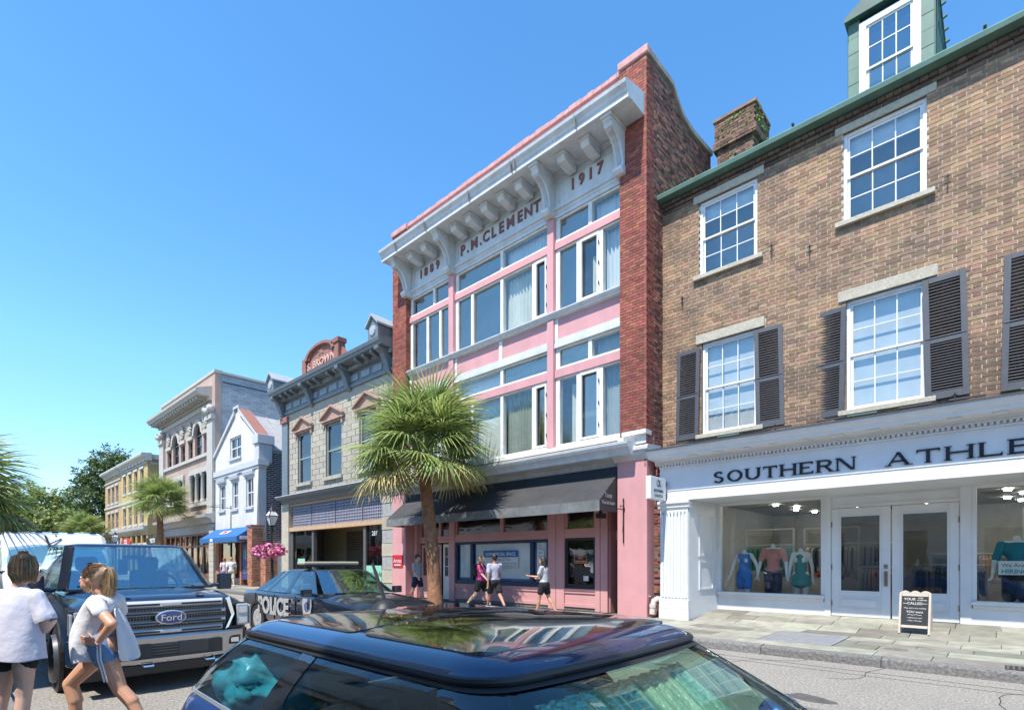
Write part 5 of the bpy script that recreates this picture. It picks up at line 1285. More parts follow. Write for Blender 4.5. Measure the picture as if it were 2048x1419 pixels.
# ---------------------------------------------------------------- yellow corner building
yel = M('yellow_stucco', (.5, .36, .16), rough=.85, var=.07, vs=2, bump=.15, bs=20, dirt=.25, ds=1.2, streak=True)
yel2 = M('orange_stucco', (.48, .31, .16), rough=.85, var=.07, vs=2, dirt=.25, ds=1.2)
ytrim = M('cornice_white', (.5, .49, .46), rough=.7, var=.07, dirt=.3, ds=2)
yb = T('yellow_building', 'yellow three-storey building with pale cornice and rows of narrow sash windows', 'building', (-66, 12.8, 0))
YY = 12.8
for (x0, x1, zt, ws, mt) in ((-67.2, -56.95, 10.75, [(-66.3+i*2.27, -65.1+i*2.27) for i in range(4)], yel), (-75.0, -67.25, 10.75, [(-73.6+i*1.95, -72.4+i*1.95) for i in range(3)], yel2)):
    rows = ((8.25, 10.05), (5.0, 6.8)) if x0 > -70 else ((7.75, 9.5), (4.95, 6.65))
    hol = [(a, c, z0, z1) for (a, c) in ws for (z0, z1) in rows]
    b = B(); grid_wall(b, x0, x1, 3.9, zt, YY, YY+.4, hol); b.obj('wall', mt, yb)
    for h in hol:
        fwin(yb, *h, YY+.12, ytrim)
        B().box(h[0]-.15, h[1]+.15, YY-.08, YY+.02, h[2]-.2, h[2]).box(h[0]-.15, h[1]+.15, YY-.08, YY+.02, h[3], h[3]+.22).obj('window_trim', ytrim, yb)
    B().prism([(YY, 10.6), (YY-.12, 10.62), (YY-.15, 10.8), (YY-.5, 11.0), (YY-.55, 11.15), (YY-.5, 11.25), (YY+.3, 11.3), (YY+.3, 10.6)], 'x', x0-.2, x1+.2).obj('cornice', ytrim, yb)
    B().box(x0, x1, YY-.1, YY-.001, 9.98 if x0 < -70 else 10.4, 10.1 if x0 < -70 else 10.5).box(x0, x1, YY-.1, YY-.001, 7.2, 7.4).obj('band_course', ytrim, yb)
    for i in range(8): B().box(x0+.5+i*(x1-x0)/8, x0+.9+i*(x1-x0)/8, YY-.2, YY-.001, 10.55, 10.9).obj('frieze_block', ytrim, yb)
    B().prism([(YY, 4.2), (YY-.3, 4.4), (YY-.35, 4.65), (YY, 4.75)], 'x', x0, x1).obj('shop_cornice', ytrim, yb)
    B().box(x0+.4, x1-.4, YY+.3, YY+.35, 0, 3.9).obj('shop_wall', sgl, yb)
    n = 5
    for i in range(n+1): B().box(x0+(x1-x0-.4)*i/n, x0+(x1-x0-.4)*i/n+.4, YY, YY+.3, 0, 3.9).obj('shop_pier', mt if x0 > -70 else ytrim, yb)
    B().box(x0, x1, YY+.05, YY+.25, 3.0, 3.2).box(x0, x1, YY+.05, YY+.25, 0, .5).obj('shop_rail', ytrim, yb)
    for i in range(n): ibox('pane', fglass, yb, x0+(x1-x0-.4)*i/n+.4, x0+(x1-x0-.4)*(i+1)/n, YY+.15, YY+.156, .5, 3.9)
B().box(-57.35, -56.95, YY+.4, 30, 0, 10.75).box(-75, -74.6, YY+.4, 30, 0, 10.75).box(-74.6, -57.35, 29.6, 30, 0, 10.75).obj('side_wall', yel, yb)
B().box(-57.35, -56.8, YY+.3, 30, 10.76, 11.2).box(-56.95, -56.85, YY+.3, 30, 10.3, 10.45).obj('side_cornice', ytrim, yb)
B().box(-75, -57, YY+.4, 30, 10.5, 10.6).obj('flat_roof', lead, yb)
t = T('sign', 'black hanging sign with YETI in white letters', 'sign', (-54, 12.2, 3.2))
B().box(-55.3, -51.6, 12.35, 12.45, 2.97, 3.5).obj('board', letm, t)
text('lettering', 'YETI', .5, (-53.4, 12.34, 3.06), FRONT, signw, t, ext=.002, align='CENTER', sx=1.7, bold=.02)
B().tube([(-55.6, 12.4, 3.75), (-51.2, 12.4, 3.75)], .04, 6).tube([(-54.6, 12.4, 3.5), (-54.6, 12.4, 3.75)], .02, 5).tube([(-52.2, 12.4, 3.5), (-52.2, 12.4, 3.75)], .02, 5).obj('bracket', iron, t)
t = T('sign', 'red oval hanging sign with FIVE GUYS in white letters', 'sign', (-61, 12.1, 3.2))
B().prism([(-61+1.85*math.cos(R(a)), 3.25+.42*math.sin(R(a))) for a in range(0, 360, 15)], 'y', 11.95, 12.05).obj('board', M('sign_redorange', (.5, .05, .03), rough=.5), t)
text('lettering', 'FIVE', .34, (-61, 11.945, 3.27), FRONT, signw, t, ext=.002, align='CENTER', sx=1.5, bold=.015)
text('lettering', 'GUYS', .34, (-61, 11.945, 2.96), FRONT, signw, t, ext=.002, align='CENTER', sx=1.5, bold=.015)
B().tube([(-63, 12, 3.78), (-56.9, 12, 3.78)], .04, 6).tube([(-61, 12, 3.66), (-61, 12, 3.78)], .02, 5).obj('bracket', iron, t)
# ---------------------------------------------------------------- vehicles
RZ = -.15
def paint(name, col, fl=.3):
    m = M(name, col, rough=.28, metal=fl, var=.05, vs=2, coat=1.0)
    return m
chrome = M('chrome', (.72, .72, .74), rough=.16, metal=.75, var=.06, vs=3)
rubber = M('tyre_rubber', (.02, .02, .02), rough=.85, bump=.3, bs=60)
plast = M('black_plastic', (.018, .018, .02), rough=.5, var=.1)
gloss = M('gloss_black', (.008, .008, .01), rough=.08, var=.05, coat=1.0)
cglass = GL('car_glass', (.8, .9, .89), base=.05, edge=.95, wav=0)
wscreen = GL('windscreen', (.72, .85, .86), base=.26, edge=.95, wav=0)
seatm = M('car_seat', (.06, .06, .065), rough=.8)
lens = GL('lamp_lens', (.9, .92, .95), base=.15)
silver = M('wheel_silver', (.45, .45, .46), rough=.4, metal=.3)

def rr(x0, x1, hw, r, n=12, cy=0.0, fr=0.0, bow=0.0):
    """rounded rectangle outline in XY, anticlockwise from the front right; fr bows the ends"""
    pts = []
    for (cx, cyy, a0) in ((x1-r, hw-r, 0), (x0+r, hw-r, 90), (x0+r, -hw+r, 180), (x1-r, -hw+r, 270)):
        for k in range(n+1):
            a = R(a0+90*k/n); pts.append((cx+r*math.cos(a), cyy+r*math.sin(a)))
    out = []
    for i, (x, y) in enumerate(pts):
        q = pts[(i+1) % len(pts)]; L = math.hypot(q[0]-x, q[1]-y); m = max(1, int(L/.09))
        for k in range(m): out.append((x+(q[0]-x)*k/m, y+(q[1]-y)*k/m))
    if bow:
        xm, hx = (x0+x1)/2, (x1-x0)/2
        out = [(x+(1 if x > xm else -1)*bow*(1-(y/hw)**2)*max(0, (abs(x-xm)/hx-.5)*2), y) for x, y in out]
    return [(x, y+cy) for x, y in out]

def wheel(par, x, y, r=.33, w=.22, mt=None, sgn=1, spokes=10, cover=False):
    b = B().lathe([(r-.11, -w/2+.06), (r-.1, -w/2+.004), (r-.085, -w/2), (r-.02, -w/2), (r, -w/2+.03), (r, w/2-.03), (r-.02, w/2), (r-.085, w/2), (r-.1, w/2-.004), (r-.11, w/2-.06)], (x, y, RZ+r), 32, 'y')
    t = b.obj('wheel', rubber, par, smooth=True)
    rim = B()
    yo = y+sgn*(w/2-.015)
    if cover: rim.lathe([(.02, -.01), (r*.35, .02), (r*.62, .015), (r*.7, -.01)] if sgn > 0 else [(.02, .01), (r*.35, -.02), (r*.62, -.015), (r*.7, .01)], (x, yo, RZ+r), 24, 'y')
    else:
        for k in range(spokes):
            a = 2*math.pi*k/spokes
            rim.tube([(x, yo-sgn*.02, RZ+r), (x+(r-.1)*math.cos(a), yo-sgn*.01, RZ+r+(r-.1)*math.sin(a))], [.03, .022], 5)
        rim.lathe([(r-.12, -.05), (r-.1, .0), (r-.085, .0), (r-.1, -.06)], (x, yo, RZ+r), 28, 'y', True)
    rim.lathe([(.0, -.02), (.06, -.01), (.06, .01), (.0, .015)], (x, yo, RZ+r), 12, 'y')
    rim.obj('rim', mt or silver, t, smooth=True)
    return t

def body_loft(st, cy, n=10):
    """stations: x, bottom z, shoulder z, top z, half width, top half width; z above the road"""
    rings = []
    for (x, zb, zs, zt, w, tw) in st:
        half = [(w*.8, zb), (w*.96, zb+.03), (w, zb+.14), (w*1.0, (zb+zs)/2), (w*.985, zs-.08), (w*.965, zs-.02), (w*.93, zs+(.015 if zt > zs else 0)), (tw, max(zs, zt-.035)), (tw*.86, max(zs+.005, zt-.012)), (tw*.5, zt+.005), (0, zt+.012)]
        ring = [(x, cy-y, RZ+z) for y, z in half] + [(x, cy+y, RZ+z) for y, z in half[-2::-1]]
        rings.append(ring)
    b = B(); b.loft(rings, closed=True, caps=True)
    return b

# ---- small blue hatchback in the foreground
mini_blue = paint('mini_blue', (.012, .075, .3), .55)
mt = T('hatchback_car', 'small dark blue hatchback with black glass sunroof parked in the foreground, nose to the right', 'car', (-1.3, 1.6, RZ))
cy = 1.6
lev = [(.16, -3.05, .52, .80), (.3, -3.14, .62, .845), (.5, -3.17, .66, .862), (.7, -3.17, .63, .858), (.86, -3.13, .52, .84), (.93, -3.08, .38, .815), (.955, -3.04, .3, .785)]
rings = []
for (z, x0, x1, hw) in lev:
    o = rr(x0, x1, hw, .34, 8, cy, bow=.06)
    rings.append([(x, y, RZ+z+(.075*min(1, max(0, (-x-.4)/2.4))*max(0, (z-.5)/.45))-(max(0, x+.45)**1.5*.16 if z > .7 else 0)) for x, y in o])
m = min(len(r) for r in rings)
def resamp(r, m):
    P = [V(p) for p in r]+[V(r[0])]; d = [0]
    for a, c in zip(P[:-1], P[1:]): d.append(d[-1]+(c-a).length)
    out = []; j = 0
    for k in range(m):
        t = d[-1]*k/m
        while d[j+1] < t: j += 1
        f = (t-d[j])/max(1e-9, d[j+1]-d[j]); out.append(tuple(P[j].lerp(P[j+1], f)))
    return out
NP = 120
rings = [resamp(r, NP) for r in rings]
B().loft(rings, caps=False).obj('body', mini_blue, mt, smooth=True, ang=50)
hp_ = [V(p) for p in rings[-1] if p[0] > -.46]
k0 = max(range(len(hp_)), key=lambda i: (hp_[i]-hp_[(i+1) % len(hp_)]).length); hp_ = hp_[k0+1:]+hp_[:k0+1]
hc = V((-.08, cy, RZ+1.0))
B().loft([[tuple(p+V((0, 0, -.03))) for p in hp_]]+[[tuple(hc.lerp(p, s)+V((0, 0, .035*(1-s*s)))) if s < 1 else tuple(p) for p in hp_] for s in (1, .85, .6, .3, .03)]).obj('bonnet', mini_blue, mt, smooth=True, ang=60)
# greenhouse: belt outline to roof outline
def ringz(x0, x1, hw, r, z, bow, zf=None):
    return resamp([(x, y, z if zf is None else zf(x, y)) for x, y in rr(x0, x1, hw, r, 10, cy, bow=bow)], 160)
roof_r = ringz(-2.6, -.98, .655, .13, RZ+1.315, .035)
belt_r = ringz(-3.02, -.34, .785, .24, 0, .07, zf=lambda x, y: RZ+.962+.078*min(1, max(0, (-x-.4)/2.4)))
# align both rings by angle index
def sect(i0, i1, k0=0.0, k1=1.0, out=0.0, n=6):
    """patch of the greenhouse skin between ring indices, k from belt to roof"""
    rings = []
    for t in range(n+1):
        k = k0+(k1-k0)*t/n; row = []
        for i in range(i0, i1+1):
            a, c = V(belt_r[i % 160]), V(roof_r[i % 160])
            p = a.lerp(c, k); bul = math.sin(math.pi*k)*.025+out
            q = V((p.x+1.6, (p.y-cy)*1.2, 0)).normalized()
            row.append(tuple(p+q*bul))
        rings.append(row)
    return rings
def skin(name, mat, i0, i1, k0=0, k1=1, out=0.0, par=None):
    b = B(); outer = sect(i0, i1, k0, k1, out); inner = sect(i0, i1, k0, k1, out-.006)
    n = i1-i0+1
    vs = [p for r in outer for p in r]+[p for r in inner for p in r]; m = len(outer); o = m*n; fs = []
    for t in range(m-1):
        for i in range(n-1):
            fs.append((t*n+i, t*n+i+1, (t+1)*n+i+1, (t+1)*n+i)); fs.append((o+t*n+i, o+(t+1)*n+i, o+(t+1)*n+i+1, o+t*n+i+1))
    for i in range(n-1): fs += [(i, o+i, o+i+1, i+1), ((m-1)*n+i, (m-1)*n+i+1, o+(m-1)*n+i+1, o+(m-1)*n+i)]
    for t in range(m-1): fs += [(t*n, (t+1)*n, o+(t+1)*n, o+t*n), (t*n+n-1, o+t*n+n-1, o+(t+1)*n+n-1, (t+1)*n+n-1)]
    b.add(vs, fs); return b.obj(name, mat, par or mt, smooth=True, ang=60)
def near_i(x, y, ring):
    return min(range(160), key=lambda i: (ring[i][0]-x)**2+(ring[i][1]-y)**2)
iFL = near_i(-1.05, cy-.6, roof_r); iFR = near_i(-1.05, cy+.6, roof_r)     # near (kerb side) and far front corners
iRL = near_i(-2.5, cy-.55, roof_r); iRR = near_i(-2.5, cy+.55, roof_r)
# ring runs anticlockwise: far front -> far side -> rear -> near side -> front
seq = [iFR, iRR, iRL, iFL]
while seq[1] < seq[0]: seq[1] += 160
while seq[2] < seq[1]: seq[2] += 160
while seq[3] < seq[2]: seq[3] += 160
e4 = seq[0]+160
iB = seq[2]+int((seq[3]-seq[2])*.46)
iBf = seq[0]+int((seq[1]-seq[0])*.55)
skin('side_window', cglass, seq[0]+3, iBf-2); skin('side_window', cglass, iBf+2, seq[1]-2)
skin('rear_window', cglass, seq[1]+3, seq[2]-3)
skin('side_window', cglass, seq[2]+3, iB-2); skin('side_window', cglass, iB+1, seq[3]-4)
skin('windscreen', GL('hatchback_screen', (.74, .88, .8), base=.06, edge=.6, wav=0), seq[3]+2, e4-2)
for a, c in ((seq[0]-2, seq[0]+3), (iBf-2, iBf+2), (seq[1]-2, seq[1]+3), (seq[2]-3, seq[2]+3), (iB-2, iB+1), (seq[3]-4, seq[3]+2)):
    skin('pillar', gloss, a, c, out=.004)
skin('belt_trim', chrome, seq[0], seq[0]+159, -.02, .035, .006)
# window edge blackout along the top
skin('roof_rail', plast, seq[0], seq[0]+160, .965, 1.0, .006)
B().tube([tuple(V(p)+V((0, 0, .012))) for p in roof_r]+[tuple(V(roof_r[0])+V((0, 0, .012)))], .014, 8, caps=False).obj('roof_gutter', plast, mt, smooth=True)
dome = []
cxr = -1.78
for k, (s, dz) in enumerate(((1.0, .0), (.985, .022), (.95, .04), (.9, .055), (.8, .07), (.65, .083), (.45, .093), (.25, .098), (.04, .1))):
    dome.append([((p[0]-cxr)*s+cxr, (p[1]-cy)*s+cy, p[2]+.008+dz) for p in roof_r])
B().loft(dome).obj('roof', M('roof_black', (.008, .025, .09), rough=.12, var=.05, coat=1.0), mt, smooth=True, ang=60)
def domez(x, y):
    s = max(abs(x-cxr)/.81, abs(y-cy)/.655)
    tab = ((0, .101), (.25, .098), (.45, .093), (.65, .083), (.8, .07), (.9, .055), (.95, .04), (.985, .022), (1.0, 0), (9, 0))
    for (a, p), (c, q) in zip(tab[:-1], tab[1:]):
        if a <= s <= c: return RZ+1.323+p+(q-p)*(s-a)/(c-a)
for (x0, x1) in ((-1.72, -1.08), (-2.44, -1.735)):
    o = rr(x0, x1, .575, .07, 6, cy)
    top = [[((x-(x0+x1)/2)*s+(x0+x1)/2, (y-cy)*s+cy, 0) for x, y in o] for s in (1.0, .99, .75, .5, .1)]
    hgt = (-.01, .004, .006, .007, .007)
    B().loft([[(x, y, domez(x, y)+h) for x, y, _ in r] for r, h in zip(top, hgt)]).obj('sunroof', gloss, mt, smooth=True, ang=50)
B().lathe([(.075, 0), (.055, .03), (.03, .05), (.0, .055)], (-2.4, cy+.0, domez(-2.4, cy)-.005), 12).tube([(-2.4, cy, domez(-2.4, cy)+.04), (-2.52, cy, domez(-2.4, cy)+.24)], [.012, .008], 6).obj('antenna', plast, mt, smooth=True)
# cabin
cb = B()
for y in (cy-.36, cy+.36):
    cb.prism([(-1.95, RZ+.35), (-1.45, RZ+.3), (-1.42, RZ+.5), (-1.85, RZ+.55), (-2.1, RZ+1.02), (-2.24, RZ+1.0)], 'y', y-.23, y+.23)
    cb.box(-2.27, -2.17, y-.13, y+.13, RZ+1.02, RZ+1.2)
cb.box(-2.75, -2.55, cy-.55, cy+.55, RZ+.4, RZ+.95)
cb.obj('seats', seatm, mt, bevel=.03, kind='stuff')
B().box(-3.0, -.35, cy-.74, cy+.74, RZ+.2, RZ+.3).box(-.75, -.36, cy-.7, cy+.7, RZ+.6, RZ+.92).obj('dashboard', seatm, mt, bevel=.03)
B().lathe([(.17, -.012), (.19, 0), (.17, .012), (.155, 0)], (-1.05, cy+.36, RZ+.85), 20, 'x', True).obj('steering_wheel', plast, mt, smooth=True)
ss = B(); n = 24
rings = []
for i in range(n+1):
    t = i/n; y = cy-.5+1.0*t; z = (.018 if i % 2 else 0)
    rings.append([(-.58+z, y, RZ+.93), (-.98+z, y*.9+cy*.1, RZ+1.24), (-.985+z, y*.9+cy*.1, RZ+1.235), (-.585+z, y, RZ+.925)])
ss.loft(rings).obj('sunshade', M('sunshade_foil', (.7, .8, .68), rough=.3, metal=.6, var=.2, vs=60, bump=.6, bs=50), mt)
B().box(-1.16, -1.12, cy-.12, cy+.12, RZ+1.16, RZ+1.22).obj('mirror', plast, mt, bevel=.01)
for (y, s) in ((cy-.9, -1), (cy+.9, 1)): B().ball((-.72, y, RZ+.98), (.09, .13, .085), 12, 8).tube([(-.66, y-s*.12, RZ+.93), (-.7, y, RZ+.95)], .03, 6).obj('door_mirror', mini_blue, mt, smooth=True)
for x, s in ((-2.5, 1), (-.02, 1)):
    for y, sg in ((cy-.77, -1), (cy+.77, 1)): wheel(mt, x, y, .31, .2, sgn=sg)
for y in (cy-.52, cy+.52):
    h = B().ball((.5, y, RZ+.7), (.1, .14, .15), 14, 9).obj('headlight', chrome, mt, smooth=True)
    B().ball((-3.13, y*1.0+(.12 if y > cy else -.12), RZ+.68), (.05, .09, .15), 10, 8).obj('tail_light', sred, mt, smooth=True)
st_ = B().lathe([(.055, -.001), (.055, .001)], (0, 0, 0), 18, 'y').obj('window_sticker', M('sticker_blue', (.35, .45, .6)), mt)
st_.location = (-1.2, cy-.735, RZ+1.05); st_.matrix_parent_inverse = WM(mt).inverted(); st_.rotation_euler = (R(20), 0, 0)
# teal bag on the back seat (rests inside the car: a thing of its own)
bag = B(); rg = random.Random(3)
bm = bmesh.new(); bmesh.ops.create_icosphere(bm, subdivisions=5, radius=1)
for v in bm.verts:
    p = v.co.copy(); d = 1+.16*mnoise.noise(p*2.2)+.10*abs(mnoise.noise(p*4.3+V((3, 1, 2))))+.09*abs(mnoise.noise(p*8))+.04*abs(mnoise.noise(p*17))
    v.co = V((p.x*.27*d, p.y*.27*d, p.z*.23*d))
for f in bm.faces: f.smooth = True
me = bpy.data.meshes.new('plastic_bag'); bm.to_mesh(me); bm.free()
o = put('plastic_bag', me, M('teal_plastic', (.1, .56, .78), transl=.3, rough=.3, var=.15, vs=9, bump=.3, bs=14), None, loc=(-2.66, 1.17, RZ+1.08))
tag(o, 'crumpled teal plastic bag piled behind the rear side glass of the blue hatchback', 'bag')

# ---- pickup truck facing the camera
navy_p = paint('pickup_navy', (.016, .026, .05), .5)
pt = T('pickup_truck', 'dark navy pickup truck with a chrome barred grille parked facing the camera', 'pickup truck', (-10.8, 2.02, RZ))
py = 2.02
st = [(-13.75, .55, 1.12, 1.15, .93, .8), (-13.7, .5, 1.22, 1.26, .98, .86), (-12.2, .48, 1.24, 1.27, 1.0, .87), (-10.0, .46, 1.22, 1.25, 1.01, .87), (-9.3, .46, 1.18, 1.25, 1.01, .86), (-8.7, .48, 1.12, 1.235, 1.015, .84), (-8.25, .5, 1.08, 1.19, 1.01, .82), (-8.06, .52, 1.05, 1.14, .98, .8), (-8.0, .56, 1.02, 1.08, .95, .78)]
body_loft(st, py).obj('body', navy_p, pt, smooth=True, ang=32)
for y in (py-.42, py+.42):
    B().prism([(-9.25, RZ+1.24), (-8.12, RZ+1.16), (-8.12, RZ+1.185), (-9.25, RZ+1.275)], 'y', y-.05, y+.05).obj('hood_crease', navy_p, pt, bevel=.02)
# cab
cabr = [(-12.35, .86), (-12.2, .8), (-10.15, .8), (-9.98, .78)]
zr = RZ+1.86; zbl = RZ+1.24
roofp = [(x, y) for x, y in rr(-12.1, -9.98, .74, .12, 4, py, bow=.05)]
beltp = [(x, y) for x, y in rr(-12.3, -9.22, .93, .14, 4, py, bow=.06)]
roofp = resamp([(x, y, zr) for x, y in roofp], 120); beltp = resamp([(x, y, zbl) for x, y in beltp], 120)
rl = [roofp] + [[((p[0]+11)*s-11, (p[1]-py)*s+py, zr+h) for p in roofp] for s, h in ((.97, .03), (.85, .05), (.5, .062), (.1, .066))]
B().loft(rl).obj('roof', navy_p, pt, smooth=True, ang=60)
def patch(name, mat, pa, pb_, par, th=.012, out=0.0):
    """thin panel between two polylines of equal length"""
    n = len(pa); A = [V(p) for p in pa]; C = [V(p) for p in pb_]
    nrm = (A[-1]-A[0]).cross(C[0]-A[0])
    if nrm.length < 1e-9: nrm = V((0, 0, 1))
    nrm.normalize()
    b = B(); b.loft([[tuple(A[i]+nrm*out) for i in range(n)]+[tuple(A[i]+nrm*(out+th)) for i in range(n-1, -1, -1)], [tuple(C[i]+nrm*out) for i in range(n)]+[tuple(C[i]+nrm*(out+th)) for i in range(n-1, -1, -1)]])
    return b.obj(name, mat, par, smooth=True, ang=40)
def cab_parts(par, roofp, beltp, py, xf, pillars, gmat, wmat, pmat, hwf=.68, pw=.05):
    """glass and pillars between a belt ring and a roof ring; pillars: list of x split positions along the sides"""
    N = len(roofp)
    def side(s, xa, xb, ring):
        pts = [p for p in ring if (p[1]-py)*s > .45 and True]
        hw = max(abs(p[1]-py) for p in ring); z = ring[0][2]
        return [(xa, py+s*hw, z), (xb, py+s*hw, z)]
    return side
rx0, rx1 = -12.02, -10.08; bx0, bx1 = -12.2, -9.32
def lerp(a, b_, t): return a+(b_-a)*t
for s in (-1, 1):
    br = lambda t: (lerp(bx0, bx1, t), py+s*.935, zbl); rf = lambda t: (lerp(rx0, rx1, t), py+s*.745, zr)
    cuts = ((.0, .06, 0), (.06, .44, 1), (.44, .50, 0), (.5, .93, 1), (.93, 1.0, 0))
    for a, c, g in cuts:
        patch('side_window' if g else 'pillar', cglass if g else navy_p, [br(a), br(c)], [rf(a), rf(c)], pt, th=.012*s)
B().prism([(bx1+.0, RZ+1.24), (-9.2, RZ+1.25), (-9.9, zr+.01), (rx1-.02, zr)], 'y', py-.945, py-.79).obj('pillar', navy_p, pt, bevel=.02) if False else None
n = 9
def wline(x, z, hw, bow): return [(x+bow*(1-((2*i/(n-1)-1)**2)), py-hw+2*hw*i/(n-1), z) for i in range(n)]
patch('windscreen', wscreen, wline(-9.3, RZ+1.255, .86, .12), wline(-9.99, zr-.015, .69, .06), pt)
patch('pillar', navy_p, [(-9.36, py-.93, RZ+1.25), (-9.24, py-.85, RZ+1.25)], [(-10.12, py-.76, zr), (-9.97, py-.68, zr)], pt, th=.03)
patch('pillar', navy_p, [(-9.24, py+.85, RZ+1.25), (-9.36, py+.93, RZ+1.25)], [(-9.97, py+.68, zr), (-10.12, py+.76, zr)], pt, th=.03)
patch('rear_window', cglass, wline(-12.3, zbl, .8, 0), wline(-12.08, zr, .68, 0), pt)
B().box(-9.42, -9.12, py-.88, py+.88, RZ+1.235, RZ+1.262).obj('cowl', plast, pt)
for y0, y1 in ((py-.1, py-.75), (py+.65, py-.02)): B().tube([(-9.2, y0, RZ+1.27), (-9.32, y0-.06, RZ+1.29), (-9.27+.02, y1, RZ+1.3)], .012, 5).obj('wiper', plast, pt)
B().box(-12.2, -9.4, py-.85, py+.85, RZ+.9, RZ+1.0).box(-9.75, -9.35, py-.85, py+.85, RZ+1.0, RZ+1.22).obj('dashboard', M('cab_grey', (.16, .17, .18), rough=.8), pt)
for y in (py-.42, py+.42):
    B().box(-10.9, -10.6, y-.26, y+.26, RZ+1.0, RZ+1.5).box(-10.88, -10.72, y-.14, y+.14, RZ+1.5, RZ+1.72).obj('seat', M('cab_seat', (.28, .28, .28), rough=.8), pt, bevel=.05)
B().lathe([(.18, -.014), (.2, 0), (.18, .014), (.165, 0)], (-9.85, py+.42, RZ+1.25), 20, 'x', True).obj('steering_wheel', plast, pt, smooth=True)
B().box(-9.83, -9.8, py-.14, py+.14, RZ+1.68, RZ+1.74).obj('mirror', plast, pt)
for s in (-1, 1): B().cbox((-9.45, py+s*1.17, RZ+1.32), .12, .2, .26).tube([(-9.45, py+s*.95, RZ+1.25), (-9.45, py+s*1.1, RZ+1.27)], .035, 6).obj('door_mirror', navy_p, pt, bevel=.04)
# front end
fx = -7.98
gr = B().prism([(py-.66, RZ+.72), (py+.66, RZ+.72), (py+.74, RZ+.9), (py+.7, RZ+1.1), (py+.55, RZ+1.15), (py-.55, RZ+1.15), (py-.7, RZ+1.1), (py-.74, RZ+.9)], 'x', fx-.02, fx+.03)
grille = gr.obj('grille', M('grille_black', (.02, .02, .022), rough=.5), pt)
mb = B()
for i in range(40): mb.box(fx+.03, fx+.05, py-.66+i*.034, py-.66+i*.034+.008, RZ+.76, RZ+1.12)
for i in range(11): mb.box(fx+.031, fx+.049, py-.66, py+.66, RZ+.77+i*.032, RZ+.777+i*.032)
mb.obj('grille_mesh', M('mesh_chrome', (.16, .16, .165), rough=.35, metal=.6), grille, kind='stuff')
for z, h in ((1.1, .1), (.985, .07), (.865, .07), (.755, .1)):
    q = B()
    hw = .7 if .8 < z < 1.05 else .66
    q.loft([[(fx+.05, py-hw+.02, RZ+z-h/2), (fx+.1, py-hw+.04, RZ+z-h*.2), (fx+.1, py-hw+.04, RZ+z+h*.2), (fx+.05, py-hw+.02, RZ+z+h/2)], [(fx+.07, py, RZ+z-h/2), (fx+.13, py, RZ+z-h*.2), (fx+.13, py, RZ+z+h*.2), (fx+.07, py, RZ+z+h/2)], [(fx+.05, py+hw-.02, RZ+z-h/2), (fx+.1, py+hw-.04, RZ+z-h*.2), (fx+.1, py+hw-.04, RZ+z+h*.2), (fx+.05, py+hw-.02, RZ+z+h/2)]])
    q.obj('grille_bar', M('bar_chrome', (.6, .6, .62), rough=.22, metal=.35, var=.04), grille, bevel=.008)
    for sgn in (-1, 1): B().box(fx+.1, fx+.125, py+sgn*.12, py+sgn*.6, RZ+z-.012, RZ+z+.012).obj('bar_slot', plast, grille)
for s in (-1, 1):
    B().loft([[(fx+.02, py+s*.66, RZ+.7), (fx+.1, py+s*.66, RZ+.72), (fx+.1, py+s*.7, RZ+.74), (fx+.02, py+s*.72, RZ+.72)], [(fx+.02, py+s*.74, RZ+.9), (fx+.09, py+s*.74, RZ+.9), (fx+.09, py+s*.78, RZ+.92), (fx+.02, py+s*.8, RZ+.92)], [(fx+.02, py+s*.68, RZ+1.13), (fx+.08, py+s*.68, RZ+1.12), (fx+.08, py+s*.72, RZ+1.15), (fx+.02, py+s*.74, RZ+1.16)]]).obj('grille_frame', chrome, grille)
bad = B().lathe([(.0, .03), (.14, .03), (.165, .015), (.165, 0)], (0, 0, 0), 28, 'x').obj('badge', chrome, grille, smooth=True); bad.scale = (1, 1.05, .56); bad.location = (fx+.115, py, RZ+.93); bad.matrix_parent_inverse = WM(grille).inverted()
o = B().lathe([(.0, .038), (.15, .036)], (0, 0, 0), 28, 'x').obj('badge_face', M('badge_blue', (.02, .05, .2), rough=.2, coat=1), grille); o.scale = (1, 1.05, .53); o.location = (fx+.115, py, RZ+.93); o.matrix_parent_inverse = WM(grille).inverted()
text('lettering', 'Ford', .12, (fx+.156, py, RZ+.89), SIDE, M('badge_silver', (.7, .7, .72), rough=.2, metal=.8), grille, ext=.002, align='CENTER', sx=1.05)
for s in (-1, 1):
    h = B().loft([[(fx-.12, py+s*.99, RZ+.72), (fx+.0, py+s*.8, RZ+.72), (fx+.0, py+s*.8, RZ+1.08), (fx-.12, py+s*.99, RZ+1.06)], [(fx-.08, py+s*1.0, RZ+.74), (fx+.06, py+s*.81, RZ+.74), (fx+.06, py+s*.81, RZ+1.07), (fx-.08, py+s*1.0, RZ+1.05)]]).obj('headlight', plast, pt)
    for z in (.82, .96): B().box(fx+.075, fx+.1, py+s*.83, py+s*.95, RZ+z-.04, RZ+z+.05).obj('lamp_reflector', chrome, h, bevel=.01)
    B().box(fx-.1, fx+.08, py+s*.975, py+s*1.005, RZ+.76, RZ+1.03).box(fx+.02, fx+.085, py+s*.815, py+s*.965, RZ+.755, RZ+1.05).obj('lens', M('lamp_clear', (.4, .43, .46), rough=.1, coat=1, var=.3, vs=20), h, bevel=.02)
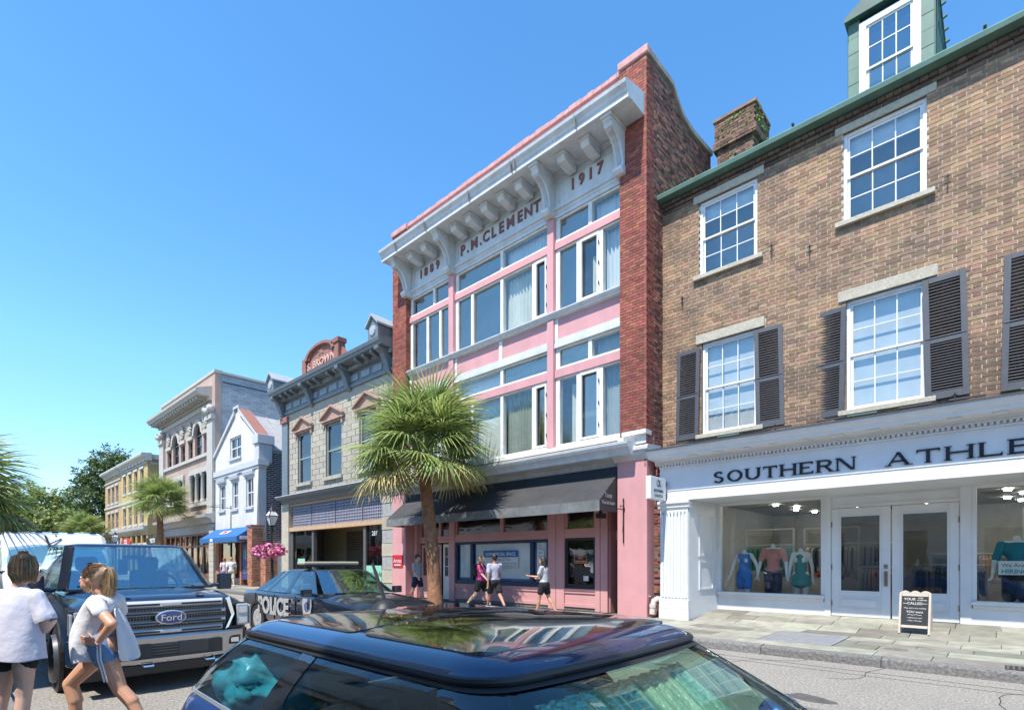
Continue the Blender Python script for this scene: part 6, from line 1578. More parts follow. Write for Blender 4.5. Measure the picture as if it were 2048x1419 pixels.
bp_ = B().loft([[(fx-.12, py-1.03, RZ+.4), (fx-.12, py-1.03, RZ+.7), (fx-.2, py-1.0, RZ+.7), (fx-.2, py-1.0, RZ+.4)], [(fx+.06, py-.9, RZ+.38), (fx+.08, py-.9, RZ+.71), (fx-.1, py-.9, RZ+.71), (fx-.1, py-.9, RZ+.38)], [(fx+.13, py-.4, RZ+.36), (fx+.16, py-.4, RZ+.715), (fx-.1, py-.4, RZ+.715), (fx-.1, py-.4, RZ+.36)], [(fx+.13, py+.4, RZ+.36), (fx+.16, py+.4, RZ+.715), (fx-.1, py+.4, RZ+.715), (fx-.1, py+.4, RZ+.36)], [(fx+.06, py+.9, RZ+.38), (fx+.08, py+.9, RZ+.71), (fx-.1, py+.9, RZ+.71), (fx-.1, py+.9, RZ+.38)], [(fx-.12, py+1.03, RZ+.4), (fx-.12, py+1.03, RZ+.7), (fx-.2, py+1.0, RZ+.7), (fx-.2, py+1.0, RZ+.4)]])
bump = bp_.obj('bumper', M('bumper_chrome', (.42, .42, .45), rough=.1, metal=1.0, var=.05), pt, bevel=.03)
B().box(fx-.1, fx+.06, py-.9, py+.9, RZ+.716, RZ+.75).obj('bumper_gap', plast, bump)
B().box(fx+.12, fx+.168, py-.6, py+.6, RZ+.43, RZ+.61).obj('bumper_grille', plast, bump)
for i in range(4): B().box(fx+.166, fx+.175, py-.44, py+.2, RZ+.48+i*.035, RZ+.49+i*.035).obj('louvre', M('louvre_grey', (.09, .09, .09)), bump)
B().box(fx+.15, fx+.185, py+.08, py+.42, RZ+.46, RZ+.61).obj('plate_holder', M('plate_black', (.035, .035, .04), rough=.4), bump)
B().box(fx+.15, fx+.19, py-.44, py-.22, RZ+.46, RZ+.61).obj('tow_plate', plast, bump)
for s in (-1, 1): B().box(fx+.03, fx+.1, py+s*.7, py+s*.86, RZ+.5, RZ+.62).obj('fog_lamp', plast, bump, bevel=.01); B().box(fx+.095, fx+.11, py+s*.73, py+s*.83, RZ+.53, RZ+.59).obj('fog_lens', chrome, bump)
B().prism([(fx-.1, RZ+.37), (fx+.1, RZ+.36), (fx+.08, RZ+.22), (fx-.1, RZ+.24)], 'y', py-.92, py+.92).obj('air_dam', plast, pt, bevel=.02)
for y in (py-.25, py+.45): B().tube([(fx+.1, y-.06, RZ+.36), (fx+.16, y-.05, RZ+.34), (fx+.16, y+.05, RZ+.34), (fx+.1, y+.06, RZ+.36)], .015, 5).obj('tow_hook', chrome, pt)
for x in (-8.95, -12.7):
    for y, s in ((py-.88, -1), (py+.88, 1)):
        wheel(pt, x, y, .4, .27, M('dark_rim', (.14, .14, .15), rough=.35, metal=.5), s, 6)
        B().lathe([(.5, -.02), (.5, .02), (.41, .02), (.41, -.02)], (x, y+s*.125, RZ+.42), 28, 'y', True).obj('wheel_arch', plast, pt)
B().box(-8.43, -8.28, py+.28, py+.36, RZ+1.215, RZ+1.235).obj('paper_slip', signw, pt) if False else None
B().box(-9.6, -9.5, py+.62, py+.78, RZ+1.3, RZ+1.36).obj('permit', signw, pt)

# ---- police sedan in the middle of the road
pol = paint('police_black', (.01, .014, .03), .3)
pc = T('police_car', 'dark police sedan with silver POLICE lettering and a roof light bar, mid-road behind the hatchback', 'police car', (-11, 5.95, RZ))
qy = 5.95
st = [(-13.75, .4, .8, .82, .8, .62), (-13.65, .32, .92, .97, .9, .7), (-12.9, .26, .95, 1.02, .96, .74), (-12.2, .24, .94, 1.0, .98, .76), (-10.2, .22, .93, .98, .985, .78), (-9.6, .23, .9, .98, .98, .76), (-8.9, .26, .85, .92, .96, .74), (-8.45, .3, .78, .84, .92, .7), (-8.3, .36, .7, .76, .86, .64)]
body_loft(st, qy).obj('body', pol, pc, smooth=True, ang=34)
zr2 = RZ+1.45; zb2 = RZ+.97
roofp = resamp([(x, y, zr2-.03) for x, y in rr(-12.0, -10.55, .62, .2, 5, qy, bow=.05)], 80)
B().loft([roofp]+[[((p[0]+11.3)*s-11.3, (p[1]-qy)*s+qy, zr2-.03+h) for p in roofp] for s, h in ((.97, .025), (.8, .045), (.4, .06), (.05, .064))]).obj('roof', pol, pc, smooth=True, ang=60)
for s in (-1, 1):
    br = lambda t: (lerp(-12.95, -9.95, t), qy+s*.88, zb2); rf = lambda t: (lerp(-12.05, -10.55, t), qy+s*.63, zr2-.03)
    for a, c, g in ((0, .1, 0), (.1, .2, 1), (.2, .24, 0), (.24, .52, 1), (.52, .58, 0), (.58, .95, 1), (.95, 1, 0)):
        patch('side_window' if g else 'pillar', cglass if g else pol, [br(a), br(c)], [rf(a), rf(c)], pc, th=.012*s)
def wl2(x, z, hw, bow): return [(x+bow*(1-((2*i/(n-1)-1)**2)), qy-hw+2*hw*i/(n-1), z) for i in range(n)]
patch('windscreen', wscreen, wl2(-9.85, RZ+1.0, .8, .12), wl2(-10.58, zr2-.02, .58, .06), pc)
patch('rear_window', cglass, wl2(-13.0, RZ+1.01, .74, -.1), wl2(-11.98, zr2-.02, .56, -.05), pc)
B().box(-12.9, -9.9, qy-.8, qy+.8, RZ+.6, RZ+.66).box(-10.25, -9.9, qy-.8, qy+.8, RZ+.66, RZ+.95).obj('dashboard', seatm, pc)
for y in (qy-.38, qy+.38): B().box(-11.4, -11.1, y-.25, y+.25, RZ+.6, RZ+1.15).box(-11.38, -11.24, y-.13, y+.13, RZ+1.15, RZ+1.33).obj('seat', seatm, pc, bevel=.04)
lb = B().box(-11.3, -10.98, qy-.62, qy+.62, RZ+1.52, RZ+1.56).obj('light_bar', plast, pc)
lbw = M('light_bar_lens', (.42, .38, .28), rough=.25, var=.1)
B().box(-11.31, -10.97, qy-.66, qy+.66, RZ+1.561, RZ+1.635).obj('lens', lbw, lb, bevel=.025)
for y in (qy-.45, qy+.45): B().box(-11.2, -11.1, y-.03, y+.03, RZ+1.46, RZ+1.52).obj('foot', plast, lb)
for s in (-1, 1): B().cbox((-10.05, qy+s*1.06, RZ+1.02), .12, .2, .15).tube([(-10.0, qy+s*.88, RZ+.98), (-10.04, qy+s*1.0, RZ+1.0)], .03, 5).obj('door_mirror', pol, pc, bevel=.03)
psil = M('police_silver', (.55, .56, .58), rough=.3, metal=.3)
pt_ = text('lettering', 'POLICE', .5, (-11.75, qy-1.0, RZ+.5), FRONT, psil, pc, ext=.004, align='CENTER', sx=.95, bold=.02)
for x, mt_ in ((-10.15, psil), ):
    sh = B().prism([(x-.17, RZ+.9), (x+.17, RZ+.9), (x+.19, RZ+.75), (x+.13, RZ+.52), (x, RZ+.44), (x-.13, RZ+.52), (x-.19, RZ+.75)], 'y', qy-1.004, qy-.99).obj('door_shield', mt_, pc)
    B().lathe([(.1, -.002), (.1, .002)], (x, qy-1.008, RZ+.74), 18, 'y').obj('shield_seal', M('seal_blue', (.1, .12, .25)), sh)
    B().box(x-.1, x+.1, qy-1.01, qy-1.005, RZ+.55, RZ+.61).obj('shield_ribbon', M('seal_orange', (.6, .2, .06)), sh)
for x in (-12.6, -9.55):
    for y, s in ((qy-.88, -1), (qy+.88, 1)):
        wheel(pc, x, y, .335, .23, sgn=s, cover=True)
        B().lathe([(.41, -.02), (.41, .02), (.34, .02), (.34, -.02)], (x, y+s*.108, RZ+.345), 28, 'y', True).obj('wheel_arch', plast, pc)
B().box(-8.31, -8.27, qy-.5, qy+.5, RZ+.5, RZ+.68).obj('grille', plast, pc)
for s in (-1, 1):
    B().box(-8.4, -8.29, qy+s*.55, qy+s*.84, RZ+.56, RZ+.7).obj('headlight', lens, pc, bevel=.03)
    B().box(-13.76, -13.68, qy+s*.5, qy+s*.84, RZ+.7, RZ+.85).obj('tail_light', sred, pc, bevel=.02)
for i in range(4): B().box(-12.7+i*1.0, -12.685+i*1.0, qy-.993, qy-.975, RZ+.35, RZ+.92).obj('door_gap', plast, pc) if i in (0, 1, 2) else None
for x in (-11.9, -10.75): B().box(x, x+.2, qy-1.0, qy-.97, RZ+.82, RZ+.86).obj('door_handle', plast, pc)

# ---- white high-roof van behind the pickup
vw = paint('van_white', (.75, .76, .76), 0)
vt = T('van', 'white high-roofed van parked behind the navy pickup', 'van', (-19, 1.95, RZ))
vy = 1.95; vx = -16.3
pr = [(vx-5.5, .45), (vx-5.5, 2.25), (vx-5.3, 2.36), (vx-1.3, 2.37), (vx-.95, 2.3), (vx-.35, 1.55), (vx+.55, 1.15), (vx+.8, 1.0), (vx+.85, .45)]
rings = []
for (dy, s) in ((-1.02, .0), (-.99, .07), (-.9, .12), (.9, .12), (.99, .07), (1.02, 0)):
    rings.append([(x if z < 1 else x-(.12-s)*1.0, vy+dy, RZ+z-((.12-s)*(.9 if z > 2 else .2))) for x, z in pr])
B().loft(rings).obj('body', vw, vt, smooth=True, ang=30)
patch('windscreen', wscreen, [(vx-.3, vy-.92, RZ+1.56), (vx-.28, vy, RZ+1.58), (vx-.3, vy+.92, RZ+1.56)], [(vx-.78, vy-.85, RZ+2.0), (vx-.76, vy, RZ+2.02), (vx-.78, vy+.85, RZ+2.0)], vt, out=.03)
for s in (-1, 1):
    B().box(vx-1.3, vx-.35, vy+s*1.0, vy+s*1.03, RZ+1.35, RZ+1.95).obj('side_window', cglass, vt)
    B().cbox((vx-.1, vy+s*1.2, RZ+1.5), .12, .2, .4).tube([(vx-.15, vy+s*1.0, RZ+1.4), (vx-.1, vy+s*1.15, RZ+1.4)], .03, 5).obj('door_mirror', plast, vt, bevel=.03)
    for x in (vx-.1, vx-4.2): wheel(vt, x, vy+s*.9, .35, .24, sgn=s)
    B().box(vx+.6, vx+.82, vy+s*.55, vy+s*.92, RZ+.8, RZ+1.02).obj('headlight', lens, vt, bevel=.03)
for y in (-.75, -.3, 0, .3, .75): B().box(vx-1.1, vx-1.0, vy+y-.06, vy+y+.06, RZ+2.34, RZ+2.385).obj('marker_lamp', plast, vt)
B().tube([(vx-.9, vy-.2, RZ+2.27), (vx-.62, vy-.15, RZ+2.0)], .02, 5).tube([(vx-.68, vy-.16, RZ+2.05), (vx-.85, vy+.1, RZ+2.2)], .015, 5).obj('wiper', plast, vt)
B().box(vx-.95, vx-.9, vy-.01, vy+.01, RZ+2.0, RZ+2.3).obj('roof_seam', M('seam_grey', (.3, .3, .3)), vt)
B().box(vx+.8, vx+.87, vy-.5, vy+.5, RZ+.7, RZ+.95).obj('grille', plast, vt)
# ---------------------------------------------------------------- palms, trees, lamps, street things
frond_g = M('palm_leaf', (.3, .37, .12), transl=.4, rough=.42, var=.25, vs=3, isl=.45, hue=.035, spec=.55)
frond_y = M('palm_leaf_dry', (.4, .32, .13), rough=.6, var=.25, vs=3, isl=.4)
trunk_m = M('palm_trunk', (.27, .135, .075), rough=.95, var=.35, vs=9, bump=1, bs=16, dirt=.5, ds=4, dcol=(.08, .05, .035))
def frond_mesh(seed, blade=1.0, n=40, droop=.5):
    """fan leaf: stalk along +x, blades spread from its end and bend down"""
    rg = random.Random(seed); b = B()
    pl = .95
    b.tube([(0, 0, 0), (pl*.5, 0, .06), (pl, 0, 0)], [.022, .015, .01], 5)
    for i in range(n):
        t = i/(n-1)*2-1
        a = t*R(128); L = blade*(1.0-.28*abs(t)**1.6)*rg.uniform(.88, 1.08)
        fold = .12*(1 if i % 2 else -1)*.15
        d = V((math.cos(a), math.sin(a), 0)); w = .021; sd = V((-d.y, d.x, 0))
        o = V((pl-.06*abs(t), 0, 0)); pts = []; dr = droop*rg.uniform(.7, 1.35)
        segs = (0, .35, .62, .82, 1.0); kink = rg.uniform(.55, .8)
        for s in segs:
            z = -.08*s - (dr*.55*max(0, s-kink+.25)**1.6) - .25*abs(t)*s*.45 - dr*.22*s*s
            pts.append(o + d*(L*s*(1-.12*dr*s)) + V((0, 0, z*L + fold*s)))
        wid = (w*.35, w*1.05, w*.85, w*.45, .0025)
        row = []
        for p, q in zip(pts, wid): row.append((p+sd*q, p+V((0, 0, q*.5)), p-sd*q))
        vs = [tuple(x) for r in row for x in r]; fs = []
        for k in range(len(row)-1):
            fs += [(k*3, k*3+1, k*3+4, k*3+3), (k*3+1, k*3+2, k*3+5, k*3+4)]
        b.add(vs, fs)
    me = bpy.data.meshes.new('frond'); me.from_pydata(b.v, [], b.f)
    return me
FR = [frond_mesh(s, blade=1.0+.06*(s % 3), droop=.35+.22*(s % 4)) for s in range(8)]
FRD = [m.copy() for m in FR[:4]]
def palm(label, loc, trunk, top_lean, r, nf=46, seed=0, group='palm trees along the street'):
    rg = random.Random(seed)
    t = T('palm_tree', label, 'palm tree', loc, 0, group)
    b = B(); H = trunk; pts = []; rs = []
    n = 34
    for i in range(n+1):
        s = i/n
        pts.append((top_lean[0]*s**1.5, top_lean[1]*s**1.5, H*s)); rs.append((.215-.03*s+.05*max(0, 1-s*7)+(.05 if s > .93 else 0))*(1+(.035 if i % 2 else -.02)))
    b.tube(pts, rs, 16)
    tr = b.obj('trunk', trunk_m, t, local=True, smooth=True, ang=70)
    bt = B()
    for i in range(26):
        a = rg.random()*6.28; z = H*rg.uniform(.86, 1.02); q = .2
        bt.prism([(0, -.04), (.16, -.015), (.16, .015), (0, .04)], 'z', 0, .02)
        k = len(bt.v)-8
        for j in range(k, k+8):
            p = V(bt.v[j]); p = Euler((0, -R(55), a)).to_matrix() @ p
            bt.v[j] = (p.x+top_lean[0]+q*math.cos(a), p.y+top_lean[1]+q*math.sin(a), p.z+z)
    bt.obj('leaf_base', trunk_m, tr, local=True, kind='stuff')
    c = V((top_lean[0], top_lean[1], H))
    for i in range(nf):
        s = (i+.5)/nf
        el = R(82-106*s+rg.uniform(-9, 9)); az = i*2.39996+rg.uniform(-.25, .25)
        dead = s > .93
        sc = r/1.95*rg.uniform(.86, 1.1)*(1.0 if s > .12 else .85)
        put('frond', (FRD if dead else FR)[rg.randrange(4 if dead else 8)], frond_y if dead else frond_g, t, local=True,
            loc=c+V((.1*math.cos(az), .1*math.sin(az), .05+.4*(1-s))), rot=(rg.uniform(-.35, .35), -el, az), scale=(sc, sc, sc))
    return t
palm('tall palm in front of the grey awning of the pink building, lit full crown', (-12.95, 10.45, 0), 4.8, (-.8, .1), 2.55, 66, 1)
palm('palm in front of the tan building with a short orange trunk', (-42.8, 10.4, 0), 5.3, (-.3, 0), 2.15, 44, 2)
palm('palm on the near side of the street beside the white van', (-19.2, -.1, 0), 2.9, (.1, .1), 2.25, 42, 3)
palm('pale distant palm before the yellow building', (-72.5, 10.6, 0), 4.4, (.1, 0), 2.4, 36, 4)

bark = M('tree_bark', (.11, .085, .06), rough=.95, var=.3, vs=6, bump=1, bs=14)
leaf_d = M('leaf_dark', (.1, .15, .05), transl=.35, rough=.5, var=.3, vs=.8, isl=.5, hue=.025)
leaf_l = M('leaf_light', (.25, .31, .09), transl=.4, rough=.5, var=.3, vs=.8, isl=.45, hue=.03)
def leafy(label, loc, H, lobes, mat, n, size, seed):
    """broadleaf tree: trunk with limbs and a crown of leaf clusters round each limb end"""
    rg = random.Random(seed)
    t = T('broadleaf_tree', label, 'tree', loc)
    b = B(); b.tube([(0, 0, 0), (.1, .05, H*.2), (0, 0, H*.42)], [.45, .34, .26], 10)
    for (x, y, z, r) in lobes: b.tube([(0, 0, H*.3), (x*.4, y*.4, (H*.35+z)/2), (x, y, z)], [.2, .12, .04], 6)
    b.obj('trunk', bark, t, local=True, smooth=True)
    vs = []; fs = []
    tot = sum(l[3]**2 for l in lobes)
    for (x, y, z, r) in lobes:
        for c in range(int(n*r*r/tot/14)):
            d = V((rg.gauss(0, 1), rg.gauss(0, 1), rg.gauss(0, .8))).normalized()*r*rg.uniform(.55, 1.12)
            q = V((x, y, z))+d
            for k in range(14):
                p = q+V((rg.gauss(0, 1), rg.gauss(0, 1), rg.gauss(0, .7)))*r*.13
                s = size*rg.uniform(.6, 1.3); e = Euler((rg.uniform(-1, 1), rg.uniform(-1, 1), rg.random()*6.3)).to_matrix()
                o = len(vs)
                for (a, c_, h) in ((-.5, 0, 0), (0, -.28, .06), (.5, 0, 0), (0, .28, .06)): vs.append(tuple(p+e @ V((a*s, c_*s, h*s))))
                fs.append((o, o+1, o+2, o+3))
    me = bpy.data.meshes.new('crown'); me.from_pydata(vs, [], fs)
    put('crown', me, mat, t, local=True)
    return t
leafy('tall dark green tree rising beyond the yellow building', (-89, 15, 0), 16.5, [(0, 0, 12, 3.2), (-2.5, -1.5, 9.5, 2.6), (2.6, .5, 14, 2.4), (-1, 1, 14.6, 2.2), (2, -1, 8.5, 2.6), (-3.5, 0, 12, 1.8), (3.5, 1, 11, 2.0), (-2, -2, 6.5, 2.6), (1, -2, 5.5, 2.4)], leaf_d, 15000, .42, 5)
leafy('light green tree at the far end of the street, left of the dark tree', (-86, 6, 0), 10.5, [(0, 0, 7.6, 2.5), (-2.5, -.8, 6.2, 2.2), (2.4, .5, 6.6, 2.2), (0, 1, 9.4, 1.6), (-4, 0, 5, 2), (3.5, -1, 4.4, 2.0)], leaf_l, 8000, .4, 6)
leafy('light green tree between the left palm and the tall dark tree', (-82, 8.4, 0), 10, [(0, 0, 7, 2.4), (-2.6, -.5, 5.8, 2.2), (2.4, .5, 5.6, 2.2), (0, 0, 8.6, 1.7), (-1, -1, 4, 2.2)], leaf_l, 7000, .4, 17)
leafy('mid green tree farthest left beyond the white van', (-80, 1, 0), 9.5, [(0, 0, 7, 2.6), (-2.5, 0, 5.6, 2.2), (2.5, 0, 5.6, 2.2), (.5, 0, 8.6, 1.6)], leaf_l, 7000, .4, 7)
leafy('low dark tree behind the distant palm', (-95, 10.5, 0), 9, [(0, 0, 6, 3), (-3, 0, 4.6, 2.4), (3, 0, 5, 2.6)], leaf_d, 6000, .42, 8)

lampw = GL('lantern_glass', (.9, .92, .92), base=.12); frost = M('lantern_frost', (.7, .72, .7), rough=.4)
def lamp(label, loc):
    t = T('street_lamp', label, 'street lamp', loc, 0, 'lantern street lamps')
    B().lathe([(.16, 0), (.16, .12), (.11, .2), (.1, .7), (.07, .78), (.055, 1.6), (.05, 2.9), (.07, 2.94), (.05, 2.98), (.06, 3.1)], n=14).tube([(-.28, 0, 2.6), (.28, 0, 2.6)], .02, 6).obj('post', iron, t, local=True, smooth=True)
    h = B()
    for k in range(4):
        a = R(45+90*k); c, s = math.cos(a), math.sin(a)
        h.tube([(.13*c, .13*s, 3.1), (.3*c, .3*s, 3.55)], .014, 5); h.tube([(.32*c, .32*s, 3.55), (.12*c, .12*s, 3.82)], .014, 5)
        a2 = R(135+90*k); h.tube([(.31*c, .31*s, 3.55), (.31*math.cos(a2), .31*math.sin(a2), 3.55)], .018, 5)
    h.lathe([(.13, 3.06), (.14, 3.12), (.12, 3.13)], n=12).lathe([(.14, 3.8), (.1, 3.9), (.04, 3.96), (.05, 4.0), (.0, 4.06)], n=12)
    h.obj('lantern_frame', iron, t, local=True)
    g = B().loft([[(r*math.cos(R(45+90*k)), r*math.sin(R(45+90*k)), z) for k in range(4)] for r, z in ((.12, 3.13), (.285, 3.54))])
    g.obj('lantern_glass', frost, t, local=True)
    B().loft([[(r*math.cos(R(45+90*k)), r*math.sin(R(45+90*k)), z) for k in range(4)] for r, z in ((.3, 3.57), (.12, 3.8))]).obj('lantern_roof', M('lantern_roof', (.55, .56, .55), rough=.5), t, local=True)
    return t
l1 = lamp('black lantern street lamp with two hanging baskets of pink flowers', (-24.6, 10.35, 0))
l2 = lamp('distant black lantern street lamp left of the red oval sign', (-56.6, 10.35, 0))
petal = M('pink_petal', (.72, .22, .4), rough=.6, isl=.5, hue=.06, transl=.2); stemg = M('basket_green', (.1, .16, .03), rough=.6, isl=.4)
def basket(label, loc):
    t = T('flower_basket', label, 'flower basket', loc, 0, 'hanging flower baskets')
    rg = random.Random(int(loc[0]*10)); 
    B().lathe([(.02, -.28), (.2, -.24), (.28, 0), (.26, 0), (.0, -.02)], n=14).tube([(0, 0, 0), (0, 0, .75)], .012, 4).tube([(-.27, 0, 0), (0, 0, .4), (.27, 0, 0)], .008, 4).obj('basket', M('coir', (.1, .07, .04), rough=1), t, local=True)
    for nm, mat, n, rr_, s0 in (('leaves', stemg, 420, .42, .06), ('flowers', petal, 620, .47, .065)):
        vs = []; fs = []
        for i in range(n):
            d = V((rg.gauss(0, 1), rg.gauss(0, 1), rg.gauss(0, .75))).normalized()*rr_*rg.gauss(.8 if nm == 'leaves' else .95, .17)
            p = V((d.x*1.1, d.y, d.z*.55-.04-(.16*rg.random()**3 if d.length > rr_*.8 else 0))); e = Euler((rg.random()*6, rg.random()*6, rg.random()*6)).to_matrix(); o = len(vs); s = s0*rg.uniform(.6, 1.2)
            for k in range(5): vs.append(tuple(p+e @ V((s*math.cos(k*1.257), s*math.sin(k*1.257), .01))))
            vs.append(tuple(p)); fs += [(o+k, o+(k+1) % 5, o+5) for k in range(5)]
        me = bpy.data.meshes.new(nm); me.from_pydata(vs, [], fs); put(nm, me, mat, t, local=True, kind='stuff')
    return t
basket('pink flower basket on the left arm of the lantern post', (-25.05, 10.2, 2.05))
basket('pink flower basket on the right arm of the lantern post', (-24.15, 10.2, 2.05))

# chalkboard A-frame
sx, syy, szz = -1.32, 13.35, .055
t = T('sandwich_board', 'white framed chalkboard sandwich sign on the paving before the shop doors', 'sandwich board', (sx, syy, szz), R(-2)); t.scale = (.82, .82, .82)
wood = M('board_wood', (.5, .44, .38), rough=.7, var=.1); chalk = M('chalkboard', (.02, .022, .024), rough=.7, var=.2); chk = M('chalk', (.7, .7, .68), rough=1)
for s in (-1, 1):
    lean = R(13)*s; y0 = s*.24
    def P(x, z, d=0): return (x, y0-s*math.tan(R(13))*z+d*s, z)
    b = B()
    for x in (-.29, .29): b.loft([[P(x-.022, 0, -.015), P(x+.022, 0, -.015), P(x+.022, 0, .015), P(x-.022, 0, .015)], [P(x-.022, .98, -.015), P(x+.022, .98, -.015), P(x+.022, .98, .015), P(x-.022, .98, .015)]])
    for za, zb in ((.14, .2), (.9, .98)): b.loft([[P(-.26, za, -.012), P(-.26, zb, -.012), P(-.26, zb, .012), P(-.26, za, .012)], [P(.26, za, -.012), P(.26, zb, -.012), P(.26, zb, .012), P(.26, za, .012)]])
    crest = [(-.3+.6*k/12, .98+.05*abs(math.sin(k*math.pi/4))*(1 if k not in (0, 12) else 0)) for k in range(13)]
    b.loft([[P(x, .96, -.012), P(x, z+.005, -.012), P(x, z+.005, .012), P(x, .96, .012)] for x, z in crest])
    b.obj('frame' if s < 0 else 'rear_frame', wood, t, local=True)
    b = B(); b.loft([[P(-.262, .2, -.006), P(.262, .2, -.006), P(.262, .2, .004), P(-.262, .2, .004)], [P(-.262, .9, -.006), P(.262, .9, -.006), P(.262, .9, .004), P(-.262, .9, .004)]])
    bd = b.obj('board' if s < 0 else 'rear_board', chalk, t, local=True)
    if s < 0:
        for (tx, tz, ss, wx, al) in (('YOUR', .8, .085, -.22, 'LEFT'), ('WIFE', .845, .045, .06, 'LEFT'), ('HUSBAND', .795, .042, .235, 'RIGHT'), ('CALLED', .7, .085, 0, 'CENTER'), ('They said to buy anything', .6, .042, 0, 'CENTER'), ('YOU want', .5, .075, 0, 'CENTER'), ('+ Athleisure wear', .37, .042, 0, 'CENTER'), ('+ Men / Women', .3, .042, 0, 'CENTER')):
            o = text('chalk_lettering', tx, ss, (0, 0, 0), (0, 0, 0), chk, None, ext=.0005, align=al)
            o.parent = bd; o.location = P(wx, tz, .008); o.rotation_euler = (R(90-13), 0, 0)
        q = B()
        for x0, x1 in ((-.24, -.15), (.15, .24)): q.loft([[P(x0, .72, .006), P(x0, .727, .006), P(x0, .727, .007), P(x0, .72, .007)], [P(x1, .72, .006), P(x1, .727, .006), P(x1, .727, .007), P(x1, .72, .007)]])
        q.loft([[P(-.14+.28*k/10, .45+.01*math.sin(k*1.3), .006), P(-.14+.28*k/10, .457+.01*math.sin(k*1.3), .006), P(-.14+.28*k/10, .457+.01*math.sin(k*1.3), .0075), P(-.14+.28*k/10, .45+.01*math.sin(k*1.3), .0075)] for k in range(11)])
        q.obj('chalk_line', chk, bd, local=True, kind='stuff')
# clothes rails inside the shop
railm = M('rail_pipe', (.55, .57, .55), rough=.4)
shirts = [M('cloth%d' % i, c, rough=.95, var=.15, vs=8, isl=.15) for i, c in enumerate(((.1, .3, .28), (.55, .2, .18), (.3, .3, .32), (.06, .09, .15), (.5, .46, .4), (.12, .35, .25), (.45, .3, .25)))]
def rail(label, x, y, w, mats, h=1.75, two=False, seed=0, yaw=0):
    rg = random.Random(seed)
    t = T('clothes_rail', label, 'clothes rail', (x, y, .2), yaw)
    b = B(); b.tube([(-w/2, 0, 0), (-w/2, 0, h)], .025, 6).tube([(w/2, 0, 0), (w/2, 0, h)], .025, 6).tube([(-w/2, 0, h), (w/2, 0, h)], .025, 6)
    if two: b.tube([(-w/2, 0, h+.45), (w/2, 0, h+.45)], .025, 6).tube([(-w/2, 0, h), (-w/2, 0, h+.45)], .025, 6).tube([(w/2, 0, h), (w/2, 0, h+.45)], .025, 6)
    b.box(-w/2-.03, -w/2+.03, -.3, .3, 0, .04).box(w/2-.03, w/2+.03, -.3, .3, 0, .04).obj('rail', railm, t, local=True)
    n = int(w/.075)
    for i in range(n):
        xx = -w/2+.08+(w-.16)*i/(n-1); L = rg.uniform(.62, .8); sk = rg.uniform(-.03, .03)
        c = B(); c.loft([[(xx-.012, -.05, h-.07), (xx+.014, -.05, h-.07), (xx+.014, .05, h-.07), (xx-.012, .05, h-.07)], [(xx-.02+sk, -.21, h-.16), (xx+.03+sk, -.21, h-.16), (xx+.03+sk, .21, h-.16), (xx-.02+sk, .21, h-.16)], [(xx-.03+sk, -.2, h-.5), (xx+.03+sk, -.23, h-.5), (xx+.03+sk, .2, h-.5), (xx-.02+sk, .23, h-.5)], [(xx-.03+sk*2, -.22, h-L), (xx+.035+sk*2, -.2, h-L), (xx+.03+sk*2, .23, h-L), (xx-.03+sk*2, .2, h-L)]])
        c.obj('garment', mats[(i*7//n) % len(mats)], t, local=True)
        B().tube([(xx, -.18, h-.15), (xx, 0, h-.05), (xx, .18, h-.15)], .008, 4).tube([(xx, 0, h-.05), (xx, 0, h+.02)], .006, 4).obj('hanger', M('hanger_wood', (.5, .42, .3)), t, local=True)
    return t
rail('clothes rail of teal tops behind the left shop window', -5.0, 16.3, 1.3, [shirts[0], shirts[5], shirts[0]], 1.75, True, 1)
rail('clothes rail of pale and dark jackets behind the left shop window', -3.5, 16.6, 1.3, [shirts[4], shirts[3], shirts[4]], 1.75, True, 2)
rail('clothes rail of grey tops behind the left glass door', -2.9, 17.6, 1.5, [shirts[2], shirts[2], shirts[4]], 1.8, False, 3)
rail('low clothes rail of coral tops behind the left glass door', -2.25, 16.0, .9, [shirts[4], shirts[1], shirts[1]], 1.15, False, 4)
rail('low dark clothes rail behind the right glass door', -1.0, 16.6, 1.4, [shirts[3], shirts[2], shirts[3]], 1.2, False, 5)
rail('clothes rail of green tops in the right shop window', .95, 16.0, 1.3, [shirts[5], shirts[0], shirts[4]], 2.0, True, 6)
rail('long mixed clothes rail deep inside the shop', -4.4, 19.2, 2.4, [shirts[3], shirts[2], shirts[6], shirts[1]], 1.5, False, 7)
rail('dark clothes rail at the back of the shop', -.4, 19.6, 2.4, [shirts[3], shirts[2], shirts[3], shirts[6]], 1.5, False, 8)
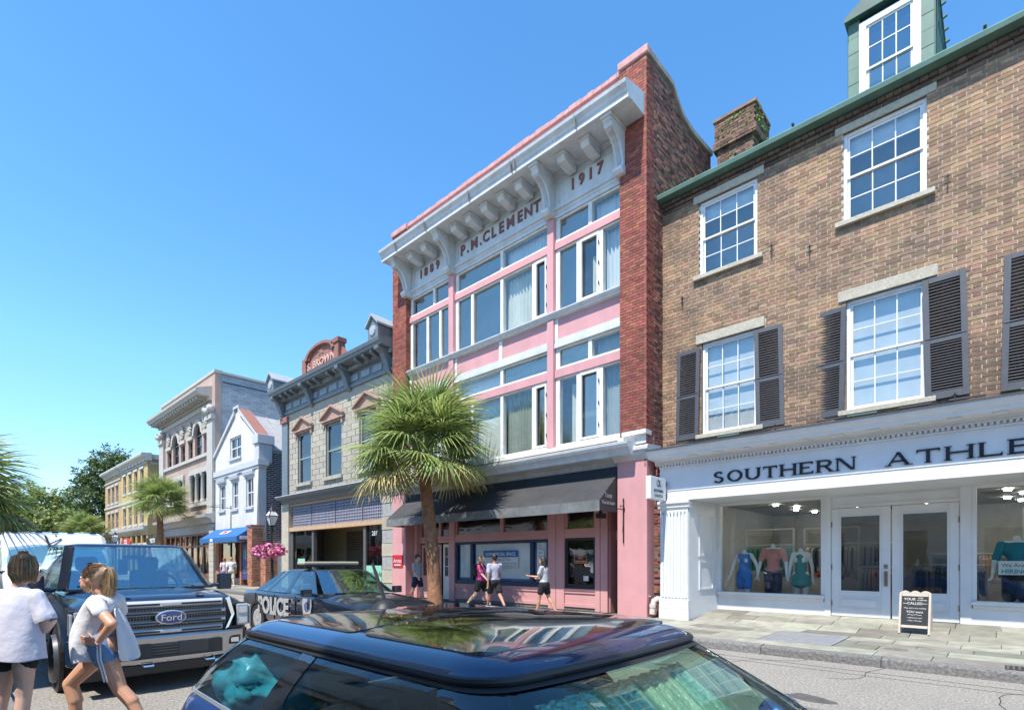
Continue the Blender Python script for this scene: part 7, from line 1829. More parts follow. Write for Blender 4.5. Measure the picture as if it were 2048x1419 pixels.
# ---------------------------------------------------------------- people and mannequins
def capsule(b, p, q, r0, r1, n=10):
    p, q = V(p), V(q); d = q-p
    if d.length < 1e-6: return b.ball(p, r0, n, 8)
    t = d.normalized(); pts = []; rs = []
    for k in range(5): a = R(90-90*k/4*.98); pts.append(p-t*r0*math.sin(a)); rs.append(max(.001, r0*math.cos(a)))
    for k in range(5): a = R(90*k/4*.98); pts.append(q+t*r1*math.sin(a)); rs.append(max(.001, r1*math.cos(a)))
    return b.tube(pts, rs, n)
def blob(name, prims, mat, parent, vox=.012, sm=4, local=True, cut=None, wr=0, **kw):
    """union of capsules and ellipsoids as one continuous smooth surface"""
    b = B()
    for pr in prims:
        if pr[0] == 'c': capsule(b, *pr[1:])
        else:
            k = len(b.v); b.ball((0, 0, 0), pr[2], 14, 10)
            e = Euler(pr[3] if len(pr) > 3 else (0, 0, 0)).to_matrix()
            for j in range(k, len(b.v)): b.v[j] = tuple(e @ V(b.v[j])+V(pr[1]))
    me = bpy.data.meshes.new('tmp'); me.from_pydata(b.v, [], b.f)
    o = bpy.data.objects.new('tmp', me); COL.objects.link(o)
    md = o.modifiers.new('r', 'REMESH'); md.mode = 'VOXEL'; md.voxel_size = vox
    dg = bpy.context.evaluated_depsgraph_get()
    me2 = bpy.data.meshes.new_from_object(o.evaluated_get(dg))
    bpy.data.objects.remove(o); bpy.data.meshes.remove(me)
    bm = bmesh.new(); bm.from_mesh(me2)
    for _ in range(sm): bmesh.ops.smooth_vert(bm, verts=bm.verts, factor=.5, use_axis_x=True, use_axis_y=True, use_axis_z=True)
    if cut:
        for co, no in cut:
            bmesh.ops.bisect_plane(bm, geom=bm.verts[:]+bm.edges[:]+bm.faces[:], plane_co=co, plane_no=no, clear_outer=True)
    if wr:
        bm.normal_update()
        for v in bm.verts:
            p = v.co; n_ = mnoise.noise(V((p.x*9, p.y*9, p.z*4)))+.5*mnoise.noise(V((p.x*22, p.y*22, p.z*9)))
            v.co = p+v.normal*n_*wr
    for f in bm.faces: f.smooth = True
    me2.name = name; bm.to_mesh(me2); bm.free(); me2.materials.clear()
    return put(name, me2, mat, parent, local=local, **kw)
SK = {'a': M('skin_tan', (.55, .29, .185), rough=.5, var=.07, vs=5, sss=.15), 'b': M('skin_fair', (.6, .38, .29), rough=.5, var=.07, vs=5, sss=.15), 'c': M('skin_warm', (.42, .22, .15), rough=.5, var=.07, vs=5, sss=.15)}
eyew = M('eye_white', (.7, .7, .7), rough=.2); eyed = M('eye_dark', (.03, .02, .015), rough=.2); lip = M('lips', (.45, .16, .14), rough=.45)
def fingers(o, d, side, up, s=1.0, curl=.5, r=.0085):
    """four unequal fingers and a thumb from a palm: o palm centre, d hand direction, side across the palm (thumb side), up back of the hand"""
    pr = []; o, d, side, up = V(o), V(d).normalized(), V(side).normalized(), V(up).normalized()
    pr.append(('c', o-d*.04*s-side*.018*s, o+d*.035*s-side*.022*s, .022*s, .018*s)); pr.append(('c', o-d*.035*s+side*.014*s, o+d*.035*s+side*.02*s, .022*s, .018*s))
    for k, L in enumerate((.068, .078, .072, .056)):
        b0 = o+d*.042*s+side*(.03-.02*k)*s
        m1 = b0+(d*math.cos(curl*.6)-up*math.sin(curl*.6)+side*(.12-.08*k))*L*.5*s
        m2 = m1+(d*math.cos(curl*1.5)-up*math.sin(curl*1.5))*L*.5*s
        pr += [('c', b0, m1, r*1.1*s, r*s), ('c', m1, m2, r*s, r*.8*s)]
    t0 = o-d*.025*s+side*.03*s; t1 = t0+(side*.75+d*.6-up*.2)*.04*s; t2 = t1+(d*.9+side*.25-up*.3)*.032*s
    return pr+[('c', t0, t1, r*1.5*s, r*1.15*s), ('c', t1, t2, r*1.15*s, r*.85*s)]
def person(label, loc, yaw, h=1.68, skin='a', legs=((20, 10), (-20, 15)), arms=((-15, 8, 15), (15, 8, 15)), top=None, sleeve=.45, bottom=None, blen=.45,
           shoes=None, hair=None, hstyle='short', female=False, lean=0, group=None, vox=.013, bag=None, hat=None, dress=None, head=True, cat='person', name='person', headpitch=0):
    """standing or walking figure facing local +x; legs (swing, knee), arms (swing, away, elbow) for left then right"""
    k = h/1.7
    t = T(name, label, cat, loc, yaw, group)
    sw = (.165 if female else .195)*k; hw = (.095 if female else .09)*k
    pel = V((0, 0, .93*k)); ch = V((math.sin(R(lean))*.4*k, 0, 1.28*k)); nk = V((ch.x+.01, 0, 1.45*k)); hd = V((nk.x+.025*k+.05*math.sin(R(headpitch)), 0, 1.595*k-.02*math.sin(R(headpitch))))
    pr = [('e', pel, (.115*k, .155*k, .12*k)), ('e', pel+V((-.03*k, .07*k, -.05*k)), (.09*k, .085*k, .09*k)), ('e', pel+V((-.03*k, -.07*k, -.05*k)), (.09*k, .085*k, .09*k)), ('c', pel, ch, .105*k if female else .12*k, .11*k),
          ('e', ch, (.105*k, sw*.86, .15*k)), ('c', ch+V((0, -sw*.75, .11*k)), ch+V((0, sw*.75, .11*k)), .055*k, .055*k), ('c', ch+V((0, 0, .1*k)), nk+V((.01, 0, .03*k)), .058*k, .05*k)]
    if female: pr += [('e', ch+V((.075*k, .065*k, -.02*k)), .058*k), ('e', ch+V((.075*k, -.065*k, -.02*k)), .058*k)]
    J = {}
    low = 9
    for s, (a, kb) in zip((1, -1), legs):
        hp = pel+V((0, s*hw, -.03*k)); kn = hp+V((math.sin(R(a)), s*.01, -math.cos(R(a))))*.425*k; b_ = a-kb
        an = kn+V((math.sin(R(b_)), 0, -math.cos(R(b_))))*.415*k
        J[s] = (hp, kn, an, b_); low = min(low, an.z-.075*k)
    dz = V((0, 0, -low))
    fd = []
    for s in (1, -1):
        hp, kn, an, b_ = J[s]
        pr += [('c', hp, kn, .085*k, .056*k), ('c', kn, kn.lerp(an, .35)+V((-.018*k, 0, 0)), .055*k, .056*k), ('c', kn.lerp(an, .35)+V((-.015*k, 0, 0)), an, .052*k, .036*k)]
        q = R(b_); fw = V((math.cos(q), 0, math.sin(q))); heel = an+V((-.03*k, 0, -.04*k)); toe = an+fw*.15*k+V((0, 0, -.045*k))
        pr += [('c', heel, toe, .036*k, .03*k)]; fd.append((heel, toe, an))
    ar = []
    for s, (a, ab, eb) in zip((1, -1), arms):
        sh = ch+V((0, s*sw, .105*k)); u = V((math.sin(R(a)), s*math.sin(R(ab)), -math.cos(R(a))*math.cos(R(ab)))).normalized(); el = sh+u*.29*k
        f = V((math.sin(R(a+eb)), s*math.sin(R(ab))*.4, -math.cos(R(a+eb)))).normalized(); wr = el+f*.245*k
        pr += [('c', sh, el, .05*k, .04*k), ('c', el, wr, .041*k, .027*k)]
        side = V((0, -s, 0)) if abs(f.z) < .7 else V((1, 0, 0)); side = (side-f*side.dot(f)).normalized()
        pr += fingers(wr+f*.06*k, f, side, f.cross(side)*(1 if s > 0 else -1), s=k*1.0, curl=.6, r=.010)
        ar.append((sh, el, wr, f))
    if head:
        pr += [('c', nk, hd+V((-.02*k, 0, -.03*k)), .052*k, .05*k), ('e', hd, (.098*k, .078*k, .115*k)), ('e', hd+V((.04*k, 0, -.06*k)), (.055*k, .055*k, .06*k)), ('c', hd+V((.09*k, 0, .01*k)), hd+V((.112*k, 0, -.03*k)), .012*k, .015*k),
               ('e', hd+V((-.005, .078*k, -.01*k)), (.02*k, .012*k, .03*k)), ('e', hd+V((-.005, -.078*k, -.01*k)), (.02*k, .012*k, .03*k))]
    sh_ = lambda prs: [(p[0],)+tuple((x+dz if isinstance(x, V) else x) for x in p[1:]) for p in prs]
    sm = SK[skin] if isinstance(skin, str) else skin
    blob('body', sh_(pr), sm, t, vox, 3)
    c = pel+dz; cc = ch+dz
    if head:
        H = hd+dz
        for s in (1, -1): B().ball(H+V((.083*k, s*.033*k, .008*k)), .011*k, 8, 6).obj('eye', eyed, t, local=True, smooth=True)
        B().ball(H+V((.092*k, 0, -.062*k)), (.01*k, .024*k, .008*k), 8, 5).obj('mouth', lip, t, local=True, smooth=True)
    if top:
        pt_ = [('c', c+V((0, 0, .02*k)), cc, .135*k, .128*k), ('e', cc, (.122*k, sw*.95, .16*k)), ('e', c+V((0, 0, .03*k)), (.135*k, .175*k, .11*k)), ('c', cc+V((0, -sw*.72, .1*k)), cc+V((0, sw*.72, .1*k)), .062*k, .062*k)]
        if female: pt_ += [('e', cc+V((.08*k, 0, -.02*k)), (.065*k, .12*k, .065*k))]
        if sleeve:
            for (sh, el, wr, f) in ar: pt_.append(('c', sh+dz, (sh+dz).lerp(el+dz, sleeve*1.6 if sleeve < .6 else 1),   .06*k, .064*k))
        blob('shirt', pt_, top, t, vox, 3, wr=.006)
    if bottom:
        pb_ = [('e', c+V((-.01, 0, -.02*k)), (.14*k, .175*k, .135*k)), ('e', c+V((-.035*k, .07*k, -.05*k)), (.108*k, .105*k, .11*k)), ('e', c+V((-.035*k, -.07*k, -.05*k)), (.108*k, .105*k, .11*k))]
        for s in (1, -1):
            hp, kn, an, b_ = J[s]; e = hp.lerp(kn, min(1, blen*2)); pb_.append(('c', hp+dz, e+dz, .104*k, (.1 if blen < .5 else .07)*k))
            if blen > .5: pb_.append(('c', kn+dz, kn.lerp(an, .95)+dz, .068*k, .05*k))
        blob('shorts' if blen < .6 else 'trousers', pb_, bottom, t, vox, 3, wr=.004)
    if dress:
        blob('dress', [('c', c, cc, .13*k, .12*k), ('e', cc, (.118*k, sw*.8, .14*k)), ('e', cc+V((.075*k, 0, -.02*k)), (.065*k, .115*k, .06*k)), ('e', c+V((0, 0, -.08*k)), (.17*k, .2*k, .14*k)), ('e', c+V((0, 0, -.2*k)), (.19*k, .22*k, .12*k))], dress, t, vox, 3, wr=.006)
    if shoes:
        for heel, toe, an in fd: blob('shoe', [('c', heel+dz, toe+dz, .045*k, .042*k), ('c', an+dz+V((0, 0, -.01)), heel+dz, .045*k, .045*k)], shoes, t, vox, 2)
    if hair and head:
        H = hd+dz; ph = [('e', H+V((-.022*k, 0, .025*k)), (.1*k, .09*k, .115*k))]
        if hstyle == 'long': ph += [('c', H+V((-.06*k, .03*k, .0)), H+V((-.12*k, .05*k, -.28*k)), .06*k, .04*k), ('c', H+V((-.06*k, -.03*k, 0)), H+V((-.12*k, -.05*k, -.28*k)), .06*k, .04*k), ('c', H+V((-.03*k, .07*k, 0)), H+V((-.03*k, .075*k, -.14*k)), .03*k, .02*k), ('c', H+V((-.03*k, -.07*k, 0)), H+V((-.03*k, -.075*k, -.14*k)), .03*k, .02*k)]
        if hstyle == 'curly':
            rg = random.Random(3)
            for i in range(40): d = V((rg.gauss(-.3, 1), rg.gauss(0, 1), abs(rg.gauss(.5, .8)))).normalized(); ph.append(('e', H+V((-.015, 0, .03))+d*.1*k, .028*k))
        if hstyle == 'bun': ph += [('e', H+V((-.1*k, 0, .06*k)), .05*k)]
        blob('hair', ph, hair, t, vox*.8, 2, cut=[((H.x+.065*k, 0, H.z), (1, 0, -.55))], wr=.006)
    if hat and head:
        H = hd+dz; blob('cap', [('e', H+V((-.008*k, 0, .045*k)), (.108*k, .092*k, .085*k)), ('e', H+V((.11*k, 0, .055*k)), (.075*k, .065*k, .012*k))], hat, t, vox*.8, 2)
    if bag:
        blob('backpack', [('e', cc+V((-.19*k, 0, -.02*k)), (.09*k, .15*k, .2*k)), ('e', cc+V((-.2*k, 0, -.14*k)), (.1*k, .15*k, .12*k))], bag, t, vox, 2)
        for s in (1, -1): B().tube([cc+V((-.12*k, s*.1*k, .15*k)), cc+V((.0, s*.12*k, .185*k)), cc+V((.125*k, s*.11*k, .06*k)), cc+V((.04*k, s*.15*k, -.1*k))], .022*k, 6).obj('strap', bag, t, local=True)
    return t
def fab(n, c, **k): return M('fabric_'+n, c, rough=.92, var=.1, vs=7, bump=.1, bs=60, **k)
black = fab('black', (.015, .015, .018)); whitef = fab('white', (.68, .68, .7)); greyf = fab('grey', (.42, .42, .45)); lav = fab('lavender', (.36, .36, .45)); hot = fab('pink', (.65, .06, .32), col2=(.3, .05, .12), c2s=9); navyf = fab('navy', (.02, .025, .06)); denim = fab('denim', (.12, .22, .38)); darkshoe = M('shoe_dark', (.03, .03, .035), rough=.6); wshoe = M('shoe_white', (.65, .65, .63), rough=.6)
hbrown = M('hair_brown', (.09, .05, .03), rough=.5, var=.4, vs=30, bump=.6, bs=70); hblond = M('hair_blond', (.34, .22, .11), rough=.5, var=.4, vs=30, bump=.6, bs=70); hdark = M('hair_black', (.02, .016, .015), rough=.45, var=.4, vs=30, bump=.5, bs=70); hred = M('hair_red', (.3, .1, .04), rough=.5, var=.3, vs=30)
person('man in a grey tee shirt with curly brown hair walking past the palm trunk', (-15.25, 11.5, 0), R(10), 1.72, 'b', ((18, 5), (-15, 20)), ((-18, 10, 15), (20, 10, 25)), greyf, .45, navyf, .3, wshoe, hbrown, 'curly')
person('woman in a bright pink top with a black backpack beside the man in a cap', (-12.0, 11.5, 0), R(22), 1.68, 'b', ((22, 4), (-20, 24)), ((-22, 10, 20), (28, 12, 20)), hot, .45, black, .3, wshoe, hblond, 'long', True, bag=black)
person('man in a lavender tee shirt, black shorts and black cap by the poster window', (-11.2, 11.3, 0), R(160), 1.74, 'c', ((24, 5), (-22, 26)), ((-15, 8, 15), (18, 8, 25)), lav, .45, black, .34, darkshoe, hdark, 'short', hat=black)
w = person('dark-haired woman in a grey top looking at her phone by the black-framed window', (-9.45, 11.5, 0), R(190), 1.62, 'a', ((16, 5), (-14, 18)), ((18, 6, 78), (10, 8, 70)), greyf, .4, black, .28, wshoe, hdark, 'long', True, headpitch=25)
ph = B().cbox((.42, .02, 1.02), .015, .07, .14, (0, R(-35), 0)).obj('phone', gloss, w, local=True); ph.parent = None
ph.matrix_world = Matrix.Translation(w.location) @ Euler(w.rotation_euler).to_matrix().to_4x4(); tag(ph, 'black phone held up by the dark-haired woman', 'phone')
person('red-haired woman in a pale striped top outside the blue-awning shop', (-33.7, 11.4, 0), R(170), 1.66, 'b', ((12, 4), (-10, 14)), ((-8, 8, 15), (10, 8, 20)), fab('pale', (.6, .5, .58)), .4, fab('violet', (.3, .25, .4)), .45, wshoe, hred, 'short', True)
person('man in a white shirt and beige shorts outside the blue-awning shop', (-32.6, 11.4, 0), R(165), 1.7, 'b', ((12, 4), (-12, 14)), ((-8, 8, 15), (10, 8, 20)), whitef, .45, fab('beige', (.5, .44, .36)), .45, wshoe, hblond, 'short')
# mannequins
mann = M('mannequin_white', (.68, .7, .69), rough=.35, var=.03)
def manneq(label, x, y, yaw, **k):
    k['h'] = k['h']*1.2
    return person(label, (x, y, .12), yaw, skin=mann, head=False, cat='mannequin', name='mannequin', group='headless shop mannequins', **k)
blu = fab('sport_blue', (.05, .2, .55)); teal = fab('teal', (.02, .2, .19)); coral = fab('coral', (.58, .25, .22)); teal2 = fab('teal_tee', (.015, .19, .25))
manneq('headless white mannequin in a blue crop top and blue skirt, leftmost in the window', -5.18, 14.85, R(-95), h=1.56, legs=((8, 2), (-4, 12)), arms=((-5, 28, 20), (5, 22, 15)), top=blu, sleeve=0, bottom=blu, blen=.32, female=True)
manneq('headless white mannequin in a coral polo shirt and navy shorts', -4.45, 14.85, R(-92), h=1.68, legs=((4, 2), (-4, 3)), arms=((-3, 14, 15), (3, 14, 15)), top=coral, sleeve=.45, bottom=navyf, blen=.47)
manneq('headless white mannequin in a teal green dress in the left window', -3.8, 14.9, R(-90), h=1.56, legs=((2, 2), (-6, 4)), arms=((-4, 12, 10), (3, 12, 10)), dress=teal, female=True)
m4 = manneq('headless white mannequin in a teal tee shirt in the right shop window', .18, 14.85, R(-92), h=1.74, legs=((5, 2), (-4, 3)), arms=((6, 14, 30), (6, 14, 30)), top=teal2, sleeve=.5, bottom=black, blen=.45)
t = T('sign', 'small white hand-lettered hiring card held at the teal mannequin', 'sign', (.15, 14.62, 1.3))
B().box(-.1, .42, 14.62, 14.635, 1.22, 1.5).obj('card', signw, t)
text('lettering', 'We Are', .1, (-.05, 14.618, 1.38), FRONT, letm, t, ext=.001); text('lettering', 'HIRING!', .12, (.16, 14.618, 1.25), FRONT, M('teal_ink', (.02, .3, .35)), t, ext=.001, align='CENTER', bold=.003)

# ---- hair made of fine strands
def strands(name, paths, mat, par, r=.0045):
    vs = []; fs = []
    for P in paths:
        m = len(P)
        for side in (0, 1):
            o = len(vs)
            for i, p in enumerate(P):
                t = (P[min(i+1, m-1)]-P[max(0, i-1)]).normalized(); a = t.cross(V((.3, .5, .8)) if side == 0 else V((.8, -.4, .2))).normalized()
                w_ = r*(1-.75*i/(m-1)); vs += [tuple(p+a*w_), tuple(p-a*w_)]
            fs += [(o+2*i, o+2*i+1, o+2*i+3, o+2*i+2) for i in range(m-1)]
    me = bpy.data.meshes.new(name); me.from_pydata(vs, [], fs)
    for p in me.polygons: p.use_smooth = True
    return put(name, me, mat, par, local=True, kind='stuff')
hair1 = M('hair_streaked', (.3, .2, .11), rough=.45, var=.3, vs=18, isl=.7, hue=.01)
hair2 = M('hair_golden', (.56, .38, .2), rough=.45, var=.25, vs=18, isl=.55, hue=.012)
def oval(b, rings, hem=True, th=.006, n=28, wr=.0, seed=0):
    """garment wall: rings (z, cx, cy, hx, hy) from neck to hem, closed into a double skin"""
    def ring(z, cx, cy_, hx, hy, d):
        out = []
        for k in range(n):
            a = 2*math.pi*k/n; f = 1+wr*math.sin(3*a+z*9+seed)+wr*.7*math.sin(7*a-z*13)
            out.append((cx+(hx-d)*f*math.cos(a), cy_+(hy-d)*f*math.sin(a), z+wr*.3*math.sin(4*a+seed)))
        return out
    b.loft([ring(*r, 0) for r in rings]+[ring(*r, th) for r in rings[::-1]], caps=False)
    return b
# woman crossing between the cars. local x = towards picture right, y = away, z up from the road
W2x, W2y = -5.979, 1.0
w2 = T('person', 'young woman in a white top and denim shorts, blond ponytail, walking with hand on hip', 'person', (W2x, W2y, RZ), R(42.87))
hd = V((-.09, 0, 1.49)); nk = V((-.012, 0, 1.33)); pel = V((.035, 0, .92)); ch = V((.0, 0, 1.19))
fk, rk_ = V((-.35, .07, .525)), V((.215, -.08, .515)); fa, ra_ = V((-.29, .08, .09)), V((.45, -.07, .17))
shn, shf = V((.06, -.165, 1.265)), V((.02, .165, 1.265)); eln = V((.29, -.27, 1.11)); wrn = V((.115, -.2, .945)); elf = V((-.06, .24, 1.02)); wrf = V((-.18, .2, .84))
pr = [('e', pel, (.125, .16, .11)), ('c', pel, ch, .115, .115), ('e', ch, (.115, .15, .14)), ('c', shn, shf, .055, .055), ('c', ch+V((0, 0, .1)), nk, .06, .05), ('c', nk, hd+V((.02, 0, -.04)), .05, .05),
      ('e', ch+V((-.09, .06, -.02)), .055), ('e', ch+V((-.09, -.06, -.02)), .055),
      ('c', pel+V((-.02, .08, -.03)), fk, .098, .06), ('c', fk, fk.lerp(fa, .35)+V((.025, 0, 0)), .06, .06), ('c', fk.lerp(fa, .35)+V((.02, 0, 0)), fa, .056, .036), ('c', fa+V((.03, 0, -.05)), fa+V((-.16, .0, -.06)), .036, .028),
      ('c', pel+V((.02, -.08, -.03)), rk_, .1, .06), ('e', pel+V((.06, -.05, -.03)), (.1, .1, .1)), ('c', rk_, rk_.lerp(ra_, .35)+V((.02, 0, .01)), .06, .06), ('c', rk_.lerp(ra_, .35)+V((.015, 0, .01)), ra_, .056, .036), ('c', ra_+V((.03, 0, -.04)), ra_+V((-.11, 0, -.12)), .034, .028),
      ('c', shn, eln, .052, .043), ('c', eln, wrn, .043, .027), ('c', shf, elf, .05, .042), ('c', elf, wrf, .042, .027),
      ('e', hd+V((.015, 0, .02)), (.1, .078, .105)), ('e', hd+V((-.045, 0, -.055)), (.055, .055, .062)), ('c', hd+V((-.085, 0, .012)), hd+V((-.112, 0, -.026)), .01, .014), ('e', hd+V((-.07, 0, -.075)), (.028, .026, .02)), ('e', hd+V((-.088, 0, -.058)), (.014, .024, .01)), ('e', hd+V((-.04, 0, -.105)), (.04, .035, .022)),
      ('e', hd+V((.02, -.077, -.012)), (.02, .012, .03)), ('e', hd+V((.02, .077, -.012)), (.02, .012, .03))]
pr += fingers(V((.045, -.19, .955)), V((-1, .1, .12)), V((0, -.25, .95)), V((.1, -1, -.1)), s=1.0, curl=.25)
pr += fingers(wrf+V((-.05, 0, -.04)), V((-.7, 0, -.6)), V((-.6, 0, .7)), V((0, 1, 0)), s=.95, curl=.5)
blob('body', pr, SK['a'], w2, .0065, 4)
for s in (1, -1):
    B().ball(hd+V((-.072, s*.033, .012)), .012, 10, 8).obj('eye', eyew, w2, local=True, smooth=True)
    B().ball(hd+V((-.0815, s*.035, .012)), .0055, 8, 6).obj('iris', eyed, w2, local=True, smooth=True)
    B().tube([hd+V((-.083, s*.018, .033)), hd+V((-.078, s*.04, .038)), hd+V((-.06, s*.058, .03))], .0035, 4).obj('eyebrow', hbrown, w2, local=True)
B().ball(hd+V((-.099, 0, -.058)), (.006, .02, .008), 8, 6).obj('mouth', lip, w2, local=True, smooth=True)
for s in (1, -1):
    c0 = hd+V((.02, s*.088, -.075)); B().tube([c0+V((.042*math.cos(R(a)), 0, .042*math.sin(R(a)))) for a in range(0, 361, 20)], .0035, 5).obj('hoop_earring', M('gold', (.75, .55, .25), rough=.2, metal=1), w2, local=True, smooth=True)
blob('hair', [('e', hd+V((.035, 0, .038)), (.105, .088, .1)), ('e', hd+V((.13, 0, .07)), (.03, .03, .03))], hair1, w2, .008, 3, cut=[(hd+V((-.045, 0, .05)), (-1, 0, -.9))])
rg = random.Random(4); paths = []; tie = hd+V((.115, 0, .075))
for i in range(700):
    a = rg.uniform(-1.5, 1.5); e = rg.uniform(-.35, 1.35)
    n_ = V((-math.cos(a)*math.cos(e)*.9+.2, math.sin(a)*math.cos(e), math.sin(e))).normalized()
    if n_.x < -.75 and n_.z < .35: continue
    p0 = hd+V((.03, 0, .035))+V((n_.x*.103, n_.y*.087, n_.z*.1))*1.03
    mid = p0.lerp(tie, .5); mid += (mid-(hd+V((.03, 0, .03)))).normalized()*.028
    paths.append([p0, p0.lerp(mid, .5)*1.0+(p0-hd).normalized()*.006, mid, tie+V((0, rg.uniform(-.015, .015), rg.uniform(-.015, .015)))])
strands('hair_strands', paths, M('hair_golden_dark', (.3, .19, .095), rough=.45, var=.3, vs=18, isl=.6, hue=.01), w2, .0035)
paths = []
for i in range(1100):
    y, z = rg.gauss(0, .012), rg.gauss(0, .008); L = rg.uniform(.75, 1.05)
    paths.append([tie+V((0, y*.3, z*.4)), tie+V((.04+z, y*.9, .018+z*.5)), tie+V((.06+z*1.4, y*1.3, -.05*L)), tie+V((.05+z*2+rg.gauss(0, .006), y*1.5, -.15*L)), tie+V((.025+z*2+rg.gauss(0, .012), y*1.4, -.235*L)), tie+V((.0+rg.gauss(0, .012), y*1.2, -.28*L))])
strands('ponytail', paths, hair2, w2, .0032)
B().lathe([(.022, -.012), (.028, 0), (.022, .012)], tie, 14, 'x').obj('hair_tie', black, w2, local=True, smooth=True)
B().tube([hd+V((.0, -.05, .14)), hd+V((.02, -.085, .095)), hd+V((.045, -.097, .05))], .004, 5).ball(hd+V((.0, -.04, .142)), (.022, .026, .008), 10, 6).ball(hd+V((.0, .04, .142)), (.022, .026, .008), 10, 6).obj('sunglasses', plast, w2, local=True, smooth=True)
tee = M('shirt_white', (.62, .62, .64), rough=.9, var=.05, bump=.9, bs=7)
sh = oval(B(), [(1.345, -.005, 0, .062, .07), (1.325, .002, 0, .085, .12), (1.285, .01, 0, .112, .185), (1.22, -.015, 0, .135, .175), (1.12, -.055, 0, .148, .17), (1.02, -.085, 0, .148, .175), (.93, -.1, 0, .14, .18), (.84, -.105, 0, .125, .182), (.755, -.095, 0, .105, .18)], wr=.022, n=44)
sh.obj('top', tee, w2, local=True, smooth=True, ang=70, sub=2)
blob('sleeve', [('c', shn+V((-.01, .02, .01)), shn+V((.09, -.05, -.055)), .074, .062)], tee, w2, .008, 3, wr=.005)
blob('sleeve', [('c', shf+V((-.01, -.02, .01)), shf+V((-.03, .05, -.08)), .08, .07)], tee, w2, .008, 3, wr=.005)
bpn = B(); rows = []
for z, x, hy in ((1.24, .1, .06), (1.12, .14, .09), (1.0, .18, .11), (.9, .205, .12), (.82, .22, .12), (.745, .23, .12)):
    rows.append([(x+.02*math.sin(k*.9+z*6)+.03*abs(k-6)/6, -hy+2*hy*k/12, z) for k in range(13)])
bpn.loft([r+[(p[0]+.008, p[1], p[2]) for p in r[::-1]] for r in rows]).obj('back_panel', tee, w2, local=True, smooth=True, ang=60, sub=1)
for dx in (0, .025): B().tube([(.1+dx, -.19, .93), (.12+dx, -.21, .8), (.15+dx, -.2, .68), (.17+dx, -.2, .6)], .007, 5).obj('side_tie', tee, w2, local=True)
blob('shorts', [('e', pel+V((.0, 0, .0)), (.135, .178, .115)), ('c', pel+V((.02, -.085, -.03)), pel.lerp(rk_, .32)+V((0, -.05, 0)), .108, .104), ('c', pel+V((-.02, .085, -.03)), pel.lerp(fk, .28)+V((0, .05, 0)), .11, .1)], denim, w2, .008, 3, wr=.004)
fr_ = [[pel.lerp(rk_, .36)+V((.1*math.cos(a), -.05+.1*math.sin(a), .02)), pel.lerp(rk_, .36)+V((.105*math.cos(a)+rg.uniform(-.01, .01), -.05+.105*math.sin(a), -.03))] for a in [rg.random()*6.28 for _ in range(40)]]
strands('frayed_hem', fr_, M('fray', (.4, .46, .52)), w2, .0018)
B().tube([wrn+V((.02*math.cos(R(a)), .03*math.sin(R(a)), .012*math.sin(R(2*a)))) for a in range(0, 361, 30)], .006, 5).obj('bracelet', whitef, w2, local=True)
for p, q, nm in ((fa+V((.03, 0, -.06)), fa+V((-.16, 0, -.07)), 'shoe'), (ra_+V((.035, 0, -.05)), ra_+V((-.11, 0, -.13)), 'shoe')): blob(nm, [('c', p, q, .043, .036), ('c', q.lerp(p, .9)+V((0, 0, .03)), p, .042, .043)], wshoe, w2, .01, 2)
# woman with her back to the camera at the left edge
w1_ = T('person', 'woman seen from behind in an oversized pale tee shirt, head bowed, beside the pickup', 'person', (-5.71, 0.431, 0), R(42.87))
hd = V((.0, .05, 1.445)); nk = V((-.02, .0, 1.3)); ch = V((-.02, 0, 1.12)); pel = V((-.05, 0, .84))
pr = [('e', pel, (.16, .12, .11)), ('c', pel, ch, .12, .12), ('e', ch, (.165, .11, .14)), ('c', V((-.19, 0, 1.225)), V((.155, 0, 1.225)), .055, .055), ('c', ch+V((0, 0, .1)), nk, .07, .055), ('c', nk, hd+V((0, -.02, -.03)), .055, .052),
      ('e', hd, (.08, .1, .11)), ('e', hd+V((.03, .06, -.05)), (.05, .05, .055)), ('c', hd+V((.04, .09, -.01)), hd+V((.05, .105, -.04)), .012, .014), ('e', hd+V((.078, .02, -.02)), (.014, .02, .03)),
      ('c', pel+V((.09, 0, -.02)), (.045, -.01, .45), .1, .062), ('e', (.065, -.03, .7), (.085, .09, .14)), ('c', (.045, -.01, .45), (.045, -.035, .3), .06, .058), ('c', (.045, -.03, .3), (.05, 0, .08), .056, .036), ('c', (.05, -.03, .04), (.07, .14, .035), .036, .028),
      ('c', pel+V((-.09, 0, -.02)), (-.2, .04, .45), .1, .062), ('c', (-.2, .04, .45), (-.21, .01, .3), .06, .058), ('c', (-.21, .01, .3), (-.22, .05, .08), .056, .036), ('c', (-.22, .02, .04), (-.23, .19, .035), .036, .028),
      ('c', (.165, 0, 1.22), (.215, .02, .98), .052, .043), ('c', (.215, .02, .98), (.12, .22, 1.02), .042, .027), ('c', (-.2, 0, 1.22), (-.27, .03, .96), .052, .043), ('c', (-.27, .03, .96), (-.13, .24, 1.0), .042, .027)]
pr += fingers((.08, .26, 1.04), (-.6, .6, .15), (0, .2, 1), (.6, .6, 0), curl=.9)+fingers((-.09, .28, 1.02), (.5, .6, .15), (0, .2, 1), (-.6, .6, 0), curl=.9)
blob('body', pr, SK['b'], w1_, .0075, 4)
sh1 = M('shirt_pale', (.57, .56, .64), rough=.9, var=.05, bump=.9, bs=6)
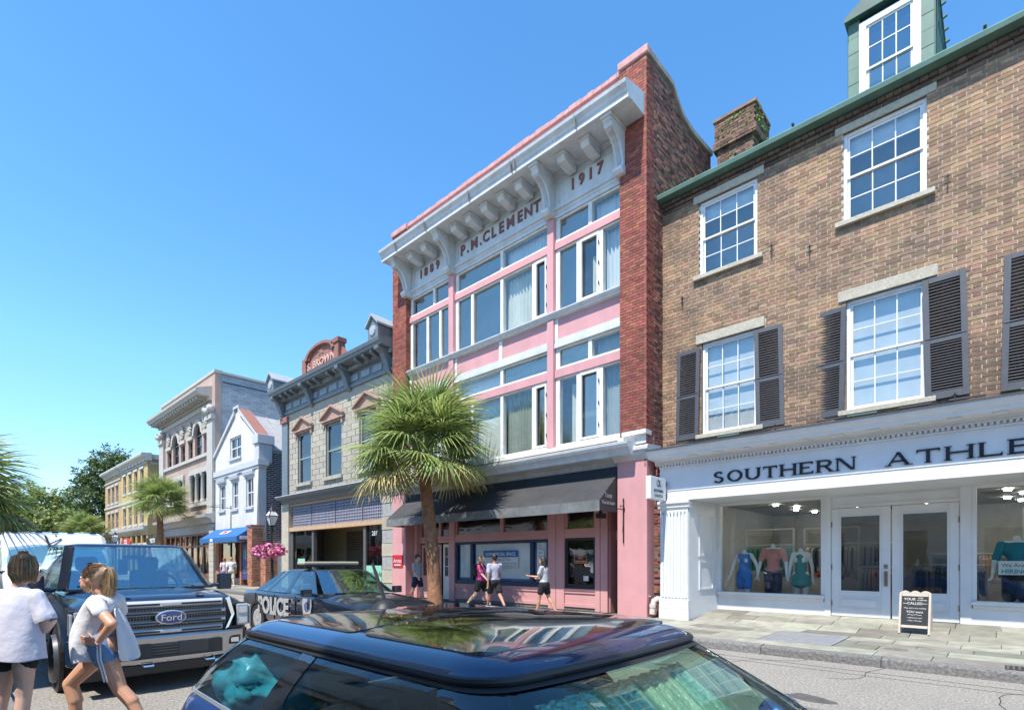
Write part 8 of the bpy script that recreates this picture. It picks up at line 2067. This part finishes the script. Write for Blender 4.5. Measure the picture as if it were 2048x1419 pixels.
oval(B(), [(1.318, -.02, -.0, .075, .07), (1.29, -.02, 0, .12, .088), (1.255, -.02, 0, .185, .105), (1.19, -.02, 0, .215, .13), (1.05, -.02, -.01, .222, .15), (.92, -.02, -.015, .232, .165), (.82, -.018, -.02, .242, .175), (.735, -.015, -.02, .25, .18)], wr=.022, n=44, seed=2).obj('shirt', sh1, w1_, local=True, smooth=True, ang=70, sub=2)
for s, x0, x1 in ((1, .165, .235), (-1, -.2, -.285)):
    blob('sleeve', [('c', (x0-s*.02, 0, 1.225), (x1, .0, 1.06), .078, .088)], sh1, w1_, .009, 3, wr=.006, cut=[((x1, 0, 1.035), (s*.35, 0, -1))])
blob('shorts', [('e', pel+V((0, 0, -.03)), (.17, .14, .1)), ('c', pel+V((.09, 0, -.04)), (.065, -.02, .72), .108, .1), ('c', pel+V((-.09, 0, -.04)), (-.15, 0, .72), .108, .1)], black, w1_, .01, 3)
blob('hair', [('e', hd+V((0, -.015, .03)), (.09, .108, .108)), ('e', hd+V((.01, -.06, -.06)), (.06, .045, .05)), ('e', hd+V((.04, -.06, .125)), (.034, .034, .032))], hair1, w1_, .008, 3)
w1_.scale = (.86, .86, .985)
paths = []
for i in range(1300):
    a = rg.uniform(0, 6.28); top = hd+V((0, -.01, .145)); d = V((math.cos(a), math.sin(a), 0))
    if d.y > .75: continue
    L = rg.uniform(.8, 1.1); k_ = rg.uniform(.96, 1.04)
    if i % 4 == 0:
        q = rg.uniform(0, 6.28); c_ = hd+V((.04, -.06, .128)); paths.append([c_+V((.036*math.cos(q+t), .036*math.sin(q+t)*math.cos(i), .03*math.sin(t*2+i))) for t in (0, .7, 1.4, 2.1)]); continue
    paths.append([hd+V((.02, -.03, .138))+d*.025, hd+V((d.x*.075*k_, d.y*.085*k_-.015, .115)), hd+V((d.x*.096*k_, d.y*.114*k_-.015, .04)), hd+V((d.x*.094*k_, d.y*.11*k_-.018, -.03*L)), hd+V((d.x*.07*k_+.01, d.y*.095-.015, -.085*L+rg.gauss(0, .008)))])
strands('hair_strands', paths, hair1, w1_, .0035)
for p, q in (((.05, -.04, .035), (.07, .14, .03)), ((-.22, .01, .035), (-.23, .19, .03))): blob('shoe', [('c', p, q, .043, .036), ('c', V(p)+V((0, 0, .03)), p, .043, .043)], wshoe, w1_, .01, 2)
